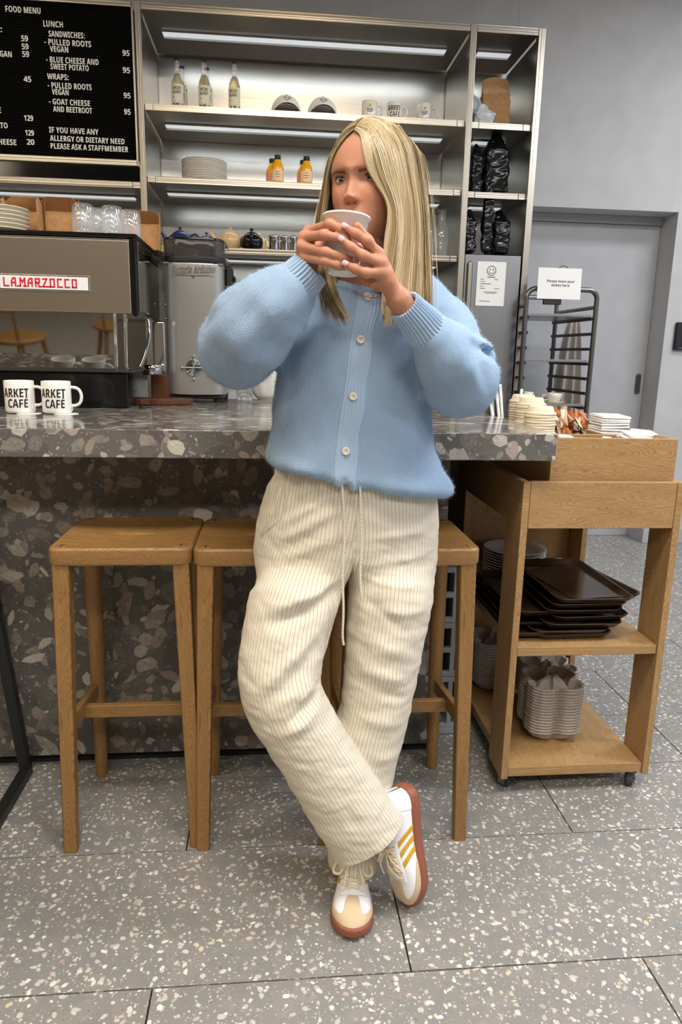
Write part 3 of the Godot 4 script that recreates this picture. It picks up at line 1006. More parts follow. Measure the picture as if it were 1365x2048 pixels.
func logo_mug(at: Vector3, turn: float, label: String, sketch: bool, hang := PI / 2) -> Node3D:
	var o := thing("mug", label, "mug", at, "white cafe mugs", turn)
	mug(o, 0.041, 0.092, M.white_china, hang)
	var b := MB.new()
	if sketch:
		# a small line drawing of a cup holding a yellow sprig, with the name inside
		var pr := func(p: Vector2) -> Vector3:
			var a := -0.06 + p.x / 0.041
			return Vector3(sin(a) * 0.0414, 0.042 + p.y, cos(a) * 0.0414)
		var ln := []
		for k in 13: ln.append(pr.call(Vector2(-0.016 + 0.032 * k / 12.0, 0.012 - 0.030 * sin(PI * k / 12.0) * (0.8 if k > 0 and k < 12 else 1.0))))
		ln.append(ln[0])
		b.tube(ln, 0.0009, 6)
		var hd := []
		for k in 9: hd.append(pr.call(Vector2(0.014 + 0.009 * sin(PI * k / 8.0), 0.004 - 0.014 * k / 8.0)))
		b.tube(hd, 0.0008, 6)
		curved_text(b, "ARKET", 0.011, 0.041, 0.0445, -0.06)
		curved_text(b, "CAFE", 0.010, 0.041, 0.0345, -0.06)
		put(b, "logo_print", M.print_blue, o)
		b = MB.new()
		for e in [[Vector2(-0.006, 0.014), Vector2(0.0, 0.026), Vector2(0.006, 0.03)], [Vector2(0.0, 0.013), Vector2(0.006, 0.022), Vector2(0.005, 0.03)]]:
			b.tube([pr.call(e[0]), pr.call(e[1]), pr.call(e[2])], [0.0016, 0.0026, 0.001], 8)
		put(b, "sprig_print", M.print_yellow, o)
	else:
		curved_text(b, "ARKET", 0.034, 0.041, 0.058, -0.12, "Droid Sans", true, 0.05, 0.0, 0.0005, 0.72)
		curved_text(b, "CAFÉ", 0.033, 0.041, 0.028, 0.0, "Droid Sans", true, 0.05, 0.0, 0.0005, 0.74)
		put(b, "lettering", M.ink, o)
	return o

func plate(o: Node3D, R: float, m: Material, called := "plate_body"):
	var b := MB.new()
	b.lathe([[0.0, 0.003], [R * 0.6, 0.003], [R * 0.62, 0.0], [R * 0.66, 0.0], [R * 0.72, 0.006], [R * 0.97, 0.015], [R, 0.0168], [R * 0.995, 0.0188], [R * 0.96, 0.0186], [R * 0.7, 0.0095], [R * 0.6, 0.0065], [0.0, 0.006]], 56)
	put(b, called, m, o)

func nth(k: int) -> String:
	return ["first", "second", "third", "fourth", "fifth", "sixth", "seventh", "eighth", "ninth", "tenth", "eleventh", "twelfth", "thirteenth", "fourteenth", "fifteenth", "sixteenth", "seventeenth", "eighteenth"][k]

func stack_plates(at: Vector3, n: int, R: float, step: float, m: Material, group: String, where: String):
	var first: Node3D = null
	for k in n:
		var lab := "%s plate, %s from the top of its pile" % [where, nth(n - 1 - k)]
		var p := at + Vector3(rng.randf_range(-0.0012, 0.0012), k * step, rng.randf_range(-0.0012, 0.0012))
		if first == null:
			first = thing("plate", lab, "plate", p, group)
			plate(first, R, m)
		else: copy_of(first, "plate", p, lab, rng.randf() * TAU)

# ---------------------------------------------------------------- goods on the wide shelves
func bottle_label(b: MB, R: float, y0: float, y1: float, arc: float):
	var n := 20
	for e in [[y0, y1]]:
		b.sheet(n, 1, func(i: int, j: int):
			var a := (float(i) / n - 0.5) * arc
			return Vector3(sin(a) * (R + 0.0006), lerpf(e[0], e[1], j), cos(a) * (R + 0.0006)), null, false, true)

func build_shelf_goods():
	M.print_blue = mat("print_blue", rgb(70, 86, 128), 0.6)
	M.print_yellow = mat("print_yellow", rgb(206, 176, 60), 0.6)
	var liq := glass("pale_drink", Color(0.93, 0.9, 0.62), 0.12)
	liq.refraction_scale = 0.033
	mat("label_cream", rgb(226, 224, 204), 0.6)
	mat("cap_dark", rgb(40, 40, 42), 0.35, 0.6)
	# tall drink bottles
	var lbl := ["clear bottle with cream label and dark cap, first from the left post", "clear bottle with cream label, directly right of the first bottle", "clear bottle with cream label standing apart, nearest the caps", "clear bottle half hidden behind the first bottle", "clear bottle half hidden behind the second bottle"]
	var k := 0
	for e in [[-0.487, -4.12], [-0.35, -4.12], [-0.195, -4.12], [-0.475, -4.22], [-0.345, -4.22]]:
		if k == 0:
			var o := thing("drink_bottle", lbl[k], "bottle", Vector3(e[0], 2.471, e[1]), "clear drink bottles on the second shelf")
			var b := MB.new()
			b.lathe([[0.0, 0.004], [0.024, 0.003], [0.028, 0.0], [0.030, 0.004], [0.0305, 0.012], [0.0305, 0.115], [0.029, 0.130], [0.022, 0.150], [0.0155, 0.168], [0.0132, 0.190], [0.0128, 0.222], [0.0140, 0.224], [0.0140, 0.230], [0.0118, 0.231], [0.0108, 0.222], [0.0112, 0.190], [0.0135, 0.168], [0.020, 0.150], [0.0268, 0.130], [0.0282, 0.115], [0.0282, 0.010], [0.024, 0.008], [0.0, 0.009]], 32)
			put(b, "glass_body", M.clear_glass, o)
			b = MB.new()
			b.lathe([[0.0, 0.0095], [0.0278, 0.0105], [0.0278, 0.115], [0.0265, 0.129], [0.0198, 0.150], [0.0134, 0.166], [0.0, 0.166]], 28)
			put(b, "drink", liq, o)
			b = MB.new()
			b.lathe([[0.0, 0.2375], [0.011, 0.2372], [0.0145, 0.235], [0.0156, 0.228], [0.0148, 0.228]], 24)
			for v in b.P.size(): pass
			put(b, "bottle_cap", M.cap_dark, o)
			b = MB.new()
			bottle_label(b, 0.0306, 0.022, 0.112, 2.6)
			var lb := put(b, "label", M.label_cream, o)
			b = MB.new()
			curved_text(b, "HYLDE", 0.022, 0.0312, 0.092, 0.0, "Droid Sans", true, 0.1, 0.0, 0.0005, 0.6)
			curved_text(b, "BLOMST", 0.019, 0.0312, 0.073, 0.0, "Droid Sans", true, 0.1, 0.0, 0.0005, 0.55)
			put(b, "lettering", M.ink, lb)
			b = MB.new()
			for q in 5: b.tube([Vector3(-0.008 + q * 0.004, 0.024, 0.0308), Vector3(-0.014 + q * 0.007, 0.034 - absf(q - 2) * 0.002, 0.0300)], 0.0005, 4)
			b.box(Vector3(-0.016, 0.05, 0.0262), Vector3(0.006, 0.009, 0.001), 0.0)
			put(b, "label_motif", M.ink, lb)
		else: copy_of(get_node("drink_bottle") as Node3D, "drink_bottle", Vector3(e[0], 2.471, e[1]), lbl[k], rng.randf_range(-0.2, 0.2))
		k += 1
	# two caps
	mat("cap_white", rgb(226, 224, 220), 0.9)
	mat("cap_under", rgb(120, 104, 62), 0.9)
	for e in [[0.073, "white baseball cap with blue cup emblem, left of the pair"], [0.266, "white baseball cap with blue cup emblem, right of the pair, back opening showing"]]:
		var o := thing("baseball_cap", e[1], "cap", Vector3(e[0], 2.472, -4.16), "white caps on the second shelf", rng.randf_range(-0.1, 0.1))
		var b := MB.new()
		b.sheet(48, 14, func(i: int, j: int):
			var a := TAU * i / 48.0
			var v := j / 14.0 * PI * 0.5
			var q := 1.0 + 0.015 * pow(absf(cos(a * 3.0)), 8.0)
			return Vector3(sin(a) * 0.079 * cos(v) * q, 0.018 + 0.088 * sin(v), cos(a) * 0.092 * cos(v) * q), null, true, true)
		put(b, "crown", M.cap_white, o)
		b = MB.new()
		b.lathe([[0.0, 0.107], [0.005, 0.1085], [0.007, 0.106]], 14)
		put(b, "top_button", M.cap_white, o)
		b = MB.new()
		b.sheet(28, 8, func(i: int, j: int):
			var u := i / 14.0 - 1.0
			var v := j / 8.0
			var a := u * 1.15
			var zz := cos(a) * 0.092 + v * 0.062 * (1.0 - 0.5 * u * u)
			return Vector3(sin(a) * 0.079, 0.034 - 0.03 * u * u - 0.012 * v * v + 0.004, zz), null, false, true)
		put(b, "brim", M.cap_under, o)
		b = MB.new()
		var pr := func(p: Vector2) -> Vector3: return Vector3(p.x, 0.074 + p.y, 0.0)
		var on := func(x: float, y: float) -> Vector3:
			var s := clampf((y - 0.018) / 0.088, -0.99, 0.99)
			var c := sqrt(1.0 - s * s)
			return Vector3(x, y, sqrt(maxf(0.0, 1.0 - pow(x / (0.079 * c), 2.0))) * 0.092 * c + 0.0015)
		var ln := []
		for q in 13: ln.append(on.call(-0.016 + 0.032 * q / 12.0, 0.080 - 0.022 * sin(PI * q / 12.0)))
		ln.append(ln[0])
		b.tube(ln, 0.0014, 6)
		for q in 4: b.tube([on.call(-0.010 + q * 0.006, 0.077), on.call(-0.008 + q * 0.006, 0.067)], 0.001, 6)
		b.tube([on.call(0.014, 0.078), on.call(0.023, 0.074), on.call(0.014, 0.066)], 0.0012, 6)
		b.tube([on.call(-0.006, 0.082), on.call(0.0, 0.092), on.call(0.007, 0.094)], 0.0018, 6)
		put(b, "emblem", M.print_blue, o)
	logo_mug(Vector3(0.517, 2.472, -4.14), 0.0, "white mug with sketched cup logo, partly behind her hair", true)
	logo_mug(Vector3(0.652, 2.472, -4.14), -0.05, "white mug with bold black ARKET CAFE letters on the second shelf", false)
	logo_mug(Vector3(0.815, 2.472, -4.14), -0.1, "white mug with sketched cup logo at the right end of its shelf", true)
	stack_plates(Vector3(-0.367, 2.129, -4.22), 13, 0.121, 0.0083, M.white_china, "pile of white plates on the third shelf", "white dinner")
	# small yellow juice bottles
	mat("juice", rgb(232, 168, 22), 0.25)
	mat("label_peach", rgb(240, 206, 168), 0.6)
	mat("label_pink", rgb(226, 150, 128), 0.6)
	k = 0
	for e in [[0.029, -4.12], [0.183, -4.12], [0.0, -4.2], [0.168, -4.2]]:
		var lab: String = ["small yellow juice bottle, the left one in front", "small yellow juice bottle, the right one in front beside her hair", "pink labelled juice bottle half hidden behind the left yellow one", "pink labelled juice bottle half hidden behind the right yellow one"][k]
		var o := thing("juice_bottle", lab, "bottle", Vector3(e[0], 2.129, e[1]), "juice bottles on the third shelf")
		var b := MB.new()
		b.lathe([[0.0, 0.002], [0.028, 0.0], [0.031, 0.003], [0.0325, 0.012], [0.0325, 0.075], [0.030, 0.092], [0.020, 0.112], [0.0155, 0.122], [0.0148, 0.127], [0.0, 0.127]], 32)
		put(b, "juice_body", M.juice, o)
		b = MB.new()
		b.lathe([[0.0148, 0.122], [0.0165, 0.124], [0.0165, 0.144], [0.0155, 0.146], [0.0, 0.146]], 28)
		put(b, "screw_cap", M.black_satin, o)
		b = MB.new()
		bottle_label(b, 0.0327, 0.014, 0.070, 4.4)
		var lb := put(b, "label", M.label_peach if k < 2 else M.label_pink, o)
		if k < 2:
			b = MB.new()
			for q in 3: b.sheet(8, 1, func(i: int, j: int):
				var a = (i / 8.0 - 0.5) * [0.5, 0.9, 0.6][q]
				return Vector3(sin(a) * 0.0338, 0.056 - q * 0.012 + j * 0.0028, cos(a) * 0.0338), null, false, true)
			put(b, "print", M.print_blue, lb)
		k += 1
	# teapots
	teapot(Vector3(-0.5, 1.79, -4.18), 0.062, mat("glaze_blue", rgb(40, 52, 88), 0.3), "dark blue glazed teapot nearest the left post", PI)
	teapot(Vector3(-0.363, 1.79, -4.24), 0.055, M.glaze_blue, "smaller dark blue teapot behind the coffee grinder hopper", 0.0)
	teapot(Vector3(-0.23, 1.79, -4.18), 0.066, mat("glaze_beige", rgb(206, 178, 130), 0.28), "beige glazed teapot right of the blue pair", PI)
	teapot(Vector3(-0.112, 1.79, -4.16), 0.064, mat("glaze_black", rgb(14, 15, 20), 0.08), "glossy black teapot on the fourth shelf", PI * 0.5)
	teapot(Vector3(-0.075, 1.79, -4.34), 0.066, M.glaze_beige, "beige teapot half hidden behind the black one", 0.0)
	k = 0
	for x in [0.01, 0.066, 0.115]:
		var o := thing("milk_jug", ["small polished steel jug beside the black teapot", "small polished steel jug, middle of the three", "small polished steel jug nearest her sleeve"][k], "jug", Vector3(x, 1.79, -4.14), "steel jugs on the fourth shelf")
		var b := MB.new()
		var rr := 0.027 - k * 0.003
		b.lathe([[0.0, 0.0], [rr, 0.0], [rr * 1.03, 0.004], [rr, 0.06], [rr * 0.96, 0.075], [rr * 1.06, 0.083], [rr * 1.02, 0.083], [rr * 0.92, 0.074], [rr * 0.96, 0.006], [0.0, 0.004]], 32)
		put(b, "jug_body", M.chrome, o)
		b = MB.new()
		b.tube(bez([Vector3(-rr * 0.95, 0.066, 0.0), Vector3(-rr - 0.018, 0.06, 0.004), Vector3(-rr - 0.016, 0.028, 0.004), Vector3(-rr * 0.95, 0.02, 0.0)], 14), 0.003, 8)
		put(b, "handle", M.chrome, o)
		k += 1
	k = 0
	for x in [0.88, 0.955]:
		var o := thing("carafe", ["tall clear glass carafe at the right shelf end", "second clear glass carafe, against the steel side panel"][k], "carafe", Vector3(x, 1.79, -4.2), "glass carafes on the fourth shelf")
		var b := MB.new()
		b.lathe([[0.0, 0.003], [0.036, 0.0], [0.04, 0.004], [0.041, 0.12], [0.036, 0.16], [0.022, 0.20], [0.021, 0.235], [0.027, 0.262], [0.0262, 0.263], [0.0195, 0.236], [0.0205, 0.20], [0.0345, 0.159], [0.0393, 0.12], [0.0383, 0.008], [0.0, 0.006]], 36)
		put(b, "glass_body", M.clear_glass, o)
		k += 1
	# a steel bowl under the lowest lit shelf
	var bo := thing("steel_bowl", "steel mixing bowl upside down on the worktop at the right end", "bowl", Vector3(0.90, 0.922, -4.22))
	var bb := MB.new()
	bb.lathe([[0.13, 0.0], [0.134, 0.002], [0.128, 0.006], [0.11, 0.05], [0.06, 0.085], [0.0, 0.09]], 48)
	put(bb, "bowl_body", M.chrome, bo)

func teapot(at: Vector3, R: float, m: Material, label: String, turn: float):
	# turn 0: spout to the right
	var o := thing("teapot", label, "teapot", at, "teapots on the fourth shelf", turn)
	var b := MB.new()
	b.lathe([[0.0, 0.0], [R * 0.55, 0.0], [R * 0.6, 0.004], [R * 0.9, R * 0.35], [R, R * 0.72], [R * 0.92, R * 1.08], [R * 0.6, R * 1.36], [R * 0.42, R * 1.42], [R * 0.4, R * 1.4]], 40)
	put(b, "pot_body", m, o)
	b = MB.new()
	b.lathe([[R * 0.47, R * 1.40], [R * 0.46, R * 1.45], [R * 0.3, R * 1.55], [R * 0.12, R * 1.6], [R * 0.09, R * 1.66], [R * 0.17, R * 1.76], [R * 0.14, R * 1.86], [0.0, R * 1.9]], 32)
	put(b, "lid", m, o)
	b = MB.new()
	b.tube(bez([Vector3(R * 0.75, R * 0.55, 0), Vector3(R * 1.2, R * 0.75, 0), Vector3(R * 1.4, R * 1.1, 0), Vector3(R * 1.62, R * 1.38, 0)], 14), [0.3 * R, 0.29 * R, 0.27 * R, 0.25 * R, 0.23 * R, 0.21 * R, 0.19 * R, 0.175 * R, 0.16 * R, 0.15 * R, 0.14 * R, 0.135 * R, 0.13 * R, 0.13 * R, 0.14 * R], 16)
	put(b, "spout", m, o)
	b = MB.new()
	b.tube(bez([Vector3(-R * 0.85, R * 1.15, 0), Vector3(-R * 1.35, R * 1.3, 0), Vector3(-R * 1.62, R * 0.95, 0), Vector3(-R * 1.4, R * 0.5, 0), Vector3(-R * 0.93, R * 0.4, 0)], 20), R * 0.12, 12)
	put(b, "handle", m, o)

# ---------------------------------------------------------------- the narrow bay
func crumple(b: MB, w: float, h: float, d: float, top: float, amp: float, sd: int, xf: Transform3D, pinch := 0.0):
	# a filled bag: a rounded box with a gathered top and sharp creases
	var nz := FastNoiseLite.new()
	nz.seed = sd; nz.frequency = 4.2; nz.noise_type = FastNoiseLite.TYPE_CELLULAR
	nz.cellular_return_type = FastNoiseLite.RETURN_DISTANCE2_SUB
	var n2 := FastNoiseLite.new()
	n2.seed = sd + 5; n2.frequency = 5.0
	var nu := 72
	var nv := 60
	var f := b.P.size()
	var i0 := b.I.size()
	b.sheet(nu, nv, func(i: int, j: int):
		var a := TAU * i / nu
		var v := float(j) / nv
		var sa := sin(a)
		var ca := cos(a)
		var ex := 0.42
		var q := 1.0
		if v < 0.08: q = sqrt(maxf(0.0, 1.0 - pow(1.0 - v / 0.08, 2.0)))
		elif v > top: q = lerpf(1.0, pinch, pow((v - top) / (1.0 - top), 0.9))
		var dz := q if v < top else lerpf(1.0, maxf(pinch * 0.5, 0.03), pow((v - top) / (1.0 - top), 0.7))
		var p := Vector3(w * 0.5 * signf(sa) * pow(absf(sa), ex) * q, h * v, d * 0.5 * signf(ca) * pow(absf(ca), ex) * dz)
		var k := nz.get_noise_3d(p.x * 2.2, p.y * 2.0, p.z * 2.2 + sd) * amp + n2.get_noise_3d(p.x * 3.0, p.y * 3.0, p.z * 3.0) * amp * 0.9
		p += Vector3(sa, 0.2, ca).normalized() * k * minf(1.0, q * 3.0)
		return xf * p, null, true, true)

func build_tower_goods():
	mat("bin_bag", rgb(16, 17, 19), 0.22)
	mat("clear_film", rgb(196, 200, 204), 0.25)
	# brown paper bag with a crimped top
	var o := thing("paper_bag", "tall brown kraft paper bag with folded top in the narrow bay", "bag", Vector3(1.225, 2.467, -4.22), "", -0.12)
	var b := MB.new()
	paper_bag(b, 0.15, 0.27, 0.12, 41)
	put(b, "bag_body", M.kraft, o)
	o = thing("paper_bag", "small brown paper bag beside the left post of the narrow bay", "bag", Vector3(1.105, 2.467, -4.3), "", 0.2)
	b = MB.new()
	paper_bag(b, 0.1, 0.21, 0.09, 43)
	put(b, "bag_body", M.kraft, o)
	o = thing("paper_roll", "white and blue paper roll standing on its side behind the white bag", "roll", Vector3(1.085, 2.575, -4.2))
	b = MB.new()
	var xf := Transform3D(Basis(Vector3.RIGHT, PI / 2 - 0.2), Vector3.ZERO)
	b.lathe([[0.018, -0.05], [0.044, -0.05], [0.046, -0.048], [0.046, 0.048], [0.044, 0.05], [0.018, 0.05], [0.018, -0.05]], 40, xf)
	put(b, "roll_body", M.paper, o)
	b = MB.new()
	for r in [0.024, 0.031, 0.038]: b.lathe([[r, 0.0502], [r + 0.0025, 0.0508], [r + 0.005, 0.0502]], 36, xf)
	put(b, "edge_rings", mat("soft_blue", rgb(120, 150, 176), 0.7), o)
	o = thing("white_bag", "crumpled white plastic bag in front of the paper bags", "bag", Vector3(1.13, 2.467, -4.1))
	b = MB.new()
	crumple(b, 0.14, 0.105, 0.12, 0.5, 0.02, 7, Transform3D.IDENTITY, 0.3)
	put(b, "bag_body", M.clear_film, o)
	# black bin bags, crumpled and glossy
	for e in [[1.118, 2.123, -4.16, 0.085, 0.27, 0.14, 3, "slim black bin bag roll beside the left post, third shelf"], [1.228, 2.123, -4.17, 0.16, 0.32, 0.2, 11, "large glossy black bin bag pack with folded top, third shelf"], [1.098, 1.812, -4.14, 0.085, 0.24, 0.12, 19, "narrow black bin bag pack at the left, on the cabinet"], [1.184, 1.812, -4.085, 0.075, 0.385, 0.07, 23, "long black bin bag hanging over the shelf edge"], [1.275, 1.812, -4.18, 0.125, 0.245, 0.2, 29, "wide glossy black bin bag pack at the right, on the cabinet"]]:
		o = thing("bin_bag", e[7], "bag", Vector3(e[0], e[1], e[2]), "black bin bags in the narrow bay")
		b = MB.new()
		crumple(b, e[3], e[4], e[5], 0.72, 0.017, e[6], Transform3D.IDENTITY, 0.45)
		put(b, "bag_body", M.bin_bag, o)
	# notice on the steel door
	o = thing("notice", "white inspection notice with a smiling face on the steel cabinet", "notice", Vector3(1.207, 1.645, -4.0215))
	put(boxmb(Vector3.ZERO, Vector3(0.162, 0.235, 0.0012), 0.0), "sheet", M.paper, o)
	b = MB.new()
	var ring := []
	for k in 33: ring.append(Vector3(cos(TAU * k / 32.0) * 0.0245, 0.07 + sin(TAU * k / 32.0) * 0.0245, 0.001))
	b.tube(ring, 0.0016, 6)
	for s in [-1, 1]: b.lathe([[0.0, 0.0], [0.0034, 0.0004], [0.0036, -0.0004]], 12, Transform3D(Basis(Vector3.RIGHT, PI / 2), Vector3(s * 0.0085, 0.077, 0.0012)))
	ring = []
	for k in 11: ring.append(Vector3(cos(PI + PI * k / 10.0) * 0.0145, 0.068 + sin(PI + PI * k / 10.0) * 0.012, 0.001))
	b.tube(ring, 0.0014, 6)
	put(b, "smiling_face", M.ink, o)
	b = MB.new()
	for e in [[0.0, 0.036, 0.045, 0.004], [-0.05, 0.024, 0.02, 0.003], [0.03, 0.024, 0.02, 0.003], [-0.045, 0.012, 0.03, 0.0025], [-0.03, 0.0, 0.06, 0.003], [-0.052, -0.014, 0.02, 0.0025], [-0.045, -0.024, 0.03, 0.0025], [0.035, -0.024, 0.03, 0.0025], [0.0, -0.043, 0.08, 0.0025], [0.0, -0.049, 0.06, 0.0025], [-0.03, -0.092, 0.06, 0.003]]: b.box(Vector3(e[0], e[1], 0.0008), Vector3(e[2], e[3], 0.0006), 0.0)
	put(b, "text_lines", M.rubber, o)

func paper_bag(b: MB, w: float, h: float, d: float, sd: int):
	var nz := FastNoiseLite.new()
	nz.seed = sd; nz.frequency = 6.0
	# front, back and two gusseted sides, closing to a folded ridge that leans back
	var shape := func(x: float, z: float, v: float) -> Vector3:
		var cl := smoothstep(0.5, 1.0, v)
		var dd := lerpf(1.0, 0.05, cl)
		var n := nz.get_noise_3d(x * 5.0, v * h * 5.0, z * 5.0) * 0.006 * smoothstep(0.0, 0.1, v)
		var arch := 0.02 * (1.0 - pow(2.0 * x / w, 2.0)) * cl
		return Vector3(x * (1.0 - 0.06 * cl) + n, h * v + arch + n * 0.5, z * dd + n - 0.25 * d * cl)
	for s in [1.0, -1.0]: b.sheet(16, 24, func(i: int, j: int): return shape.call((i / 16.0 - 0.5) * w, s * d * 0.5, j / 24.0), null, false, s < 0)
	for s in [1.0, -1.0]:
		for half in [0, 1]:
			b.sheet(6, 24, func(i: int, j: int):
				var t = (i / 6.0) * 0.5 + half * 0.5
				var v := j / 24.0
				var tuck := (0.5 - absf(t - 0.5)) * d * (0.1 + 0.9 * smoothstep(0.3, 0.9, v))
				var p: Vector3 = shape.call(s * w * 0.5, (0.5 - t) * d, v)
				return p - Vector3(s * tuck, 0.4 * tuck * smoothstep(0.5, 1.0, v), 0), null, false, s < 0)

# ---------------------------------------------------------------- espresso machine
func strokes(b: MB, lines: Array, w: float, xf: Transform3D):
	for l in lines:
		for i in l.size() - 1:
			var a := Vector2(l[i][0], l[i][1])
			var c := Vector2(l[i + 1][0], l[i + 1][1])
			var d := (c - a).normalized() * w * 0.5
			var n := Vector2(-d.y, d.x)
			b.prism(PackedVector2Array([a - d - n, c + d - n, c + d + n, a - d + n]), 0.0016 + 0.00013 * (i % 3) + 0.00005 * (lines.find(l)), xf)

func build_machine():
	var o := thing("espresso_machine", "long steel espresso machine with red and white maker badge on the counter", "coffee machine")
	var xr := -0.43
	var xl := -1.35
	var xm := (xl + xr) * 0.5
	put(boxmb(Vector3(xm, 1.468, -2.54), Vector3(xr - xl, 0.222, 0.42), 0.004), "upper_body", M.steel, o)
	var fp := put(boxmb(Vector3(xm + 0.0, 1.464, -2.3285), Vector3(xr - xl - 0.004, 0.214, 0.006), 0.003), "front_panel", M.machine_steel, o)
	put(boxmb(Vector3(xm + 0.012, 1.584, -2.55), Vector3(xr - xl + 0.024, 0.012, 0.46), 0.004), "cup_tray", M.black_gloss, o)
	put(boxmb(Vector3(-0.4215, 1.466, -2.336), Vector3(0.021, 0.232, 0.022), 0.006, 1), "corner_trim", M.black_gloss, o)
	# side panel, mirror bright inside a black frame
	put(boxmb(Vector3(-0.418, 1.468, -2.535), Vector3(0.012, 0.236, 0.43), 0.004, 1), "side_frame", M.black_gloss, o)
	put(boxmb(Vector3(-0.4108, 1.468, -2.535), Vector3(0.006, 0.205, 0.39), 0.002, 1), "side_panel", M.mirror_steel, o)
	# maker badge
	var bd := put(boxmb(Vector3(-0.686, 1.4405, -2.3225), Vector3(0.268, 0.048, 0.006), 0.003), "badge", M.chrome, o)
	put(boxmb(Vector3(-0.686, 1.4405, -2.3192), Vector3(0.258, 0.038, 0.002), 0.0006), "badge_plate", M.badge_white, bd)
	var b := MB.new()
	var gl := {"L": [[[0, 6], [0, 0], [3.6, 0]]], "A": [[[0, 0], [0, 3.6], [1.2, 6], [3, 6], [3, 0]], [[0, 2.6], [3, 2.6]]], "M": [[[0, 0], [0, 6], [1.8, 3.2], [3.6, 6], [3.6, 0]]], "R": [[[0, 0], [0, 6], [3, 6], [3, 3], [0, 3]], [[1.2, 3], [3, 0]]], "Z": [[[0, 6], [3, 6], [0, 0], [3, 0]]], "O": [[[0, 0], [0, 6], [3, 6], [3, 0], [0, 0]]], "T": [[[-0.6, 6], [3.4, 6]], [[1.4, 6], [1.4, 0]]], "C": [[[3, 6], [0, 6], [0, 0], [3.4, 0]]]}
	var pos := 0.0
	var sc := 0.0037
	var word := "LAMARZOCCO"
	word = "LA MARZOCCO"
	for i in word.length():
		var ch := word[i]
		if ch == " ":
			strokes(b, [[[pos - 1.3, 0], [pos + 0.6, 0]]], 1.0, Transform3D(Basis.from_scale(Vector3(sc, sc, 1)), Vector3(-0.8025, 1.4295, -2.3178)))
			pos += 1.0
			continue
		var ls := []
		for l in gl[ch]:
			var q := []
			for p in l: q.append([p[0] + pos, p[1]])
			ls.append(q)
		if i < word.length() - 1 and ch in "MRZT": ls.append([[pos + 2.6, 0], [pos + 4.6, 0]])
		strokes(b, ls, 1.05, Transform3D(Basis.from_scale(Vector3(sc, sc, 1)), Vector3(-0.8025, 1.4295, -2.3178)))
		pos += (5.2 if ch == "M" else 4.9) * 1.19 if ch != "L" else 5.0 * 1.19
	put(b, "badge_lettering", M.badge_red, bd)
	# tilted mirror splash panel and its chrome struts
	b = MB.new()
	b.box(Vector3.ZERO, Vector3(0.86, 0.192, 0.006), 0.001)
	var mp := put(b, "mirror_panel", M.mirror_steel, o)
	mp.position = Vector3(-0.93, 1.268, -2.388)
	mp.rotation.x = 0.125
	for x in [-0.489, -0.458]:
		b = MB.new()
		b.beam(Vector3(x - 0.012, 1.176, -2.40), Vector3(x, 1.36, -2.352), 0.013, 0.012, 0.013, 0.012, 0.003)
		put(b, "strut", M.chrome, o)
	put(boxmb(Vector3(xm - 0.02, 1.119, -2.55), Vector3(xr - xl - 0.03, 0.112, 0.34), 0.004), "drip_base", M.black_gloss, o)
	put(boxmb(Vector3(xm - 0.005, 1.178, -2.55), Vector3(xr - xl - 0.01, 0.008, 0.36), 0.003), "drip_tray_rim", M.black_satin, o)
	# group column, portafilter and steam arm at the open end
	put(boxmb(Vector3(-0.40, 1.26, -2.66), Vector3(0.045, 0.18, 0.05), 0.008, 1), "group_column", M.chrome, o)
	b = MB.new()
	b.lathe([[0.0, 0.0], [0.03, 0.0], [0.034, 0.006], [0.034, 0.03], [0.031, 0.034], [0.0, 0.034]], 32, Transform3D(Basis.IDENTITY, Vector3(-0.415, 1.165, -2.56)))
	b.tube([Vector3(-0.415, 1.182, -2.56), Vector3(-0.53, 1.17, -2.5)], [0.008, 0.011], 12)
	put(b, "portafilter", M.chrome, o)
	b = MB.new()
	b.tube(bez([Vector3(-0.405, 1.345, -2.45), Vector3(-0.40, 1.30, -2.44), Vector3(-0.412, 1.24, -2.43), Vector3(-0.43, 1.195, -2.42)], 16), 0.005, 10)
	put(b, "steam_arm", M.chrome, o)
	put(boxmb(Vector3(-0.40, 1.115, -2.64), Vector3(0.055, 0.1, 0.07), 0.004, 1), "knock_column", M.oak_dark, o)
	b = MB.new()
	for p in [Vector3(-0.42, 1.066, -2.42), Vector3(-0.42, 1.066, -2.68)]: b.lathe([[0.0, -0.004], [0.02, -0.004], [0.02, 0.0], [0.014, 0.004]], 20, Transform3D(Basis.IDENTITY, p))
	put(b, "foot", M.black_satin, o)
	# what stands on its cup tray
	stack_plates(Vector3(-0.85, 1.5905, -2.47), 6, 0.085, 0.0125, M.cream_china, "cream plates on the espresso machine", "cream side")
	var k := 0
	for e in [[-0.795, -2.52, 0.12, "brown kraft food tray standing open behind the plates"], [-0.682, -2.5, 0.06, "brown kraft food tray standing open beside the glasses"], [-0.455, -2.68, -0.1, "brown kraft food tray half hidden behind the glasses"], [-0.915, -2.56, 0.2, "brown kraft food tray cut off by the left picture edge"]]:
		var t := thing("food_tray", e[3], "food box", Vector3(e[0], 1.5905, e[1]), "kraft trays on the espresso machine", e[2])
		kraft_tray(t)
		k += 1
	k = 0
	var gn := ["upturned clear tumbler at the front left of the group", "upturned clear tumbler at the front, right of the gap", "upturned clear tumbler, second in the front row", "upturned clear tumbler at the right end nearest the trim", "upturned clear tumbler in the back row behind the left one", "upturned clear tumbler in the middle of the back row", "upturned clear tumbler at the right of the back row", "upturned clear tumbler deep in the left of the group", "upturned clear tumbler deep in the right of the group"]
	var g0: Node3D = null
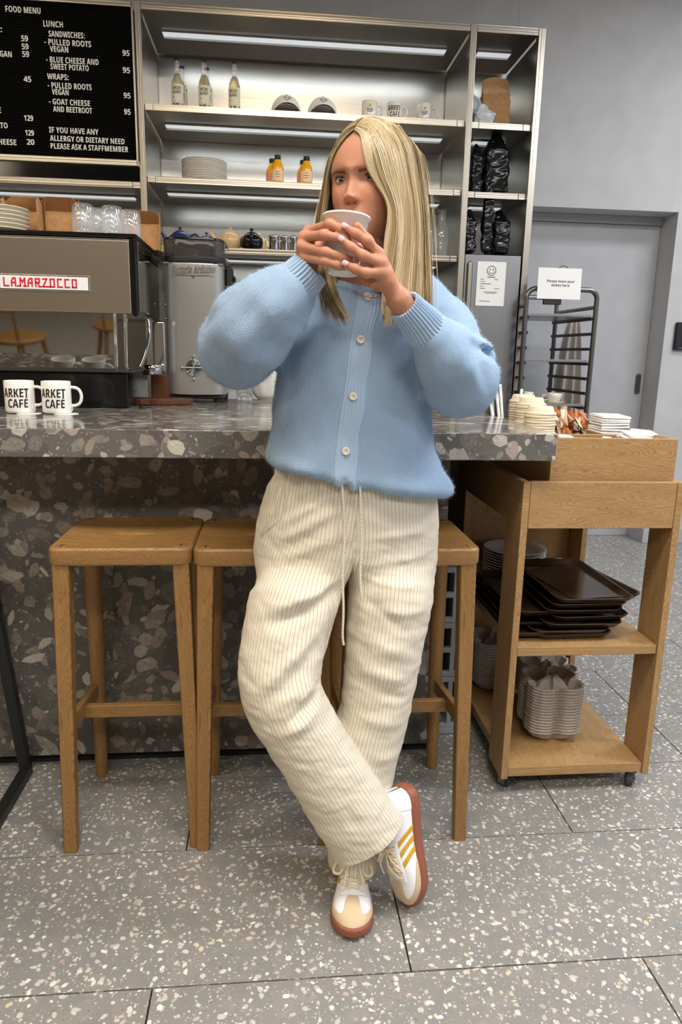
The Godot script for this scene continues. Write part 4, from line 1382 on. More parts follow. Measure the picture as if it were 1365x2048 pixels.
	for p in [Vector2(-0.59, -2.44), Vector2(-0.507, -2.46), Vector2(-0.56, -2.51), Vector2(-0.462, -2.52), Vector2(-0.615, -2.53), Vector2(-0.53, -2.56), Vector2(-0.478, -2.59), Vector2(-0.59, -2.61), Vector2(-0.545, -2.65)]:
		var at := Vector3(p.x, 1.5905, p.y)
		if g0 == null:
			g0 = thing("tumbler", gn[k], "glass", at, "upturned glasses on the espresso machine")
			b = MB.new()
			b.lathe([[0.0362, 0.0], [0.037, 0.0008], [0.0355, 0.05], [0.033, 0.088], [0.030, 0.096], [0.024, 0.099], [0.0, 0.1], [0.0, 0.091], [0.023, 0.09], [0.0295, 0.086], [0.0335, 0.05], [0.0352, 0.0]], 36)
			put(b, "glass_body", M.clear_glass, g0)
		else: copy_of(g0, "tumbler", at, gn[k])
		k += 1

func kraft_tray(o: Node3D):
	# an open container standing on its end, its mouth to the room: back, two sides and a cut-cornered top flap
	var w := 0.062
	var h := 0.095
	var parts := [
		["back", PackedVector2Array([Vector2(-w * 0.86, 0), Vector2(w * 0.86, 0), Vector2(w * 0.86, h), Vector2(-w * 0.86, h)]), Transform3D(Basis.IDENTITY, Vector3(0, 0.001, -0.06))],
		["top_flap", PackedVector2Array([Vector2(-w * 0.9, 0), Vector2(w * 0.9, 0), Vector2(w * 1.0, 0.03), Vector2(w * 0.62, 0.055), Vector2(-w * 0.62, 0.055), Vector2(-w * 1.0, 0.03)]), Transform3D(Basis(Vector3.RIGHT, 0.85), Vector3(0, h, -0.06))],
		["bottom_flap", PackedVector2Array([Vector2(-w * 0.9, 0), Vector2(w * 0.9, 0), Vector2(w * 0.95, 0.06), Vector2(-w * 0.95, 0.06)]), Transform3D(Basis(Vector3.RIGHT, PI / 2), Vector3(0, 0.001, -0.06))]]
	for e in parts:
		var b := MB.new()
		b.prism(e[1], 0.001, e[2])
		put(b, e[0], M.kraft, o)
	for s in [-1, 1]:
		var b := MB.new()
		b.prism(PackedVector2Array([Vector2(0, 0), Vector2(0.06, 0), Vector2(0.062, h + 0.02), Vector2(0.045, h + 0.03), Vector2(0, h)]), 0.001, Transform3D(Basis(Vector3.UP, -PI / 2 + s * 0.18), Vector3(s * w * 0.87, 0.001, -0.06)))
		put(b, "side_flap", M.kraft, o)

# ---------------------------------------------------------------- on the counter
func build_counter_goods():
	var yc := 1.062
	# two lettered mugs, each on a round paper tag with its string
	for e in [[-0.731, -2.165, 0.16, "white mug lettered ARKET CAFE at the left picture edge"], [-0.627, -2.165, 0.12, "white mug lettered ARKET CAFE right of its twin on the counter"]]:
		var o := logo_mug(Vector3(e[0], yc + 0.0015, e[1]), e[2], e[3], false)
		var t := thing("paper_tag", "round white tea tag under the %s mug" % ("left" if e[0] < -0.7 else "right"), "tag", Vector3(e[0] + 0.028, yc, e[1] + 0.016))
		var b := MB.new()
		b.lathe([[0.0, 0.0], [0.035, 0.0], [0.035, 0.0009], [0.0, 0.0011]], 36)
		put(b, "tag_disc", M.paper, t)
		b = MB.new()
		b.tube(bez([Vector3(0.012, 0.002, 0.012), Vector3(0.022, 0.012, 0.01), Vector3(0.018, 0.026, 0.004), Vector3(0.012, 0.016, 0.008)], 14), 0.0006, 6)
		put(b, "string", M.paper, t)
	# grinder
	var o := thing("coffee_grinder", "pale grey coffee grinder with bean hopper beside the espresso machine", "grinder", Vector3(-0.279, yc, -2.84))
	var b := MB.new()
	mat("grinder_paint", Color(0.66, 0.65, 0.63), 0.3, 0.55)
	mat("smoke_plastic", rgb(40, 38, 36), 0.1)
	var sect := func(y: float, grow: float) -> Array:
		var out := []
		var k := lerpf(1.0, 0.985, y / 0.5)
		var w := 0.109 * k + grow
		for i in 49:
			var a := TAU * i / 48.0
			var x := w * signf(sin(a)) * pow(absf(sin(a)), 0.32)
			var z := (0.16 + grow) * signf(cos(a)) * pow(absf(cos(a)), 0.34)
			if z > 0: z += 0.012 * (1.0 - pow(x / w, 2.0)) - 0.006
			out.append(Vector3(x, y, z))
		return out
	var lv := [0.03, 0.033, 0.1, 0.2, 0.3, 0.4, 0.485, 0.492]
	b.sheet(48, 7, func(i: int, j: int): return sect.call(lv[j], -0.003 if j == 0 or j == 7 else 0.0)[i], null, true, true)
	b.prism(PackedVector2Array([Vector2(-0.104, -0.15), Vector2(0.104, -0.15), Vector2(0.104, 0.15), Vector2(-0.104, 0.15)]), 0.004, Transform3D(Basis(Vector3.RIGHT, PI / 2), Vector3(0, 0.49, 0)))
	put(b, "housing", M.grinder_paint, o)
	b = MB.new()
	for x in [-0.08, 0.08]:
		for z in [-0.12, 0.12]: b.lathe([[0.018, 0.0], [0.02, 0.004], [0.018, 0.03], [0.0, 0.03]], 20, Transform3D(Basis.IDENTITY, Vector3(x, 0, z)))
	put(b, "foot", M.black_satin, o)
	put(boxmb(Vector3(0, 0.022, 0), Vector3(0.2, 0.016, 0.29), 0.004), "base_plate", M.black_satin, o)
	b = MB.new()
	b.sheet(48, 3, func(i: int, j: int): return sect.call(0.5, [0.0, 0.002, 0.002, 0.0][j])[i] + Vector3(0, [-0.008, -0.006, 0.012, 0.014][j], 0), null, true, true)
	put(b, "black_band", M.black_satin, o)
	b = MB.new()
	b.sheet(48, 5, func(i: int, j: int): return sect.call(0.5, [0.001, 0.003, 0.003, 0.001, -0.002, -0.004][j])[i] * Vector3(1, 0, 1) + Vector3(0, [0.514, 0.52, 0.568, 0.572, 0.57, 0.516][j], 0), null, true, true)
	var hp := put(b, "hopper", glass("smoked_hopper", Color(0.62, 0.6, 0.58), 0.1), o, "smoked clear hopper")
	b = MB.new()
	b.sheet(48, 2, func(i: int, j: int): return sect.call(0.5, [0.0035, 0.0045, 0.0][j])[i] * Vector3(1, 0, 1) + Vector3(0, [0.567, 0.573, 0.576][j], 0), null, true, true)
	put(b, "hopper_rim", M.black_gloss, hp)
	b = MB.new()
	var bean := []
	for k in 7: bean.append([0.0048 * sin(PI * k / 6.0), -0.0062 * cos(PI * k / 6.0)])
	for k in 420:
		var a := rng.randf() * TAU
		var q := pow(rng.randf(), 0.35) * 0.95
		var at := Vector3(0.098 * signf(sin(a)) * pow(absf(sin(a)), 0.4) * q, 0.518 + rng.randf() * 0.032, 0.148 * signf(cos(a)) * pow(absf(cos(a)), 0.4) * q)
		b.lathe(bean, 8, Transform3D(Basis.from_euler(Vector3(rng.randf() * 6, rng.randf() * 6, rng.randf() * 6)), at))
	put(b, "coffee_beans", mat("bean", rgb(58, 36, 24), 0.4), hp).set_meta("kind", "stuff")
	# script lettering over a winged bar
	b = MB.new()
	var m1 := text_mesh("Victoria Arduino", 0.034, 0.0012, "Droid Serif", false, 0.0, 1)
	var an := m1.get_mesh_arrays()
	var base := b.P.size()
	var vs: PackedVector3Array = an[Mesh.ARRAY_VERTEX]
	var aa := m1.get_aabb()
	for v in vs: b.vert(Vector3((v.x + v.y * 0.35) * 0.152 / aa.size.x + 0.002, 0.468 + v.y + v.x * 0.02, 0.1685 - 1.6 * pow(v.x * 0.152 / aa.size.x, 2.0) + v.z), Vector3(0, 0, 1))
	for i in an[Mesh.ARRAY_INDEX]: b.I.append(base + i)
	b.prism(PackedVector2Array([Vector2(-0.085, 0.452), Vector2(-0.02, 0.447), Vector2(-0.008, 0.446), Vector2(0, 0.436), Vector2(0.008, 0.446), Vector2(0.02, 0.447), Vector2(0.085, 0.452), Vector2(0.02, 0.4495), Vector2(-0.02, 0.4495)]), 0.002, Transform3D(Basis.IDENTITY, Vector3(0.0, 0, 0.166)))
	put(b, "lettering", M.steel_dark, o)
	# round fan grille on a chrome cross
	b = MB.new()
	b.lathe([[0.0, 0.0], [0.027, 0.0], [0.0275, -0.004]], 36, Transform3D(Basis(Vector3.RIGHT, PI / 2), Vector3(-0.006, 0.128, 0.1668)))
	var fan := put(b, "fan_hole", M.black_gloss, o)
	b = MB.new()
	for r in [0.006, 0.0115, 0.017, 0.0225, 0.0275]:
		var ring := []
		for k in 33: ring.append(Vector3(-0.006 + cos(TAU * k / 32.0) * r, 0.128 + sin(TAU * k / 32.0) * r, 0.1705))
		b.tube(ring, 0.0013, 8, false)
	for d in [Vector3.RIGHT, Vector3.UP]: b.tube([Vector3(-0.006, 0.128, 0.172) - d * 0.041, Vector3(-0.006, 0.128, 0.172) + d * 0.041], 0.0016, 8)
	for d in [Vector3.RIGHT, Vector3.UP, Vector3.LEFT, Vector3.DOWN]: b.lathe([[0.0, 0.006], [0.003, 0.005], [0.0042, 0.002], [0.0042, -0.004]], 14, Transform3D(Basis(Vector3.RIGHT, PI / 2), Vector3(-0.006, 0.128, 0.169) + d * 0.041))
	put(b, "fan_grille", M.chrome, fan)
	# black dosing handles at the right
	put(boxmb(Vector3(0.122, 0.435, 0.06), Vector3(0.026, 0.11, 0.09), 0.008, 1), "side_handle", M.black_satin, o)
	for k in 2: put(boxmb(Vector3(0.139, 0.44 - k * 0.045, 0.06 + k * 0.01), Vector3(0.014, 0.036, 0.06), 0.005, 1), "side_button", M.black_gloss, o)
	b = MB.new()
	for k in 2: b.lathe([[0.0, 0.0], [0.005, 0.0], [0.006, 0.004], [0.0, 0.006]], 12, Transform3D(Basis(Vector3(0, 0, 1), PI / 2), Vector3(-0.107, 0.3 + k * 0.05, 0.09)))
	put(b, "screw", M.chrome, o)
	# water glass
	o = thing("water_glass", "half full water glass between the grinder and her sleeve", "glass", Vector3(-0.105, yc, -2.76))
	b = MB.new()
	b.lathe([[0.0, 0.001], [0.027, 0.0], [0.029, 0.003], [0.0335, 0.09], [0.0327, 0.0905], [0.0285, 0.012], [0.026, 0.009], [0.0, 0.009]], 40)
	put(b, "glass_body", M.clear_glass, o)
	var wm := glass("water", Color(0.96, 0.98, 0.98), 0.02)
	wm.refraction_scale = 0.033
	b = MB.new()
	b.lathe([[0.0, 0.0094], [0.026, 0.0096], [0.028, 0.012], [0.0302, 0.052], [0.0, 0.052]], 36)
	put(b, "water", wm, o)
	# white dish with a toothed rim
	o = thing("fluted_dish", "white dish with a toothed rim standing behind the water glass", "dish", Vector3(0.0, yc, -2.95))
	b = MB.new()
	b.sheet(96, 12, func(i: int, j: int):
		var a := TAU * i / 96.0
		var v := j / 12.0
		var tooth := 0.012 * (0.5 + 0.5 * signf(cos(a * 12.0))) if j == 12 else 0.0
		var r := lerpf(0.06, 0.10, sqrt(v)) + 0.003 * cos(a * 12.0) * v
		return Vector3(sin(a) * r, 0.004 + 0.10 * v + tooth, cos(a) * r), null, true, true)
	b.lathe([[0.0, 0.0], [0.06, 0.0], [0.06, 0.004], [0.0, 0.005]], 36)
	put(b, "dish_body", M.white_china, o)
	# dark rough-edged board
	o = thing("wooden_board", "dark bark-edged wooden board under the end of the espresso machine", "board", Vector3(-0.475, yc, -2.575), "", 0.1)
	b = MB.new()
	var poly := PackedVector2Array()
	for k in 30:
		var a := TAU * k / 30.0
		poly.append(Vector2(cos(a) * 0.13, sin(a) * 0.055) * rng.randf_range(0.92, 1.06))
	b.prism(poly, 0.022, Transform3D(Basis(Vector3.RIGHT, PI / 2), Vector3(0.06, 0.011, 0.0)), 0.004, 1.0)
	put(b, "board_body", M.oak_dark, o)

# ---------------------------------------------------------------- on the trolley
func tray(o: Node3D, w: float, d: float):
	# a shallow tray with round corners and a raised rolled rim
	var n := 56
	var rr := []
	for k in n + 1:
		var i := k % n
		var q := i / (n / 4)
		var t := float(i % (n / 4)) / (n / 4)
		var r := 0.035
		var cn := [Vector2(1, 1), Vector2(-1, 1), Vector2(-1, -1), Vector2(1, -1)]
		var a := PI * 0.5 * (q + t)
		rr.append([cn[q], Vector2(cos(a), sin(a)), r])
	var lv := [[-1.0, 0.006], [-0.03, 0.006], [-0.019, 0.008], [-0.008, 0.018], [-0.001, 0.0205], [0.0, 0.019], [-0.003, 0.016], [-0.014, 0.004], [-0.024, 0.0], [-1.0, 0.0]]
	var b := MB.new()
	b.sheet(n, lv.size() - 1, func(i: int, j: int):
		var e = rr[i]
		var g: float = lv[j][0]
		if g <= -1.0: return Vector3(0, lv[j][1], 0)
		var ra: float = e[2] + g
		var c := Vector2(e[0].x * (w * 0.5 - e[2]), e[0].y * (d * 0.5 - e[2]))
		var p: Vector2 = c + e[1] * maxf(ra, 0.004)
		return Vector3(p.x, lv[j][1], p.y), null, true, false)
	put(b, "tray_body", M.tray_plastic, o)

func build_trolley_goods():
	mat("tray_plastic", rgb(58, 44, 33), 0.14)
	# trays in two leaning piles: [x, y, z, turn]
	var o: Node3D = null
	var k := 0
	var lab := ["brown serving tray at the bottom of the front pile", "brown serving tray, second from the bottom of the front pile", "brown serving tray in the lower middle of the front pile", "brown serving tray in the middle, pushed farthest right", "brown serving tray in the upper middle of the front pile", "brown serving tray just under the topmost one", "topmost brown serving tray, its whole glossy surface showing", "brown serving tray whose corner sticks out behind the topmost", "brown serving tray at the bottom left, behind the front post", "brown serving tray, second of the left hand trays", "brown serving tray, third of the left hand trays", "brown serving tray, uppermost of the left hand trays"]
	for e in [[0.862, 0.4615, -2.03, 0.02], [0.85, 0.477, -2.02, 0.0], [0.89, 0.4965, -2.02, -0.02], [0.906, 0.515, -2.03, 0.03], [0.892, 0.5345, -2.03, -0.01], [0.9, 0.553, -2.03, 0.02], [0.912, 0.573, -2.015, 0.0], [0.94, 0.562, -2.06, 0.16], [0.79, 0.4695, -2.03, 0.03], [0.795, 0.487, -2.06, -0.02], [0.80, 0.506, -2.09, 0.05], [0.805, 0.5245, -2.05, 0.0]]:
		var at := Vector3(e[0], e[1], e[2])
		if o == null:
			o = thing("serving_tray", lab[k], "tray", at, "brown trays on the trolley shelf", e[3])
			tray(o, 0.235, 0.4)
		else: copy_of(o, "serving_tray", at, lab[k], e[3])
		k += 1
	stack_plates(Vector3(0.845, 0.4615, -2.33), 14, 0.108, 0.0095, M.white_china, "white plates at the back of the trolley shelf", "white round")
	# moulded pulp cup carriers, nested in stacks
	k = 0
	for e in [[0.874, -1.99, 16, "front", -0.06], [0.94, -2.175, 12, "second", 0.1], [0.80, -2.33, 16, "back", 0.0]]:
		var c0: Node3D = null
		for q in e[2]:
			var at := Vector3(e[0] + rng.randf_range(-0.001, 0.001), 0.0905 + q * 0.0096, e[1] + rng.randf_range(-0.001, 0.001))
			var lb := "grey pulp cup carrier, %s from the top of the %s stack" % [nth(e[2] - 1 - q), e[3]]
			if k == 0:
				c0 = thing("cup_carrier", lb, "cup carrier", at, "grey cup carriers on the trolley", e[4])
				carrier(c0)
				k = 1
			else:
				var src := get_node("cup_carrier") as Node3D
				copy_of(src, "cup_carrier", at, lb, e[4] + rng.randf_range(-0.02, 0.02))
	# fibre lids
	var l0: Node3D = null
	for e in [[0.8135, -2.11, 15, 0.905, "front"], [0.842, -2.27, 17, 0.905, "middle"], [0.85, -2.37, 18, 0.9, "rear"]]:
		for q in e[2]:
			var at := Vector3(e[0] + rng.randf_range(-0.0012, 0.0012), e[3] + 0.062 + q * 0.0082, e[1])
			var lb := "beige fibre cup lid, %s from the top of the %s stack" % [nth(e[2] - 1 - q), e[4]]
			if l0 == null:
				l0 = thing("cup_lid", lb, "lid", at, "fibre cup lids in the oak box")
				var b := MB.new()
				b.lathe([[0.0465, 0.0], [0.0475, 0.002], [0.0475, 0.006], [0.0455, 0.0085], [0.0415, 0.0095], [0.0405, 0.011], [0.0365, 0.0245], [0.035, 0.026], [0.033, 0.026], [0.0315, 0.0225], [0.0, 0.0225], [0.0, 0.0215], [0.033, 0.0215], [0.0395, 0.0095], [0.045, 0.006], [0.0465, 0.0]], 48)
				put(b, "lid_body", M.fibre_lid, l0)
				b = MB.new()
				b.lathe([[0.0, 0.0004], [0.0026, 0.0004], [0.003, 0.0]], 12, Transform3D(Basis.IDENTITY, Vector3(-0.012, 0.0227, 0.022)))
				put(b, "sip_hole", M.ink, l0)
			else: copy_of(l0, "cup_lid", at, lb, rng.randf() * 0.5)
	# paper straws
	k = 0
	for e in [[0.768, -2.285, -0.19], [0.781, -2.29, -0.15], [0.789, -2.30, -0.12], [0.794, -2.27, 0.06]]:
		var s := thing("straw", ["white paper straw leaning farthest left", "white paper straw, second of the leaning three", "white paper straw, third of the leaning three", "white paper straw standing upright on its own"][k], "straw", Vector3(e[0], 0.838, e[1]), "paper straws in the oak box")
		var b := MB.new()
		var tp := Vector3(e[2] * 0.33, [0.322, 0.328, 0.325, 0.312][k], -0.02)
		b.tube([Vector3(0.0, 0, 0), tp], 0.0048, 14, false)
		b.tube([tp, Vector3.ZERO], 0.0040, 14, false)
		put(b, "tube", M.paper, s)
		k += 1
	# wrapped stirrers in a loose bundle
	mat("wrap_foil", rgb(150, 150, 148), 0.25, 0.6)
	mat("wrap_dark", rgb(70, 66, 62), 0.35)
	for q in 16:
		var s := thing("wrapped_stick", "thin wrapped stick in the slanting bundle left of the straws", "wrapped stick", Vector3(0.772 + rng.randf_range(-0.004, 0.006), 0.838, -2.34 + rng.randf_range(-0.05, 0.03)), "wrapped sticks in the oak box")
		var b := MB.new()
		var tp := Vector3(-0.012 - 0.045 * rng.randf(), 0.285 + rng.randf_range(-0.02, 0.035), rng.randf_range(-0.04, 0.04))
		b.beam(Vector3.ZERO, tp, 0.009, 0.003, 0.009, 0.003, 0.0008, Vector3(1, 0, 0.4))
		put(b, "wrapper", [M.wrap_foil, M.wrap_dark, M.clear_film][q % 3], s)
	# sugar sachets in a little oak tray
	o = thing("sachet_tray", "small oak tray full of sugar sachets", "tray", Vector3(0.965, 0.96, -2.25))
	for e in [[Vector3(0, 0.025, 0.085), Vector3(0.13, 0.065, 0.008), 0], [Vector3(0, 0.025, -0.085), Vector3(0.13, 0.065, 0.008), 0], [Vector3(-0.061, 0.025, 0), Vector3(0.008, 0.065, 0.162), 2], [Vector3(0.061, 0.025, 0), Vector3(0.008, 0.065, 0.162), 2], [Vector3(0, 0.0, 0), Vector3(0.114, 0.006, 0.162), 2]]: board(o, "side_board", e[0], e[1], e[2])
	mat("sachet_brown", rgb(170, 92, 36), 0.5)
	mat("sachet_beige", rgb(218, 190, 150), 0.6)
	mat("sachet_black", rgb(36, 30, 28), 0.5)
	var kinds := [["brown", M.sachet_brown], ["beige", M.sachet_beige], ["white", M.paper], ["brown", M.sachet_brown]]
	for q in 44:
		var kd = kinds[q % 4]
		var s := thing("sugar_sachet", "%s sugar sachet in the jumbled heap in the oak tray" % kd[0], "sachet", Vector3(0.965 + rng.randf_range(-0.04, 0.045), 1.01 + rng.randf_range(0.0, 0.06), -2.25 + rng.randf_range(-0.06, 0.065)), "%s sugar sachets" % kd[0])
		s.rotation = Vector3(rng.randf_range(0.4, 1.5), rng.randf_range(-0.7, 0.7), rng.randf_range(-1.2, 1.2))
		var b := MB.new()
		b.sheet(6, 12, func(i: int, j: int): return Vector3((i / 6.0 - 0.5) * 0.02, 0.0035 * (1.0 - pow(i / 3.0 - 1.0, 2.0)) * (1.0 - pow(j / 6.0 - 1.0, 4.0)), (j / 12.0 - 0.5) * 0.062))
		b.sheet(6, 12, func(i: int, j: int): return Vector3((i / 6.0 - 0.5) * 0.02, -0.0035 * (1.0 - pow(i / 3.0 - 1.0, 2.0)) * (1.0 - pow(j / 6.0 - 1.0, 4.0)), (j / 12.0 - 0.5) * 0.062), null, false, true)
		put(b, "packet", kd[1], s)
		put(boxmb(Vector3(0, 0, 0.0285), Vector3(0.0202, 0.0016, 0.006), 0.0003), "end_band", M.sachet_black, s)
	# napkins
	k = 0
	for q in 11:
		var s := thing("napkin", "folded white paper napkin, %s from the top of the pile in the oak box" % nth(10 - q), "napkin", Vector3(1.045 + q * 0.0006, 0.998 + q * 0.0078, -2.14), "white napkins in the oak box", -0.08 + rng.randf_range(-0.04, 0.04))
		var b := MB.new()
		var ph := rng.randf() * TAU
		b.box(Vector3.ZERO, Vector3(0.088, 0.0066, 0.115), 0.0028)
		b.box(Vector3(0.001, 0.0034, 0.004), Vector3(0.086, 0.0026, 0.1), 0.0012)
		b.warp(0, 0, func(p: Vector3): return p + Vector3(0, 0.0022 * sin(p.x * 60.0 + ph) + 0.002 * sin(p.z * 45.0 + ph * 2.0), 0))
		put(b, "napkin_body", M.paper, s)
	# white paper packets lying in the front of the box
	k = 0
	for e in [[1.03, 1.006, -1.92, 0.2, 0.07, 0.078, "flat white paper packet leaning over the box front, left of its twin"], [1.062, 1.012, -1.935, 0.1, 0.09, 0.05, "flat white paper packet at the right front corner of the box"], [0.83, 0.995, -1.9, 0.3, 0.06, 0.07, "white paper packet low in the box beside the counter end"], [0.935, 0.995, -1.89, -0.1, 0.035, 0.05, "small white packet low in the middle of the box front"]]:
		var s := thing("paper_packet", e[6], "packet", Vector3(e[0], e[1], e[2]), "white packets in the oak box", e[3])
		var b := MB.new()
		b.box(Vector3(0, 0.02, 0), Vector3(e[4], 0.012, e[5]), 0.005, 0, Basis.from_euler(Vector3(0.25, 0, -0.12)))
		b.box(Vector3(0.002, 0.034, -0.01), Vector3(e[4] * 0.9, 0.01, e[5] * 0.8), 0.004, 0, Basis.from_euler(Vector3(0.3, 0.15, -0.1)))
		put(b, "packet_body", M.paper, s)

func carrier(o: Node3D):
	# a four cup tray of moulded pulp: a lobed rim, four cups and a pinched middle
	var b := MB.new()
	var R := 0.1
	var nu := 112
	var rim := func(a: float) -> float: return R * (0.94 + 0.09 * cos(4.0 * a + PI) - 0.26 * pow(maxf(0.0, cos(4.0 * a)), 5.0))
	# underside of the skirt, rolled rim, then down into the cups
	var lv := [[0.9, -0.004], [0.965, -0.001], [1.0, 0.002], [1.012, 0.0045], [1.0, 0.007], [0.95, 0.0085], [0.88, 0.004], [0.8, -0.02], [0.68, -0.028]]
	b.sheet(nu, 8, func(i: int, j: int):
		var a := TAU * i / nu
		var r: float = rim.call(a) * lv[j][0]
		var wob := 0.0012 * sin(a * 23.0 + R * 900.0) + 0.0008 * sin(a * 41.0)
		return Vector3(sin(a) * (r + wob), 0.03 + lv[j][1] + wob * 0.5 - 0.012 * pow(maxf(0.0, cos(4.0 * a)), 7.0), cos(a) * (r + wob)), null, true, true)
	b.sheet(nu, 10, func(i: int, j: int):
		var a := TAU * i / nu
		var v := j / 10.0
		var r: float = rim.call(a) * lerpf(0.68, 0.0, v)
		var lob := 0.5 - 0.5 * cos(4.0 * a)
		return Vector3(sin(a) * r, 0.002 + 0.042 * smoothstep(0.35, 1.0, v) * (1.0 - 0.2 * lob) + 0.034 * pow(1.0 - lob, 3.0) * smoothstep(0.0, 0.35, v) * (1.0 - smoothstep(0.5, 1.0, v)), cos(a) * r), null, true, true)
	put(b, "pulp_body", M.pulp, o)

# ---------------------------------------------------------------- rack by the door
func build_rack():
	var o := thing("tray_rack", "grey steel tray rack on castors in front of the grey door", "rack")
	var x0 := 1.385
	var x1 := 1.785
	var zf := -3.93
	var zb := -4.5
	for z in [zf, zb]:
		var b := MB.new()
		var pts := []
		pts.append(Vector3(x0, 0.13, z))
		for k in 9:
			var a := PI - PI * 0.5 * k / 8.0
			pts.append(Vector3(x0 + 0.05 + cos(a) * 0.05, 1.57 + sin(a) * 0.05, z))
		for k in 9:
			var a := PI * 0.5 - PI * 0.5 * k / 8.0
			pts.append(Vector3(x1 - 0.05 + cos(a) * 0.05, 1.57 + sin(a) * 0.05, z))
		pts.append(Vector3(x1, 0.13, z))
		b.tube(pts, 0.0135, 16)
		put(b, "post_loop", M.tube_steel, o)
	for s in [x0, x1]:
		for y in [0.3, 1.53]:
			var b := MB.new()
			b.tube([Vector3(s, y, zf), Vector3(s, y, zb)], 0.011, 12)
			put(b, "side_bar", M.tube_steel, o)
		for k in 15:
			var y := 1.468 - k * 0.082
			put(boxmb(Vector3(s + (0.012 if s == x0 else -0.012), y, (zf + zb) * 0.5), Vector3(0.022, 0.016, zb - zf if zb > zf else zf - zb), 0.001, 2), "runner", M.black_metal, o)
	for e in [[x0, zf], [x1, zf], [x0, zb], [x1, zb]]:
		var b := MB.new()
		b.lathe([[0.0, 0.12], [0.03, 0.12], [0.032, 0.124], [0.032, 0.138], [0.028, 0.142], [0.0, 0.142]], 28, Transform3D(Basis.IDENTITY, Vector3(e[0], 0, e[1])))
		put(b, "bumper", M.paper, o)
		caster(o, Vector3(e[0] - 0.01, 0, e[1] + 0.03), false, 0.9, 0.05)
	mat("sheet_pan", Color(0.7, 0.7, 0.69), 0.35, 1.0)
	var n := 0
	for y in [1.482, 1.236, 0.99]:
		var t := thing("sheet_pan", ["flat metal tray at the top of the rack under the sign", "flat metal tray halfway up the rack, empty", "flat metal tray low in the rack carrying the used cups"][n], "tray", Vector3((x0 + x1) * 0.5, y - 0.004, (zf + zb) * 0.5), "metal trays in the rack")
		put(boxmb(Vector3(0, 0.0, 0), Vector3(x1 - x0 - 0.04, 0.003, 0.56), 0.001), "pan_floor", M.sheet_pan, t)
		for s in [-1, 1]: put(boxmb(Vector3(0, 0.006, s * 0.279), Vector3(x1 - x0 - 0.04, 0.014, 0.003), 0.001), "pan_rim", M.sheet_pan, t)
		n += 1
	# sign
	var sg := thing("sign", "white sheet reading Please leave your dishes here on the tray rack", "sign", Vector3(1.552, 1.646, -3.90))
	sg.rotation = Vector3(-0.05, 0, 0.0)
	put(boxmb(Vector3.ZERO, Vector3(0.243, 0.162, 0.0016), 0.0), "sheet", M.paper, sg)
	putmesh(text_mesh("Please leave your", 0.0185, 0.0006, "Droid Sans", true, 0, 1), "lettering", M.ink, sg, Vector3(0.006, 0.012, 0.001))
	putmesh(text_mesh("dishes here", 0.0185, 0.0006, "Droid Sans", true, 0, 1), "lettering", M.ink, sg, Vector3(0.006, -0.009, 0.001))
	var b := MB.new()
	b.tube(bez([Vector3(-0.01, 0.078, -0.006), Vector3(0.01, 0.092, -0.004), Vector3(0.034, 0.09, -0.004), Vector3(0.046, 0.076, -0.006)], 14), 0.0018, 8)
	put(b, "clip", M.black_metal, sg)
	put(boxmb(Vector3(-0.03, -0.094, -0.014), Vector3(0.1, 0.03, 0.02), 0.002), "foot_block", M.black_satin, sg)
	# towel hanging at the back
	mat("towel_cloth", rgb(172, 164, 156), 0.95)
	var tw := thing("towel", "grey brown towel hanging in folds at the back of the rack", "towel", Vector3(1.87, 1.5, -4.42))
	b = MB.new()
	b.sheet(40, 40, func(i: int, j: int):
		var u := i / 20.0 - 1.0
		var v := j / 40.0
		var w := lerpf(0.02, 0.095, pow(v, 0.5)) * (1.0 if u > 0 else 1.15)
		var cutl := 0.30 * smoothstep(-0.5, -1.0, u)
		return Vector3(u * w + 0.012 * v, -v * (0.72 - cutl) + 0.0, 0.03 * sin(u * 9.0 + 1.0) * sqrt(v) + 0.03), func(i: int, j: int): return Vector2(i, j) * 0.05)
	put(b, "cloth", M.towel_cloth, tw)
	# used cups
	for e in [[1.452, -4.0, 0.033, 0.062, "white espresso cup tipped on its saucers in the rack", -0.7], [1.62, -4.02, 0.046, 0.056, "wide white coffee cup on a saucer in the rack", -PI / 2]]:
		var s := thing("saucer", "white saucer under the %s cup" % ("espresso" if e[2] < 0.04 else "wide coffee"), "saucer", Vector3(e[0], 0.988, e[1]))
		plate(s, 0.068, M.cream_china, "saucer_body")
		var c := thing("coffee_cup", e[4], "cup", Vector3(e[0] + 0.004, 0.998, e[1]))
		if e[2] < 0.04: c.rotation.z = -0.06
		b = MB.new()
		var R: float = e[2]
		var h: float = e[3]
		b.lathe([[0.0, 0.0], [R * 0.55, 0.0], [R * 0.62, 0.004], [R * 0.88, h * 0.45], [R, h], [R - 0.002, h + 0.001], [R - 0.0035, h - 0.001], [R * 0.82, h * 0.45], [R * 0.55, 0.008], [0.0, 0.006]], 40)
		put(b, "cup_body", M.cream_china, c)
		b = MB.new()
		var d := Vector3(sin(e[5]), 0, cos(e[5]))
		b.tube(bez([d * R * 0.93 + Vector3(0, h * 0.8, 0), d * (R + 0.022) + Vector3(0, h * 0.75, 0), d * (R + 0.018) + Vector3(0, h * 0.35, 0), d * R * 0.8 + Vector3(0, h * 0.3, 0)], 14), 0.004, 10)
		put(b, "handle", M.cream_china, c)

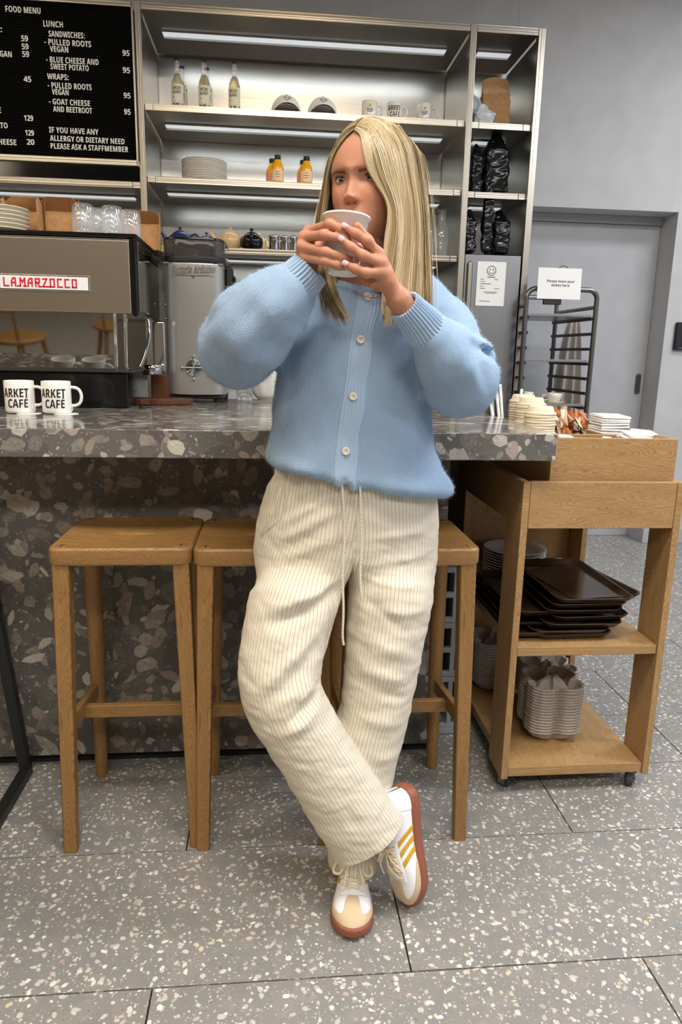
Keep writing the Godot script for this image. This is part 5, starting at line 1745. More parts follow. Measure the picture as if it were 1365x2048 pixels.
# ---------------------------------------------------------------- odds and ends
func build_small():
	# wall device at the right
	var o := thing("wall_reader", "black wall mounted reader with a small blue light beside the door", "reader", Vector3(2.71, 1.41, -4.597))
	put(boxmb(Vector3.ZERO, Vector3(0.13, 0.178, 0.026), 0.006), "case", M.black_gloss, o)
	var bl := mat("blue_lamp", rgb(60, 90, 255), 0.4)
	bl.emission_enabled = true
	bl.emission = Color(0.1, 0.16, 1.0)
	bl.emission_energy_multiplier = 1.2
	put(boxmb(Vector3(-0.022, 0.058, 0.0135), Vector3(0.006, 0.018, 0.002), 0.0005), "indicator_light", bl, o)
	put(boxmb(Vector3(-0.01, -0.076, 0.0135), Vector3(0.05, 0.004, 0.002), 0.0005), "maker_line", M.steel_edge, o)
	# table frame cut by the left edge
	o = thing("table_frame", "black square tube table leg at the left picture edge", "table", Vector3(-0.76, 0, -1.6))
	var b := MB.new()
	b.beam(Vector3(0.028, 0.016, -0.38), Vector3(-0.04, 0.74, -0.38), 0.03, 0.03, 0.03, 0.03, 0.003)
	put(b, "leg", M.black_metal, o)
	b = MB.new()
	b.beam(Vector3(0.028, 0.016, -0.39), Vector3(0.028, 0.016, 0.33), 0.03, 0.03, 0.03, 0.03, 0.003)
	put(b, "floor_bar", M.black_metal, o)
	b = MB.new()
	b.beam(Vector3(-0.04, 0.74, 0.33), Vector3(0.028, 0.016, 0.33), 0.03, 0.03, 0.03, 0.03, 0.003)
	put(b, "leg", M.black_metal, o)
	put(boxmb(Vector3(-0.4, 0.765, -0.02), Vector3(0.7, 0.03, 0.8), 0.004, 2), "table_top", M.oak, o)
	# plastic crate under the counter behind the right stool
	o = thing("plastic_crate", "pale grey plastic crate on the floor behind the right stool", "crate", Vector3(0.592, 0.0, -2.3))
	var n := 0
	for lev in 3:
		var y := 0.03 + lev * 0.19
		for x in [-0.05, 0.0, 0.05]:
			put(boxmb(Vector3(x, y + 0.09, 0.155), Vector3(0.018, 0.17, 0.016), 0.004, 1), "upright", M.plastic_crate, o)
		for h in [0.0, 0.085, 0.17]: put(boxmb(Vector3(0, y + h, 0.155), Vector3(0.116, 0.02, 0.018), 0.004), "rail", M.plastic_crate, o)
		for z in [0.05, -0.05]:
			for s in [-1, 1]: put(boxmb(Vector3(s * 0.051, y + 0.09, z), Vector3(0.014, 0.19, 0.09), 0.004, 1), "side_slat", M.plastic_crate, o)
	put(boxmb(Vector3(0, 0.012, 0.0), Vector3(0.116, 0.022, 0.33), 0.004), "crate_floor", M.plastic_crate, o)
	# cafe chairs behind the viewer, mirrored in the machine's splash panel
	for e in [[-1.95, 1.0, 0.5, "round oak cafe chair behind the viewer at the left"], [-1.3, 1.5, -0.4, "round oak cafe chair farther behind the viewer"]]:
		o = thing("cafe_chair", e[3], "chair", Vector3(e[0], 0, e[1]), "oak chairs mirrored in the machine", e[2])
		b = MB.new()
		b.lathe([[0.0, 0.44], [0.19, 0.44], [0.205, 0.45], [0.205, 0.468], [0.19, 0.478], [0.0, 0.47]], 40)
		put(b, "seat", M.oak_stool, o)
		for q in 4:
			b = MB.new()
			var d := Vector3(cos(PI * 0.25 + q * PI * 0.5), 0, sin(PI * 0.25 + q * PI * 0.5))
			b.tube(bez([d * 0.27, d * 0.2 + Vector3(0, 0.25, 0), d * 0.165 + Vector3(0, 0.445, 0)], 12), 0.019, 12)
			put(b, "leg", M.oak_stool, o)
		b = MB.new()
		b.sheet(20, 6, func(i: int, j: int):
			var a := (i / 20.0 - 0.5) * 2.2
			return Vector3(sin(a) * 0.2, 0.68 + j * 0.02, -cos(a) * 0.2 + 0.0))
		put(b, "backrest", M.oak_stool, o)
		for s in [-1, 1]:
			b = MB.new()
			b.tube([Vector3(s * 0.13, 0.46, -0.13), Vector3(s * 0.14, 0.75, -0.145)], 0.014, 10)
			put(b, "back_post", M.oak_stool, o)

# ---------------------------------------------------------------- the person
class Field:
	# a distance field: group 0 is the base, every other group melts into it alone, so that fingers stay apart
	var a := PackedVector3Array()
	var ba := PackedVector3Array()
	var l2 := PackedFloat32Array()
	var r0 := PackedFloat32Array()
	var r1 := PackedFloat32Array()
	var g := PackedInt32Array()
	var k_in := 0.01
	var k_base := 0.01
	var groups := 1
	var base_extra: Callable
	var after: Callable
	func cap(p: Vector3, q: Vector3, rp: float, rq: float, grp := 0):
		a.append(p); ba.append(q - p); l2.append(maxf((q - p).length_squared(), 1e-9)); r0.append(rp); r1.append(rq); g.append(grp)
		groups = maxi(groups, grp + 1)
	func chain(pts: Array, rs: Array, grp := 0):
		for i in pts.size() - 1: cap(pts[i], pts[i + 1], rs[i], rs[i + 1], grp)
	func smin(x: float, y: float, k: float) -> float:
		var h := maxf(k - absf(x - y), 0.0) / k
		return minf(x, y) - h * h * k * 0.25
	func at(p: Vector3, use: PackedInt32Array) -> float:
		var ds := PackedFloat32Array()
		ds.resize(groups)
		ds.fill(9.0)
		if base_extra.is_valid(): ds[0] = base_extra.call(p)
		for i in use:
			var pa := p - a[i]
			var t := clampf(pa.dot(ba[i]) / l2[i], 0.0, 1.0)
			var d := (pa - ba[i] * t).length() - r0[i] - (r1[i] - r0[i]) * t
			var q := g[i]
			ds[q] = d if ds[q] > 8.0 else smin(ds[q], d, k_in)
		var out := ds[0]
		for q in range(1, groups):
			if ds[q] < 8.0: out = minf(out, smin(ds[0], ds[q], k_base))
		if after.is_valid(): out = after.call(p, out)
		return out
	func all() -> PackedInt32Array:
		var u := PackedInt32Array()
		for i in a.size(): u.append(i)
		return u
	# surface nets, only in the blocks near the surface
	func net(mb: MB, lo: Vector3, hi: Vector3, h: float, slack := 1.25):
		var nb := Vector3i(((hi - lo) / (h * 8.0)).ceil())
		var nx := nb.x * 8 + 1
		var ny := nb.y * 8 + 1
		var nz := nb.z * 8 + 1
		var val := PackedFloat32Array()
		val.resize(nx * ny * nz)
		val.fill(9.0)
		var vid := PackedInt32Array()
		vid.resize(nx * ny * nz)
		vid.fill(-1)
		var every := all()
		var half := sqrt(3.0) * 4.0 * h
		var blocks := []
		for bz in nb.z:
			for by in nb.y:
				for bx in nb.x:
					var c := lo + Vector3(bx + 0.5, by + 0.5, bz + 0.5) * (8.0 * h)
					if absf(at(c, every)) > half * slack: continue
					blocks.append(Vector3i(bx, by, bz) * 8)
					var use := PackedInt32Array()
					var best := 9.0
					var dd := PackedFloat32Array()
					for i in every:
						var pa := c - a[i]
						var t := clampf(pa.dot(ba[i]) / l2[i], 0.0, 1.0)
						dd.append((pa - ba[i] * t).length() - r0[i] - (r1[i] - r0[i]) * t)
						best = minf(best, dd[i])
					for i in every:
						if dd[i] < best + 2.0 * half + k_in + k_base: use.append(i)
					for z in 9:
						for y in 9:
							var row := ((bz * 8 + z) * ny + by * 8 + y) * nx + bx * 8
							for x in 9:
								if val[row + x] > 8.0:
									val[row + x] = at(lo + Vector3(bx * 8 + x, by * 8 + y, bz * 8 + z) * h, use)
		var base := mb.P.size()
		var i0 := mb.I.size()
		var sy := nx
		var sz := nx * ny
		var off := [0, 1, sy, sy + 1, sz, sz + 1, sz + sy, sz + sy + 1]
		var edges := [[0, 1], [2, 3], [4, 5], [6, 7], [0, 2], [1, 3], [4, 6], [5, 7], [0, 4], [1, 5], [2, 6], [3, 7]]
		var cells := []
		for b in blocks:
			for z in 8:
				for y in 8:
					for x in 8:
						var o: int = ((b.z + z) * ny + b.y + y) * nx + b.x + x
						var m := 0
						for q in 8:
							if val[o + off[q]] < 0.0: m += 1
						if m == 0 or m == 8: continue
						var s := Vector3.ZERO
						var cnt := 0
						for e in edges:
							var v0 := val[o + off[e[0]]]
							var v1 := val[o + off[e[1]]]
							if (v0 < 0.0) != (v1 < 0.0):
								var t := v0 / (v0 - v1)
								var c0 := Vector3(e[0] & 1, (e[0] >> 1) & 1, e[0] >> 2)
								var c1 := Vector3(e[1] & 1, (e[1] >> 1) & 1, e[1] >> 2)
								s += c0.lerp(c1, t)
								cnt += 1
						vid[o] = mb.vert(lo + (Vector3(b.x + x, b.y + y, b.z + z) + s / cnt) * h, Vector3.ZERO)
						cells.append(o)
		for o in cells:
			for e in [[1, sy, sz], [sy, sz, 1], [sz, 1, sy]]:
				var v0 := val[o]
				var v1 := val[o + e[0]]
				if (v0 < 0.0) == (v1 < 0.0): continue
				if o - e[1] - e[2] < 0: continue
				var q0 := vid[o - e[1] - e[2]]
				var q1 := vid[o - e[2]]
				var q2 := vid[o]
				var q3 := vid[o - e[1]]
				if q0 < 0 or q1 < 0 or q2 < 0 or q3 < 0: continue
				if v0 < 0.0: mb.quad(q0, q3, q2, q1)
				else: mb.quad(q0, q1, q2, q3)
		mb.smooth_from(base, i0)

var who: Node3D
var HO := Vector3(0.1965, 1.576, -1.512)
var HB := Basis.from_euler(Vector3(0.02, deg_to_rad(-32.0), deg_to_rad(0.6)))
var skin_c := rgb(188, 133, 105)

func lin(c: Color) -> Color: return c.srgb_to_linear()
func hw(v: Vector3) -> Vector3: return HO + HB * (v * 0.001)
func fit(o: MeshInstance3D) -> MeshInstance3D:
	o.position = -who.position
	return o

func head_point(al: float, y: float) -> Vector3:
	# one point of the head in millimetres: al 0 is the face, y up from the eyes
	var w: float
	var f: float
	var b: float
	if y >= 20.0:
		var s := sqrt(maxf(0.0, 1.0 - pow((y - 20.0) / 97.0, 2.0)))
		w = 75.0 * pow(s, 0.92); f = 93.0 * pow(s, 0.8); b = 100.0 * pow(s, 0.9)
	else:
		w = key([[-230, 64.0], [-170, 52.0], [-140, 49.0], [-120, 46.0], [-110, 42.0], [-104, 38.0], [-95, 45.0], [-80, 54.0], [-60, 62.0], [-40, 67.5], [-20, 71.0], [0, 73.5], [20, 75.0]], y)
		f = key([[-230, 48.0], [-170, 38.0], [-140, 36.0], [-121, 42.0], [-114, 58.0], [-107, 76.0], [-100, 83.0], [-80, 86.0], [-60, 87.0], [-40, 86.5], [-20, 87.0], [0, 88.5], [20, 93.0]], y)
		b = key([[-230, 66.0], [-170, 58.0], [-120, 54.0], [-95, 57.0], [-80, 63.0], [-60, 74.0], [-40, 86.0], [-20, 95.0], [0, 99.0], [20, 100.0]], y)
	var back := -42.0 * smoothstep(-95.0, -205.0, y)
	var sa := sin(al)
	var ca := cos(al)
	var ex := 0.9 if y > -40.0 else lerpf(0.9, 1.02, clampf((-40.0 - y) / 60.0, 0, 1))
	var x := w * signf(sa) * pow(absf(sa), ex)
	var z := (f if ca > 0.0 else b) * signf(ca) * pow(absf(ca), 0.86)
	if ca > 0.0:
		var ax := absf(x)
		var d := 0.0
		d -= 9.6 * gauss(ax - 29.8, 14.5) * gauss(y - 1.0, 10.0)
		d -= 3.0 * gauss(ax - 17.0, 6.0) * gauss(y - 3.0, 9.0)
		d += 1.8 * gauss(ax - 27.0, 17.0) * gauss(y - 19.0, 7.0)
		d += 1.5 * gauss(x, 9.0) * gauss(y - 18.0, 8.0)
		var nh: float = key([[-51, 0.0], [-47, 1.0], [-43.5, 5.0], [-40.5, 12.0], [-36, 17.0], [-31.5, 18.6], [-26, 16.6], [-17, 11.8], [-7, 7.6], [4, 5.5], [14, 3.0], [26, 0.0]], y)
		var nw: float = key([[-51, 9.0], [-40, 8.6], [-31, 7.8], [-18, 6.6], [0, 6.6], [20, 9.0]], y)
		d += nh * gauss(x, nw)
		d += 7.6 * gauss(ax - 10.6, 4.2) * gauss(y + 36.5, 4.8)
		d -= 2.4 * gauss(ax - 16.6, 2.4) * gauss(y + 36.5, 6.5)
		d -= 9.0 * gauss(ax - 6.2, 2.7) * gauss(y + 42.8, 2.2)
		d += 4.0 * gauss(ax - 41.0, 17.0) * gauss(y + 30.0, 15.0)
		d -= 2.0 * gauss(ax - 40.0, 14.0) * gauss(y + 66.0, 14.0)
		d += 4.5 * gauss(x, 21.0) * gauss(y + 68.0, 13.0)
		d -= 1.6 * gauss(x, 3.0) * gauss(y + 58.0, 4.0)
		d += 2.6 * gauss(x, 13.0) * gauss(y + 65.0, 3.0) + 3.2 * gauss(x, 12.0) * gauss(y + 74.0, 3.6)
		d -= 3.0 * gauss(x, 17.0) * gauss(y + 69.3, 1.2)
		d -= 2.5 * gauss(x, 16.0) * gauss(y + 84.0, 5.0)
		d += 3.5 * gauss(x, 14.0) * gauss(y + 99.0, 8.0)
		z += d * smoothstep(0.0, 0.35, ca)
	return Vector3(x, y, z + back)

func hand(mb: MB, wrist: Array, fingers: Array, thumb: Array, palm_up: float):
	var f := Field.new()
	f.k_in = 0.004
	f.k_base = 0.009
	var mid: Vector3 = wrist[1]
	f.cap(wrist[0], wrist[1], 0.0235, 0.0225)
	# the palm: metacarpals from the wrist to each knuckle, melted together
	var f2 := Field.new()
	for i in 4:
		var a: Vector3 = mid.lerp(fingers[i][0], 0.55)
		f.cap(a, fingers[i][1], 0.0125, 0.0102)
		f.cap(mid, a, 0.019, 0.0135)
		if i < 3: f.cap(fingers[i][1].lerp(fingers[i][0], 0.3), fingers[i + 1][1].lerp(fingers[i + 1][0], 0.3), 0.0105, 0.0105)
	f.cap(thumb[0], thumb[1], 0.015, 0.0115)
	f.k_in = 0.008
	var rs := [[0.0096, 0.0086, 0.0078, 0.0066], [0.0097, 0.0087, 0.0078, 0.0066], [0.0093, 0.0083, 0.0075, 0.0064], [0.0084, 0.0075, 0.0068, 0.0058]]
	for i in 4: f.chain(fingers[i].slice(1), rs[i], i + 1)
	f.chain(thumb.slice(1), [0.0112, 0.0098, 0.0078], 5)
	var lo := Vector3(9, 9, 9)
	var hi := -lo
	for i in f.a.size():
		for p in [f.a[i], f.a[i] + f.ba[i]]:
			lo = lo.min(p); hi = hi.max(p)
	mb.col = lin(skin_c)
	f.net(mb, lo - Vector3.ONE * 0.028, hi + Vector3.ONE * 0.028, 0.0026)

func nail(tip: Vector3, dip: Vector3, out: Vector3, w: float, called := "fingernail"):
	# a curved plate on the outer side of the fingertip
	var ax := (tip - dip).normalized()
	var up := (out - ax * out.dot(ax)).normalized()
	var sd := ax.cross(up)
	var b := MB.new()
	b.sheet(10, 12, func(i: int, j: int):
		var u := (i / 10.0 - 0.5) * 2.0
		var v := j / 12.0
		var ln := v * 0.0125 - 0.004
		var ww := w * (1.0 - pow(absf(v * 2.0 - 1.0), 3.5) * 0.45)
		return tip + ax * (ln + 0.0015) + sd * u * ww * 0.95 + up * (0.0079 - u * u * w * 0.42 - (0.0022 * v * v) - 0.0007 * pow(absf(v * 2.0 - 1.0), 6.0)))
	fit(put(b, called, M.nail, who))

func ribbon(b: MB, pts: Array, w0: float, w1: float, out: Vector3, col: Color, col1 = null):
	# a flat strand facing out
	var n := pts.size()
	var prev := -1
	for i in n:
		var t: Vector3 = (pts[mini(i + 1, n - 1)] - pts[maxi(i - 1, 0)])
		var sd := t.cross(out).normalized()
		var w := lerpf(w0, w1, pow(float(i) / (n - 1), 1.5)) * 0.5
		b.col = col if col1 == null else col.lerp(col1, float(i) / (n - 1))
		var nn := sd.cross(t).normalized()
		var v0 := b.vert(pts[i] - sd * w, (nn - sd * 0.5).normalized(), Vector2(0, float(i)))
		b.vert(pts[i] + sd * w, (nn + sd * 0.5).normalized(), Vector2(1, float(i)))
		if prev >= 0: b.quad(prev, prev + 1, v0 + 1, v0)
		prev = v0

func build_person():
	who = thing("person", "woman in a fluffy pale blue cardigan and cream striped trousers, drinking from a white cup", "person", Vector3(0.2, 0, -1.5))
	person_materials()
	build_body()
	build_face_parts()
	build_hair()
	build_sweater()
	build_trousers()
	build_shoes()
	# the paper cup she holds
	var c := thing("paper_cup", "white paper cup held in both hands in front of her mouth", "cup", Vector3(0.1300, 1.3936, -1.377))
	c.basis = Basis(Quaternion(Vector3.UP, Vector3(0.0036, 0.107, -0.007).normalized())) * Basis(Vector3(0, 0, 1), deg_to_rad(-1.5)) * Basis.from_scale(Vector3(1, 0.955, 1))
	var b := MB.new()
	b.lathe([[0.0, 0.006], [0.026, 0.006], [0.0265, 0.0], [0.0275, 0.0], [0.0285, 0.002], [0.0415, 0.103], [0.0436, 0.1035], [0.0446, 0.1055], [0.0438, 0.1078], [0.0418, 0.108], [0.0408, 0.106], [0.028, 0.01], [0.0, 0.01]], 64)
	put(b, "cup_body", M.paper_cup, c)
	b = MB.new()
	b.lathe([[0.0, 0.088], [0.0385, 0.088]], 40)
	put(b, "coffee", M.coffee, c)
	# two short printed lines near its foot
	for k in 2:
		var tm := text_mesh("ARKET", 0.0085, 0.0004, "Droid Sans", true, 0.0, 1) if k == 0 else text_mesh("CAFE", 0.0085, 0.0004, "Droid Sans", true, 0.0, 1)
		var o := putmesh(tm, "print", M.ink, c, Vector3(-0.001, 0.0215 - k * 0.009, 0.0312 - k * 0.0012))
		o.rotation = Vector3(-0.13, 0, 0)

func person_materials():
	var s := mat("skin", Color.WHITE, 0.5)
	s.vertex_color_use_as_albedo = true
	s.subsurf_scatter_enabled = true
	s.subsurf_scatter_strength = 0.12
	s.metallic_specular = 0.4
	var pore := noise_tex(0.2, 128, 128, Color.BLACK, Color.WHITE, true, 2.0, 3, 21)
	s.uv1_scale = Vector3(14, 14, 1)
	bumpy(s, pore, 0.0)
	mat("nail", rgb(236, 178, 186), 0.16)
	mat("paper_cup", rgb(243, 240, 240), 0.5)
	mat("coffee", rgb(120, 84, 58), 0.2)
	mat("eye_white", rgb(226, 220, 216), 0.08)
	mat("iris", rgb(84, 102, 118), 0.1)
	mat("pupil", rgb(8, 8, 9), 0.08)
	mat("lash", rgb(36, 26, 20), 0.6)
	var br := mat("brow", rgb(124, 94, 70), 0.7)
	var h := mat("hair", Color.WHITE, 0.4)
	h.vertex_color_use_as_albedo = true
	h.metallic_specular = 0.5
	mat("gold", rgb(214, 150, 84), 0.25, 1.0)
	# knitted wool: columns of V stitches, 8 columns by 8 rows
	var n := 256
	var im := Image.create(n, n, false, Image.FORMAT_RGBA8)
	var al := Image.create(n, n, false, Image.FORMAT_RGB8)
	var nz := FastNoiseLite.new()
	nz.frequency = 0.06
	for y in n:
		for x in n:
			var u := fposmod(x / 32.0, 1.0) - 0.5
			var v := fposmod(y / 32.0 + absf(u) * 1.1, 1.0)
			var leg := 1.0 - pow(absf(absf(u) - 0.25) / 0.25, 2.0)
			var hgt := clampf(leg * (0.45 + 0.55 * sin(PI * v)), 0.0, 1.0)
			var fz := nz.get_noise_2d(x * 2.0, y * 2.0) * 0.5 + 0.5
			im.set_pixel(x, y, Color(hgt * 0.86 + fz * 0.14, 0, 0))
			al.set_pixel(x, y, Color.WHITE.lerp(rgb(216, 226, 238), fz))
	im.convert(Image.FORMAT_RGBA8)
	for y in n:
		for x in n:
			var q := im.get_pixel(x, y).r
			im.set_pixel(x, y, Color(q, q, q))
	var nm: Image = im.duplicate()
	nm.bump_map_to_normal_map(5.0)
	var k := mat("knit", rgb(164, 188, 214), 0.95)
	textured(k, tex(al), 1.0, 1.0)
	bumpy(k, tex(nm), 0.85)
	k.rim_enabled = true
	k.rim = 0.5
	k.rim_tint = 0.6
	mat("rib_knit", rgb(164, 188, 214), 0.95)
	M.rib_knit.rim_enabled = true
	M.rib_knit.rim = 0.5
	M.rib_knit.rim_tint = 0.6
	mat("mohair", rgb(184, 206, 230), 0.9)
	# cream cloth with fine dark stripes: one stripe per tile
	var st := Image.create(64, 64, false, Image.FORMAT_RGB8)
	st.fill(rgb(216, 207, 189))
	for y in 64:
		for x in 64: st.set_pixel(x, y, jit(rgb(216, 207, 189), 0.012))
		st.fill_rect(Rect2i(29, y, 6, 1), jit(rgb(140, 124, 104), 0.08))
	var tr := mat("striped_cotton", Color.WHITE, 0.85)
	textured(tr, tex(st), 1.0, 1.0)
	textured(mat("striped_cord", Color.WHITE, 0.85), tex(st), 1.0, 1.0)
	mat("shoe_white", rgb(240, 240, 242), 0.4)
	mat("suede", rgb(205, 184, 152), 0.95)
	M.suede.rim_enabled = true
	M.suede.rim = 0.3
	mat("shoe_gold", rgb(208, 158, 34), 0.6)
	mat("gum_sole", rgb(140, 82, 60), 0.55)
	mat("lace", rgb(236, 222, 190), 0.9)
	mat("pearl", rgb(224, 218, 202), 0.25)

func build_body():
	var mb := MB.new()
	mb.col = lin(skin_c)
	# torso, arms and legs under the clothes
	var f := Field.new()
	f.k_in = 0.05
	f.k_base = 0.05
	f.cap(Vector3(0.15, 0.90, -1.60), Vector3(0.235, 0.88, -1.60), 0.088, 0.088)
	f.cap(Vector3(0.19, 0.95, -1.60), Vector3(0.2, 1.15, -1.60), 0.082, 0.084)
	f.cap(Vector3(0.15, 1.2, -1.60), Vector3(0.255, 1.2, -1.60), 0.085, 0.085)
	f.cap(Vector3(0.12, 1.35, -1.60), Vector3(0.3, 1.345, -1.605), 0.045, 0.045)
	f.cap(Vector3(0.2, 1.33, -1.59), Vector3(0.197, 1.43, -1.55), 0.056, 0.05)
	f.chain([Vector3(0.09, 1.35, -1.60), Vector3(-0.03, 1.27, -1.55), Vector3(0.0413, 1.3726, -1.43)], [0.045, 0.036, 0.024], 1)
	f.chain([Vector3(0.34, 1.345, -1.605), Vector3(0.415, 1.215, -1.53), Vector3(0.2625, 1.3147, -1.36)], [0.045, 0.036, 0.024], 2)
	f.chain([Vector3(0.125, 0.87, -1.595), Vector3(0.03, 0.53, -1.42), Vector3(0.225, 0.2, -1.40)], [0.07, 0.045, 0.034], 3)
	f.chain([Vector3(0.265, 0.86, -1.6), Vector3(0.245, 0.48, -1.515), Vector3(0.195, 0.1, -1.5)], [0.07, 0.045, 0.034], 4)
	f.net(mb, Vector3(-0.1, 0.03, -1.75), Vector3(0.5, 1.5, -1.3), 0.013)
	# hands, each on a grid of its own
	hand(mb, [Vector3(0.0413, 1.3726, -1.43), Vector3(0.0633, 1.4052, -1.412)],
		[[Vector3(0.0670, 1.4143, -1.4120), Vector3(0.0677, 1.4707, -1.4020), Vector3(0.1024, 1.4750, -1.3460), Vector3(0.1248, 1.4646, -1.3340), Vector3(0.1387, 1.4564, -1.3350)],
		[Vector3(0.0650, 1.4122, -1.4100), Vector3(0.0582, 1.4586, -1.3940), Vector3(0.0916, 1.4561, -1.3410), Vector3(0.1285, 1.4485, -1.3320), Vector3(0.1509, 1.4400, -1.3380)],
		[Vector3(0.0650, 1.4104, -1.4100), Vector3(0.0553, 1.4419, -1.3880), Vector3(0.0954, 1.4262, -1.3370), Vector3(0.1291, 1.4163, -1.3310), Vector3(0.1449, 1.4139, -1.3320)],
		[Vector3(0.0669, 1.4078, -1.4100), Vector3(0.0619, 1.4226, -1.3860), Vector3(0.0939, 1.4109, -1.3380), Vector3(0.1179, 1.4043, -1.3330), Vector3(0.1299, 1.4024, -1.3350)]],
		[Vector3(0.0712, 1.4136, -1.4200), Vector3(0.0840, 1.4450, -1.4430), Vector3(0.1019, 1.4625, -1.4450), Vector3(0.1226, 1.4680, -1.4380)], 0.0)
	hand(mb, [Vector3(0.2625, 1.3147, -1.36), Vector3(0.2310, 1.3506, -1.345)],
		[[Vector3(0.2289, 1.3558, -1.3450), Vector3(0.1886, 1.4253, -1.3260), Vector3(0.1671, 1.4453, -1.3170), Vector3(0.1466, 1.4566, -1.3180), Vector3(0.1303, 1.4670, -1.3240)],
		[Vector3(0.2307, 1.3523, -1.3440), Vector3(0.1924, 1.4092, -1.3180), Vector3(0.1600, 1.4192, -1.3110), Vector3(0.1397, 1.4324, -1.3140), Vector3(0.1243, 1.4447, -1.3190)],
		[Vector3(0.2299, 1.3487, -1.3440), Vector3(0.1948, 1.3923, -1.3180), Vector3(0.1662, 1.3908, -1.3120), Vector3(0.1477, 1.3974, -1.3150), Vector3(0.1331, 1.4045, -1.3200)],
		[Vector3(0.2289, 1.3454, -1.3480), Vector3(0.1989, 1.3790, -1.3300), Vector3(0.1795, 1.3762, -1.3340), Vector3(0.1669, 1.3847, -1.3430), Vector3(0.1584, 1.3921, -1.3460)]],
		[Vector3(0.2272, 1.3599, -1.3520), Vector3(0.1973, 1.4168, -1.3520), Vector3(0.1707, 1.4495, -1.3440), Vector3(0.1507, 1.4716, -1.3360)], 0.0)
	# head and neck
	var nu := 120
	var ys := []
	for i in 26: ys.append(117.0 - 97.0 * (1.0 - cos(PI * 0.5 * i / 26.0)))
	var y := 20.0
	while y > -120.0:
		ys.append(y); y -= 1.7
	while y > -205.0:
		ys.append(y); y -= 5.0
	var from := mb.P.size()
	var i0 := mb.I.size()
	for j in ys.size():
		for i in nu + 1:
			# more columns on the face
			var u := float(i) / nu * 2.0 - 1.0
			var al := PI * (0.55 * u + 0.45 * u * u * u)
			var p := head_point(al, ys[j])
			var c := lin(skin_c)
			var lip := maxf(gauss(p.x, 15.0) * gauss(p.y + 66.0, 3.0), gauss(p.x, 14.0) * gauss(p.y + 74.0, 3.8)) if p.z > 50 else 0.0
			c = c.lerp(lin(rgb(196, 112, 104)), clampf(lip * 1.3, 0, 0.9))
			if p.z > 0:
				var blush := gauss(absf(p.x) - 44.0, 14.0) * gauss(p.y + 32.0, 14.0) * 0.3 + gauss(p.x, 13.0) * gauss(p.y + 44.0, 7.0) * 0.25
				c = c.lerp(lin(rgb(206, 128, 108)), blush)
			var hl := 70.0 - 60.0 * smoothstep(45.0, 78.0, absf(p.x)) if p.z > 0 else -60.0
			c = c.lerp(lin(rgb(138, 110, 74)), smoothstep(hl, hl + 9.0, p.y + rng.randf_range(-3, 3)))
			mb.col = c
			mb.vert(hw(p), Vector3.ZERO, Vector2(float(i) / nu, ys[j] * 0.004))
	for j in ys.size() - 1:
		for i in nu:
			var q := from + j * (nu + 1) + i
			mb.quad(q, q + 1, q + nu + 2, q + nu + 1)
	mb.smooth_from(from, i0)
	for j in ys.size():
		var a := from + j * (nu + 1)
		var n := (mb.N[a] + mb.N[a + nu]).normalized()
		mb.N[a] = n; mb.N[a + nu] = n
	fit(put(mb, "body", M.skin, who))

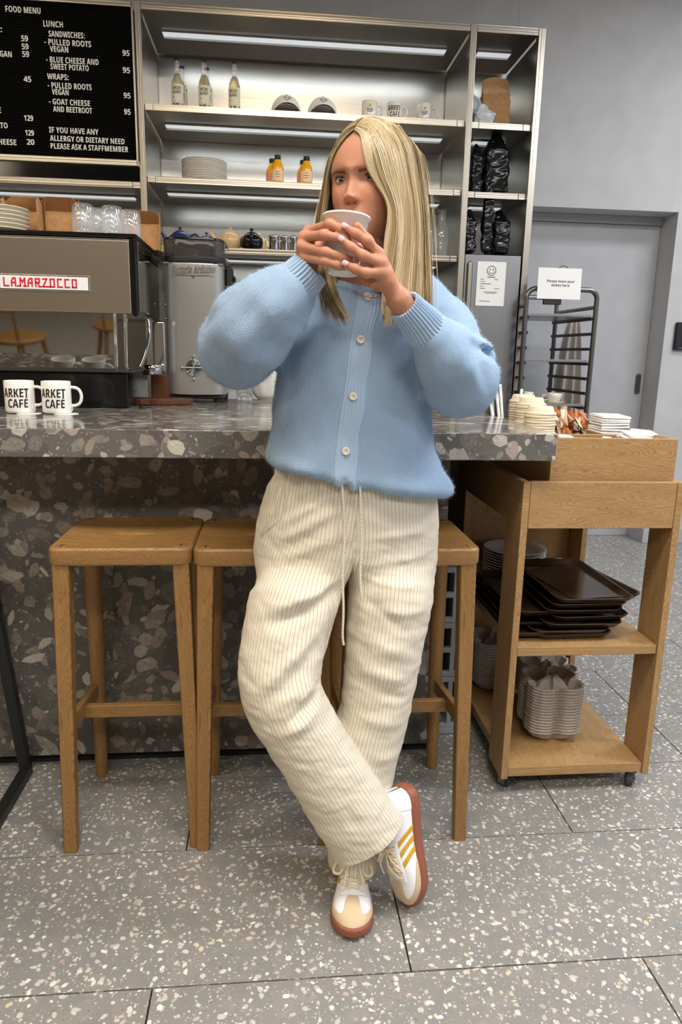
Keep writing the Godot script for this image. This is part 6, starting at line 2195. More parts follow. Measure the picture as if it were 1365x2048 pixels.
func build_face_parts():
	for s in [-1, 1]:
		var c := Vector3(s * 29.8, 0.5, 64.9)
		var r := 13.0
		# gaze: a little towards the viewer
		var gz := Vector3(0.10, 0.03, 1.0).normalized()
		var e := MB.new()
		var bs := Basis(Quaternion(Vector3.UP, gz))
		var pr := []
		for k in 25:
			var t := PI * k / 24.0
			pr.append([sin(t) * r * 0.001, -cos(t) * r * 0.001])
		var xf := Transform3D(HB * bs, hw(c))
		e.lathe(pr, 32, xf)
		var eye := fit(put(e, "eye", M.eye_white, who))
		e = MB.new()
		var ir := []
		for k in 9:
			var t := PI - 0.52 * (8 - k) / 8.0
			ir.append([sin(t) * (r + 0.15) * 0.001, -cos(t) * (r + 0.15) * 0.001])
		e.lathe(ir, 32, xf)
		put(e, "iris", M.iris, eye)
		e = MB.new()
		ir = []
		for k in 6:
			var t := PI - 0.21 * (5 - k) / 5.0
			ir.append([sin(t) * (r + 0.3) * 0.001, -cos(t) * (r + 0.3) * 0.001])
		e.lathe(ir, 24, xf)
		put(e, "pupil", M.pupil, eye)
		# lids: shells round the eyeball down to the almond of the opening
		var sph := func(az: float, elv: float, rr: float) -> Vector3:
			return c + Vector3(sin(az) * cos(elv), sin(elv), cos(az) * cos(elv)) * rr
		var edge := func(az: float, up: bool) -> float:
			var q := clampf(1.0 - pow(absf(az - s * 0.04) / 1.1, 2.2), 0.0, 1.0)
			return deg_to_rad(6.0 * signf(s * az) * minf(1.0, absf(az))) + (deg_to_rad(24.0) * pow(q, 0.8) if up else deg_to_rad(-16.0) * pow(q, 0.9)) 
		for up in [true, false]:
			var lid := MB.new()
			lid.col = lin(skin_c.darkened(0.03))
			lid.sheet(30, 12, func(i: int, j: int):
				var az := (i / 30.0 - 0.5) * 2.6
				var e0: float = edge.call(az, up)
				var e1 := deg_to_rad(74.0 if up else -52.0)
				var v := j / 12.0
				var rr: float = r + (0.25 if j == 0 else (1.1 if up else 0.75)) + (0.9 * sin(v * PI) if up else 0.2 * sin(v * PI)) - (0.0 if up else 2.2 * v * v)
				return hw(sph.call(az, lerpf(e0, e1, v), rr)), null, false, up)
			put(lid, "eyelid", M.skin, eye)
		var la := MB.new()
		var pts := []
		for i in 25:
			var az := (i / 24.0 - 0.5) * 2.1
			pts.append(hw(sph.call(az, edge.call(az, true), r + 1.35)))
		la.tube(pts, 0.00062, 6)
		for i in 30:
			var az := (i / 29.0 - 0.5) * 2.1
			var p0: Vector3 = sph.call(az, edge.call(az, true), r + 1.3)
			var d := Vector3(sin(az) * 0.9 + s * 0.25, 0.35 + rng.randf() * 0.2, 0.8).normalized()
			var ln := rng.randf_range(3.0, 4.6)
			la.tube([hw(p0), hw(p0 + d * ln * 0.5 + Vector3(0, -0.3, 0)), hw(p0 + d * ln + Vector3(0, 1.6, 0))], [0.00028, 0.0002, 0.00006], 4, false)
		for i in 20:
			var az := (i / 19.0 - 0.5) * 1.9
			var p0: Vector3 = sph.call(az, edge.call(az, false), r + 1.1)
			la.tube([hw(p0), hw(p0 + Vector3(sin(az) * 2.0, -1.2, 1.6))], [0.0002, 0.00006], 4, false)
		put(la, "eyelashes", M.lash, eye)
		# brow: short hairs along an arch
		var bw := MB.new()
		for i in 150:
			var t := rng.randf()
			var bx := lerpf(12.0, 47.0, t)
			var by := 9.0 + 7.5 * pow(t, 0.8) - 3.5 * smoothstep(0.65, 1.0, t) + rng.randf_range(-2.2, 2.2) * (1.0 - 0.7 * t)
			var sf := surf_at(s * bx, by)
			var dr := Vector3(s * (0.45 + 0.6 * t), 0.7 - 0.75 * t, -0.25 - 0.4 * t).normalized() * rng.randf_range(4.0, 6.5)
			var mid := surf_at((sf + dr * 0.5).x, (sf + dr * 0.5).y)
			var en := surf_at((sf + dr).x, (sf + dr).y)
			bw.tube([hw(sf), hw(mid + Vector3(0, 0, 0.7)), hw(en + Vector3(0, 0, 0.5))], [0.00025, 0.00022, 0.00008], 4, false)
		fit(put(bw, "eyebrow", M.brow, who))
	# finger nails: [tip, joint before it, outward, half width]
	var o := Vector3(0, 0.1, 1)
	for q in [[Vector3(0.1509, 1.4400, -1.3380), Vector3(0.1285, 1.4485, -1.3320)], [Vector3(0.1449, 1.4139, -1.3320), Vector3(0.1291, 1.4163, -1.3310)], [Vector3(0.1299, 1.4024, -1.3350), Vector3(0.1179, 1.4043, -1.3330)],
		[Vector3(0.1303, 1.4670, -1.3240), Vector3(0.1466, 1.4566, -1.3180)], [Vector3(0.1243, 1.4447, -1.3190), Vector3(0.1397, 1.4324, -1.3140)], [Vector3(0.1331, 1.4045, -1.3200), Vector3(0.1477, 1.3974, -1.3150)]]:
		nail(q[0], q[1], o, 0.0052)
	# a thin necklace in the neckline
	var nk := MB.new()
	for k in 60:
		var t := k / 59.0
		var p := Vector3(lerpf(0.15, 0.258, t), 1.392 - 0.03 * sin(t * PI), -1.537 + 0.045 * sin(t * PI))
		var bs := Basis(Vector3(0, 0, 1), t * 2.0 - 1.0) * Basis(Vector3.RIGHT, (k % 2) * PI * 0.5)
		var ring := []
		for q in 9: ring.append(p + bs * Vector3(cos(TAU * q / 8.0) * 0.0016, sin(TAU * q / 8.0) * 0.0011, 0))
		nk.tube(ring, 0.0004, 4, false)
	fit(put(nk, "necklace", M.gold, who))

func surf_at(x: float, y: float) -> Vector3:
	# the face surface at (x, y): search the angle
	var lo := 0.0
	var hi := PI * 0.5
	for k in 18:
		var m := (lo + hi) * 0.5
		if head_point(m, y).x < absf(x): lo = m
		else: hi = m
	var p := head_point(lo, y)
	return Vector3(x, y, p.z + 0.1)

func off_skull(p: Vector3, k: float) -> Vector3:
	# keep a hair outside the skull
	var q := Vector3(p.x, p.y - 20.0, p.z)
	var e := Vector3(q.x / 75.0, maxf(q.y, 0.0) / 97.0 if q.y > 0 else 0.0, q.z / (93.0 if q.z > 0 else 100.0)).length()
	if q.y < -30.0 or e >= k: return p
	var f := lerpf(k / maxf(e, 0.3), 1.0, clampf(-q.y / 30.0, 0.0, 1.0))
	return Vector3(p.x * f, 20.0 + (q.y * f if q.y > 0 else q.y), p.z * f)

func build_hair():
	# guides from the parting, front to back, in millimetres of the head
	var R := [
		[Vector3(-1, 76, 66), Vector3(17, 66, 76), Vector3(30, 38, 84), Vector3(39, 10, 84), Vector3(54, -16, 78), Vector3(69, -42, 70), Vector3(72, -72, 66), Vector3(66, -116, 66), Vector3(66, -176, 72), Vector3(70, -250, 84)],
		[Vector3(0, 92, 52), Vector3(38, 82, 58), Vector3(62, 48, 62), Vector3(74, 10, 60), Vector3(82, -30, 56), Vector3(86, -75, 52), Vector3(84, -125, 54), Vector3(80, -175, 62), Vector3(78, -228, 72), Vector3(72, -278, 84)],
		[Vector3(1, 120, 8), Vector3(52, 106, 6), Vector3(80, 66, 6), Vector3(91, 16, 4), Vector3(101, -40, 2), Vector3(106, -90, 2), Vector3(111, -142, 8), Vector3(117, -190, 18), Vector3(122, -238, 32), Vector3(122, -286, 46)],
		[Vector3(0, 112, -50), Vector3(48, 98, -56), Vector3(82, 54, -56), Vector3(95, -4, -52), Vector3(105, -60, -44), Vector3(112, -110, -34), Vector3(119, -150, -22), Vector3(128, -192, -6), Vector3(136, -232, 10), Vector3(140, -274, 24)],
		[Vector3(0, 84, -90), Vector3(26, 66, -103), Vector3(46, 16, -108), Vector3(56, -40, -103), Vector3(62, -90, -94), Vector3(64, -130, -86), Vector3(66, -165, -80), Vector3(66, -195, -76), Vector3(66, -220, -72), Vector3(66, -240, -70)]]
	var L := [
		[Vector3(-3, 76, 66), Vector3(-22, 66, 78), Vector3(-47, 42, 74), Vector3(-63, 12, 66), Vector3(-69, -26, 62), Vector3(-74, -70, 64), Vector3(-74, -120, 62), Vector3(-52, -170, 86), Vector3(-18, -220, 110), Vector3(26, -272, 116)],
		[Vector3(-3, 92, 50), Vector3(-40, 84, 50), Vector3(-68, 48, 40), Vector3(-80, 8, 32), Vector3(-91, -36, 34), Vector3(-97, -80, 40), Vector3(-88, -130, 58), Vector3(-66, -178, 86), Vector3(-38, -226, 106), Vector3(-10, -276, 116)],
		[Vector3(-2, 120, 6), Vector3(-52, 106, 2), Vector3(-80, 62, -2), Vector3(-91, 12, -4), Vector3(-99, -42, 2), Vector3(-104, -90, 14), Vector3(-98, -136, 38), Vector3(-80, -180, 70), Vector3(-60, -222, 98), Vector3(-44, -266, 112)],
		[Vector3(-2, 112, -50), Vector3(-48, 98, -56), Vector3(-80, 52, -56), Vector3(-92, -2, -54), Vector3(-94, -60, -46), Vector3(-92, -106, -38), Vector3(-88, -146, -34), Vector3(-84, -180, -32), Vector3(-80, -205, -30), Vector3(-78, -225, -30)],
		[Vector3(-2, 84, -90), Vector3(-26, 66, -103), Vector3(-46, 16, -108), Vector3(-54, -40, -103), Vector3(-58, -90, -94), Vector3(-60, -130, -86), Vector3(-60, -165, -80), Vector3(-60, -190, -76), Vector3(-60, -210, -72), Vector3(-60, -225, -70)]]
	var pal := [rgb(220, 196, 150), rgb(204, 178, 132), rgb(184, 158, 116), rgb(232, 214, 174), rgb(158, 132, 96), rgb(130, 106, 76)]
	var b := MB.new()
	var seg := 26
	for side in 2:
		var G: Array = R if side == 0 else L
		var sg := 1.0 if side == 0 else -1.0
		var locks := 230 if side == 0 else 150
		for q in locks:
			# a lock: a common course, then its strands
			var s := pow(rng.randf(), 1.25) * 3.98
			if q < 16: s = q * 0.05
			var lift := rng.randf_range(-8.0, 8.0)
			if s < 0.4: lift = rng.randf_range(-3.0, 3.0)
			var ph := rng.randf() * TAU
			var wav := rng.randf_range(1.5, 5.0)
			var endcut := rng.randf_range(0.86, 1.0)
			if rng.randf() < 0.12: endcut = rng.randf_range(0.6, 0.85)
			var lc: Color = pal[[0, 0, 1, 1, 1, 2, 2, 3, 3, 0, 4, 4, 2, 5][rng.randi() % 14]]
			if s < 0.35: lc = pal[[0, 0, 3, 1][rng.randi() % 4]]
			var strands := 30
			var wid := rng.randf_range(4.0, 8.0)
			for m in strands:
				var so := clampf(s + rng.randf_range(-0.09, 0.09), 0.0, 3.999)
				var k := int(so)
				var fr := so - k
				var dx := rng.randf_range(-1, 1)
				var dz := rng.randf_range(-1, 1)
				var pts := []
				var cut := endcut * rng.randf_range(0.93, 1.0)
				for i in seg + 1:
					var t := float(i) / seg * cut * 8.999
					var c := mini(int(t), 8)
					var u := t - c
					var g0: Vector3 = cr(G[k][maxi(c - 1, 0)], G[k][c], G[k][c + 1], G[k][mini(c + 2, 9)], u)
					var g1: Vector3 = cr(G[k + 1][maxi(c - 1, 0)], G[k + 1][c], G[k + 1][c + 1], G[k + 1][mini(c + 2, 9)], u)
					var p := g0.lerp(g1, fr)
					var tt := t / 9.0
					var outw := Vector3(p.x, clampf(p.y, 0.0, 100.0) * 0.8, p.z * 0.8).normalized()
					var sideways := Vector3(-outw.z, 0, outw.x)
					var spread := smoothstep(0.0, 0.25, tt) * (1.0 - 0.45 * smoothstep(0.6, 1.0, tt))
					p += outw * (lift * smoothstep(0.02, 0.3, tt) + dx * 2.0 * spread + wav * 0.5 * sin(tt * 7.0 + ph) * smoothstep(0.3, 0.9, tt))
					p += sideways * (dz * wid * spread + wav * cos(tt * 6.0 + ph) * smoothstep(0.35, 1.0, tt))
					pts.append(hw(off_skull(p, 1.045 + 0.03 * dx * dx)))
				var j: float = rng.randf_range(-0.07, 0.07)
				var col := lin(Color(clampf(lc.r + j, 0, 1), clampf(lc.g + j, 0, 1), clampf(lc.b + j, 0, 1)))
				var mid: Vector3 = pts[seg / 2] - hw(Vector3(0, -60, -6))
				var cen: Vector3 = HB * Vector3(sg * 0.6, 0.25, 0.5 if s < 2.0 else -0.6)
				var ov := (mid.normalized() + cen * 0.6 + Vector3(rng.randf_range(-0.5, 0.5), rng.randf_range(-0.3, 0.3), rng.randf_range(-0.5, 0.5))).normalized()
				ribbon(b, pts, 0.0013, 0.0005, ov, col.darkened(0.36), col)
	# loose single hairs
	for q in 150:
		var side := rng.randi() % 3
		var G: Array = R if side > 0 else L
		var k := rng.randi() % 4
		var fr := rng.randf()
		var pts := []
		var o := Vector3(rng.randf_range(-1, 1), rng.randf_range(-0.4, 0.6), rng.randf_range(-1, 1)) * rng.randf_range(6.0, 16.0)
		var t1 := rng.randf_range(0.4, 1.0)
		for i in 17:
			var t := i / 16.0 * 8.99 * t1
			var c := mini(int(t), 8)
			var p: Vector3 = G[k][c].lerp(G[k][c + 1], t - c).lerp(G[k + 1][c].lerp(G[k + 1][c + 1], t - c), fr)
			var ow := Vector3(p.x, maxf(p.y, 0.0), p.z * 0.6).normalized()
			p += ow * (2.0 + 9.0 * sin(i / 16.0 * PI * 0.8) * (o.length() / 14.0)) + o * pow(i / 16.0, 1.6)
			pts.append(hw(off_skull(p, 1.06)))
		ribbon(b, pts, 0.0005, 0.00025, HB * Vector3(0.2, 0.1, 1.0), lin(pal[0]), lin(pal[3]))
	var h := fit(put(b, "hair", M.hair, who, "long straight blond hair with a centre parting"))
	h.set_meta("kind", "stuff")

var knit_field: Field

func torso_d(p: Vector3) -> float:
	var y := p.y
	var xl: float = key([[0.92, 0.012], [0.96, -0.016], [1.0, -0.02], [1.05, -0.006], [1.10, 0.0], [1.16, 0.004], [1.22, 0.012], [1.28, 0.028], [1.33, 0.045], [1.37, 0.08], [1.395, 0.118], [1.415, 0.145], [1.45, 0.16]], y)
	var xr: float = key([[0.92, 0.408], [0.96, 0.408], [1.0, 0.388], [1.05, 0.37], [1.10, 0.357], [1.16, 0.348], [1.22, 0.346], [1.28, 0.356], [1.33, 0.362], [1.37, 0.34], [1.395, 0.29], [1.415, 0.26], [1.45, 0.24]], y)
	var zf: float = key([[0.92, -1.462], [0.96, -1.448], [1.02, -1.447], [1.1, -1.455], [1.2, -1.462], [1.28, -1.472], [1.34, -1.497], [1.38, -1.515], [1.41, -1.528], [1.45, -1.53]], y)
	var zb: float = key([[0.92, -1.715], [1.0, -1.73], [1.1, -1.73], [1.3, -1.72], [1.38, -1.69], [1.45, -1.65]], y)
	var cx := (xl + xr) * 0.5
	var rx := (xr - xl) * 0.5
	var cz := (zf + zb) * 0.5
	var rz := (zf - zb) * 0.5
	var q := pow(pow(absf(p.x - cx) / rx, 2.3) + pow(absf(p.z - cz) / rz, 2.3), 1.0 / 2.3)
	var d := (q - 1.0) * minf(rx, rz) * (1.0 if q < 1.0 else 0.95)
	# hem, lower on her left, and the neckline
	var hem := 1.0 - 0.165 * p.x + 0.012 * gauss(p.x - 0.06, 0.05) - 0.01 * gauss(p.x - 0.16, 0.02) - y
	var k := 0.03
	var h := maxf(k - absf(d - hem), 0.0) / k
	d = maxf(d, hem) + h * h * k * 0.25
	return maxf(d, (y - 1.396 - 0.25 * (-1.51 - p.z)) * 0.9)

func build_sweater():
	var f := Field.new()
	f.k_in = 0.03
	f.k_base = 0.026
	f.base_extra = torso_d
	var RS := [Vector3(0.085, 1.372, -1.60), Vector3(-0.005, 1.315, -1.59), Vector3(-0.07, 1.258, -1.53), Vector3(-0.038, 1.298, -1.462), Vector3(0.006, 1.338, -1.427), Vector3(0.035, 1.364, -1.414)]
	var LS := [Vector3(0.325, 1.372, -1.60), Vector3(0.378, 1.305, -1.592), Vector3(0.412, 1.208, -1.535), Vector3(0.385, 1.207, -1.46), Vector3(0.345, 1.245, -1.412), Vector3(0.308, 1.285, -1.382)]
	f.chain(RS, [0.058, 0.07, 0.077, 0.082, 0.064, 0.047], 1)
	f.chain(LS, [0.056, 0.062, 0.072, 0.076, 0.06, 0.045], 2)
	# [from, to, depth, width]: grooves (+) and ridges (-) of the knit
	var folds := [
		[Vector3(0.385, 1.275, -1.455), Vector3(0.475, 1.238, -1.49), 0.014, 0.007], [Vector3(0.40, 1.293, -1.47), Vector3(0.475, 1.258, -1.5), -0.008, 0.010], [Vector3(0.39, 1.25, -1.45), Vector3(0.43, 1.17, -1.44), 0.006, 0.010],
		[Vector3(0.375, 1.285, -1.435), Vector3(0.405, 1.235, -1.41), 0.008, 0.008], [Vector3(0.36, 1.25, -1.36), Vector3(0.42, 1.17, -1.41), -0.006, 0.012],
		[Vector3(0.02, 1.30, -1.39), Vector3(-0.03, 1.24, -1.40), 0.009, 0.012], [Vector3(-0.085, 1.345, -1.45), Vector3(-0.14, 1.28, -1.5), 0.007, 0.008], [Vector3(-0.01, 1.36, -1.37), Vector3(-0.07, 1.29, -1.40), 0.004, 0.009],
		[Vector3(0.01, 1.02, -1.46), Vector3(0.12, 0.995, -1.44), -0.008, 0.012], [Vector3(0.2, 0.985, -1.44), Vector3(0.38, 0.96, -1.46), -0.008, 0.014], [Vector3(0.05, 1.3, -1.475), Vector3(0.03, 1.12, -1.47), 0.006, 0.012],
		[Vector3(0.35, 1.2, -1.5), Vector3(0.33, 1.05, -1.47), 0.006, 0.014], [Vector3(0.15, 0.99, -1.44), Vector3(0.158, 0.965, -1.44), 0.012, 0.007]]
	var nz := FastNoiseLite.new()
	nz.seed = 31; nz.frequency = 9.0; nz.fractal_octaves = 2
	f.after = func(p: Vector3, d: float) -> float:
		if absf(d) > 0.03: return d
		var o := d - nz.get_noise_3d(p.x, p.y * 0.7, p.z) * 0.006
		for e in folds:
			var pa: Vector3 = p - e[0]
			var b: Vector3 = e[1] - e[0]
			b.z = 0.0
			pa.z = 0.0
			var t := clampf(pa.dot(b) / b.length_squared(), 0.0, 1.0)
			var q: float = (pa - b * t).length_squared() / (2.0 * e[3] * e[3])
			if q < 5.0 and p.z > -1.54: o += 1.0 * e[2] * exp(-q) * sin(PI * clampf(t, 0.12, 0.88))
		return o
	knit_field = f
	var g := MB.new()
	f.net(g, Vector3(-0.2, 0.9, -1.76), Vector3(0.52, 1.46, -1.3), 0.0065, 1.5)
	# unroll: the torso by its facing, each sleeve by angle and length
	var b := MB.new()
	var fr := []
	for S in [RS, LS]:
		var x := Vector3(0, 0, 1)
		var ln := 0.0
		for i in S.size() - 1:
			var t: Vector3 = (S[i + 1] - S[i]).normalized()
			x = (x - t * x.dot(t)).normalized()
			fr.append([S[i], t, x, t.cross(x), ln, S[i].distance_to(S[i + 1]), 0 if S == RS else 1])
			ln += S[i].distance_to(S[i + 1])
	var sc := 1.0 / 0.05
	for k in range(0, g.I.size(), 3):
		var ids := [g.I[k], g.I[k + 1], g.I[k + 2]]
		var c := (g.P[ids[0]] + g.P[ids[1]] + g.P[ids[2]]) / 3.0
		var n := (g.N[ids[0]] + g.N[ids[1]] + g.N[ids[2]]).normalized()
		var best := -1
		var bd := 9.0
		if c.x < 0.03 or c.x > 0.33 or c.z > -1.44:
			for i in fr.size():
				var e = fr[i]
				var t := clampf((c - e[0]).dot(e[1]), 0.0, e[5])
				var d: float = (c - e[0] - e[1] * t).length()
				if d < bd: bd = d; best = i
		var tor := torso_d(c)
		var uv := []
		if best >= 0 and bd < 0.1 and tor > 0.004:
			var e = fr[best]
			var a0 := 0.0
			for q in 3:
				var v: Vector3 = g.P[ids[q]] - e[0]
				var a := atan2(v.dot(e[3]), v.dot(e[2]))
				if q == 0: a0 = a
				elif a - a0 > PI: a -= TAU
				elif a0 - a > PI: a += TAU
				uv.append(Vector2(a * 0.07, e[4] + v.dot(e[1])) * sc)
		elif absf(n.x) > 0.75:
			for q in 3: uv.append(Vector2(g.P[ids[q]].z, -g.P[ids[q]].y) * sc)
		else:
			for q in 3: uv.append(Vector2(g.P[ids[q]].x, -g.P[ids[q]].y) * sc)
		for q in 3: b.vert(g.P[ids[q]], g.N[ids[q]], uv[q])
		var m := b.P.size()
		b.tri(m - 3, m - 2, m - 1)
	var sw := fit(put(b, "cardigan", M.knit, who, "fluffy pale blue knitted cardigan with balloon sleeves"))
	# ribbed cuffs: [start, end, radii]
	for e in [[Vector3(0.022, 1.352, -1.419), Vector3(0.0735, 1.4065, -1.407), 0.049, 0.037, Vector3(0.6, -0.5, 0.6)], [Vector3(0.322, 1.272, -1.394), Vector3(0.2435, 1.3400, -1.3465), 0.0485, 0.0295, Vector3(0, 0, 1)]]:
		var cf := MB.new()
		var ax: Vector3 = (e[1] - e[0]).normalized()
		var x := (e[4] - ax * ax.dot(e[4])).normalized() as Vector3
		var y := ax.cross(x)
		var ln: float = e[0].distance_to(e[1])
		cf.sheet(264, 30, func(i: int, j: int):
			var a := TAU * i / 264.0
			var v := j / 24.0
			var r: float = lerpf(e[2], e[3], pow(minf(v, 1.0), 0.8)) + 0.0016 * cos(a * 33.0 + 1.2 * sin(v * 5.0)) + 0.0015 * sin(v * 9.0 + a * 2.0) * (1.0 - minf(v, 1.0))
			if j > 24: r -= 0.004 * (1.0 - cos((j - 24) / 6.0 * PI * 0.5)) + 0.0026 * ((j - 24) / 6.0)
			var al: float = ln * minf(v, 1.0) + (0.003 * sin((j - 24) / 6.0 * PI) - 0.004 * pow((j - 24) / 6.0, 2.0) if j > 24 else 0.0)
			return e[0] + ax * al + (x * cos(a) + y * sin(a)) * r, func(i: int, j: int): return Vector2(i / 264.0 * 8.0, j * 0.08), true)
		fit(put(cf, "cuff", M.rib_knit, who))
	# button band
	var pl := MB.new()
	var xc := func(y: float) -> float: return key([[0.95, 0.156], [1.0, 0.149], [1.0544, 0.1511], [1.1658, 0.1639], [1.2789, 0.1774], [1.3656, 0.1945], [1.4, 0.198]], y)
	pl.sheet(40, 110, func(i: int, j: int):
		var y := lerpf(0.968, 1.386, j / 110.0)
		var u := i / 40.0 * 2.0 - 1.0
		var x: float = xc.call(y) + 0.003 + u * 0.0245 + 0.0022 * sin(y * 62.0) * (0.4 + 0.6 * u)
		var lift := 0.0065 * pow(1.0 - pow(absf(u), 6.0), 0.5) + 0.0009 * cos(u * 21.0) - 0.0035
		return Vector3(x, y, front_z(x, y) + lift), func(i: int, j: int): return Vector2(i / 40.0 * 1.1, j / 110.0 * 9.0), false)
	var pk := fit(put(pl, "button_band", M.rib_knit, who))
	for p in [Vector2(0.1941, 1.3656), Vector2(0.1774, 1.2789), Vector2(0.1639, 1.1658), Vector2(0.1511, 1.0544)]:
		var at := Vector3(p.x, p.y, front_z(p.x, p.y) + 0.0045)
		var bt := MB.new()
		var tilt := Basis.from_euler(Vector3(PI * 0.5 - 0.1, rng.randf_range(-0.1, 0.1), 0))
		bt.lathe([[0.0, 0.0028], [0.0045, 0.0026], [0.0062, 0.0034], [0.0078, 0.0034], [0.0086, 0.0022], [0.0084, 0.0], [0.0, 0.0]], 32, Transform3D(tilt, at))
		var bo := put(bt, "button", M.pearl, pk, "pearly round button")
		bt = MB.new()
		for s in [-1, 1]:
			for q in [-1, 1]: bt.lathe([[0.0, 0.0029], [0.0009, 0.0029]], 10, Transform3D(tilt, at + Vector3(s * 0.0017, q * 0.0017, 0.0)))
		put(bt, "buttonhole_dots", M.ink, bo)
	# collar rib
	var co := MB.new()
	co.sheet(240, 12, func(i: int, j: int):
		var a := TAU * i / 240.0
		var v := j / 12.0
		var r := 1.0 - 0.09 * v
		var th := 0.0045 * sin(v * PI)
		var rr := 0.0012 * cos(a * 34.0)
		return Vector3(0.2, 1.392, -1.59) + Vector3(sin(a) * (0.082 * r + th + rr), v * 0.02 - 0.02 * cos(a), cos(a) * (0.08 * r + th + rr)), func(i: int, j: int): return Vector2(i / 30.0, j / 12.0), true)
	fit(put(co, "collar", M.rib_knit, who))
	# loose fibres of the wool
	var fz := MB.new()
	var nt := g.I.size() / 3
	for q in 38000:
		var k := (rng.randi() % nt) * 3
		var r1 := sqrt(rng.randf())
		var r2 := rng.randf()
		var p := g.P[g.I[k]] * (1.0 - r1) + g.P[g.I[k + 1]] * r1 * (1.0 - r2) + g.P[g.I[k + 2]] * r1 * r2
		var n := g.N[g.I[k]]
		var rd := Vector3(rng.randfn(), rng.randfn(), rng.randfn()).normalized()
		var d := (n * 0.55 + rd * 0.8).normalized()
		if d.dot(n) < 0.1: d = (d + n * 0.5).normalized()
		var ln := rng.randf_range(0.004, 0.0105)
		var m := p + d * ln * 0.6
		var e := m + (d + Vector3(0, -0.4, 0) + rd.cross(n) * 0.8).normalized() * ln * 0.6
		var sd := d.cross(Vector3(0.1, 0.2, 1)).normalized() * 0.00012
		var v0 := fz.vert(p - sd, n); fz.vert(p + sd, n); fz.vert(m - sd * 0.8, n); fz.vert(m + sd * 0.8, n); fz.vert(e, n)
		fz.tri(v0, v0 + 1, v0 + 3); fz.tri(v0, v0 + 3, v0 + 2); fz.tri(v0 + 2, v0 + 3, v0 + 4)
	var fo := put(fz, "wool_fibres", M.mohair, sw)
	fo.set_meta("kind", "stuff")

func front_z(x: float, y: float) -> float:
	var z := -1.40
	var every := PackedInt32Array()
	for k in 40:
		var d := knit_field.at(Vector3(x, y, z), every)
		if d < 0.0008: break
		z -= maxf(d * 0.8, 0.0006)
	return z

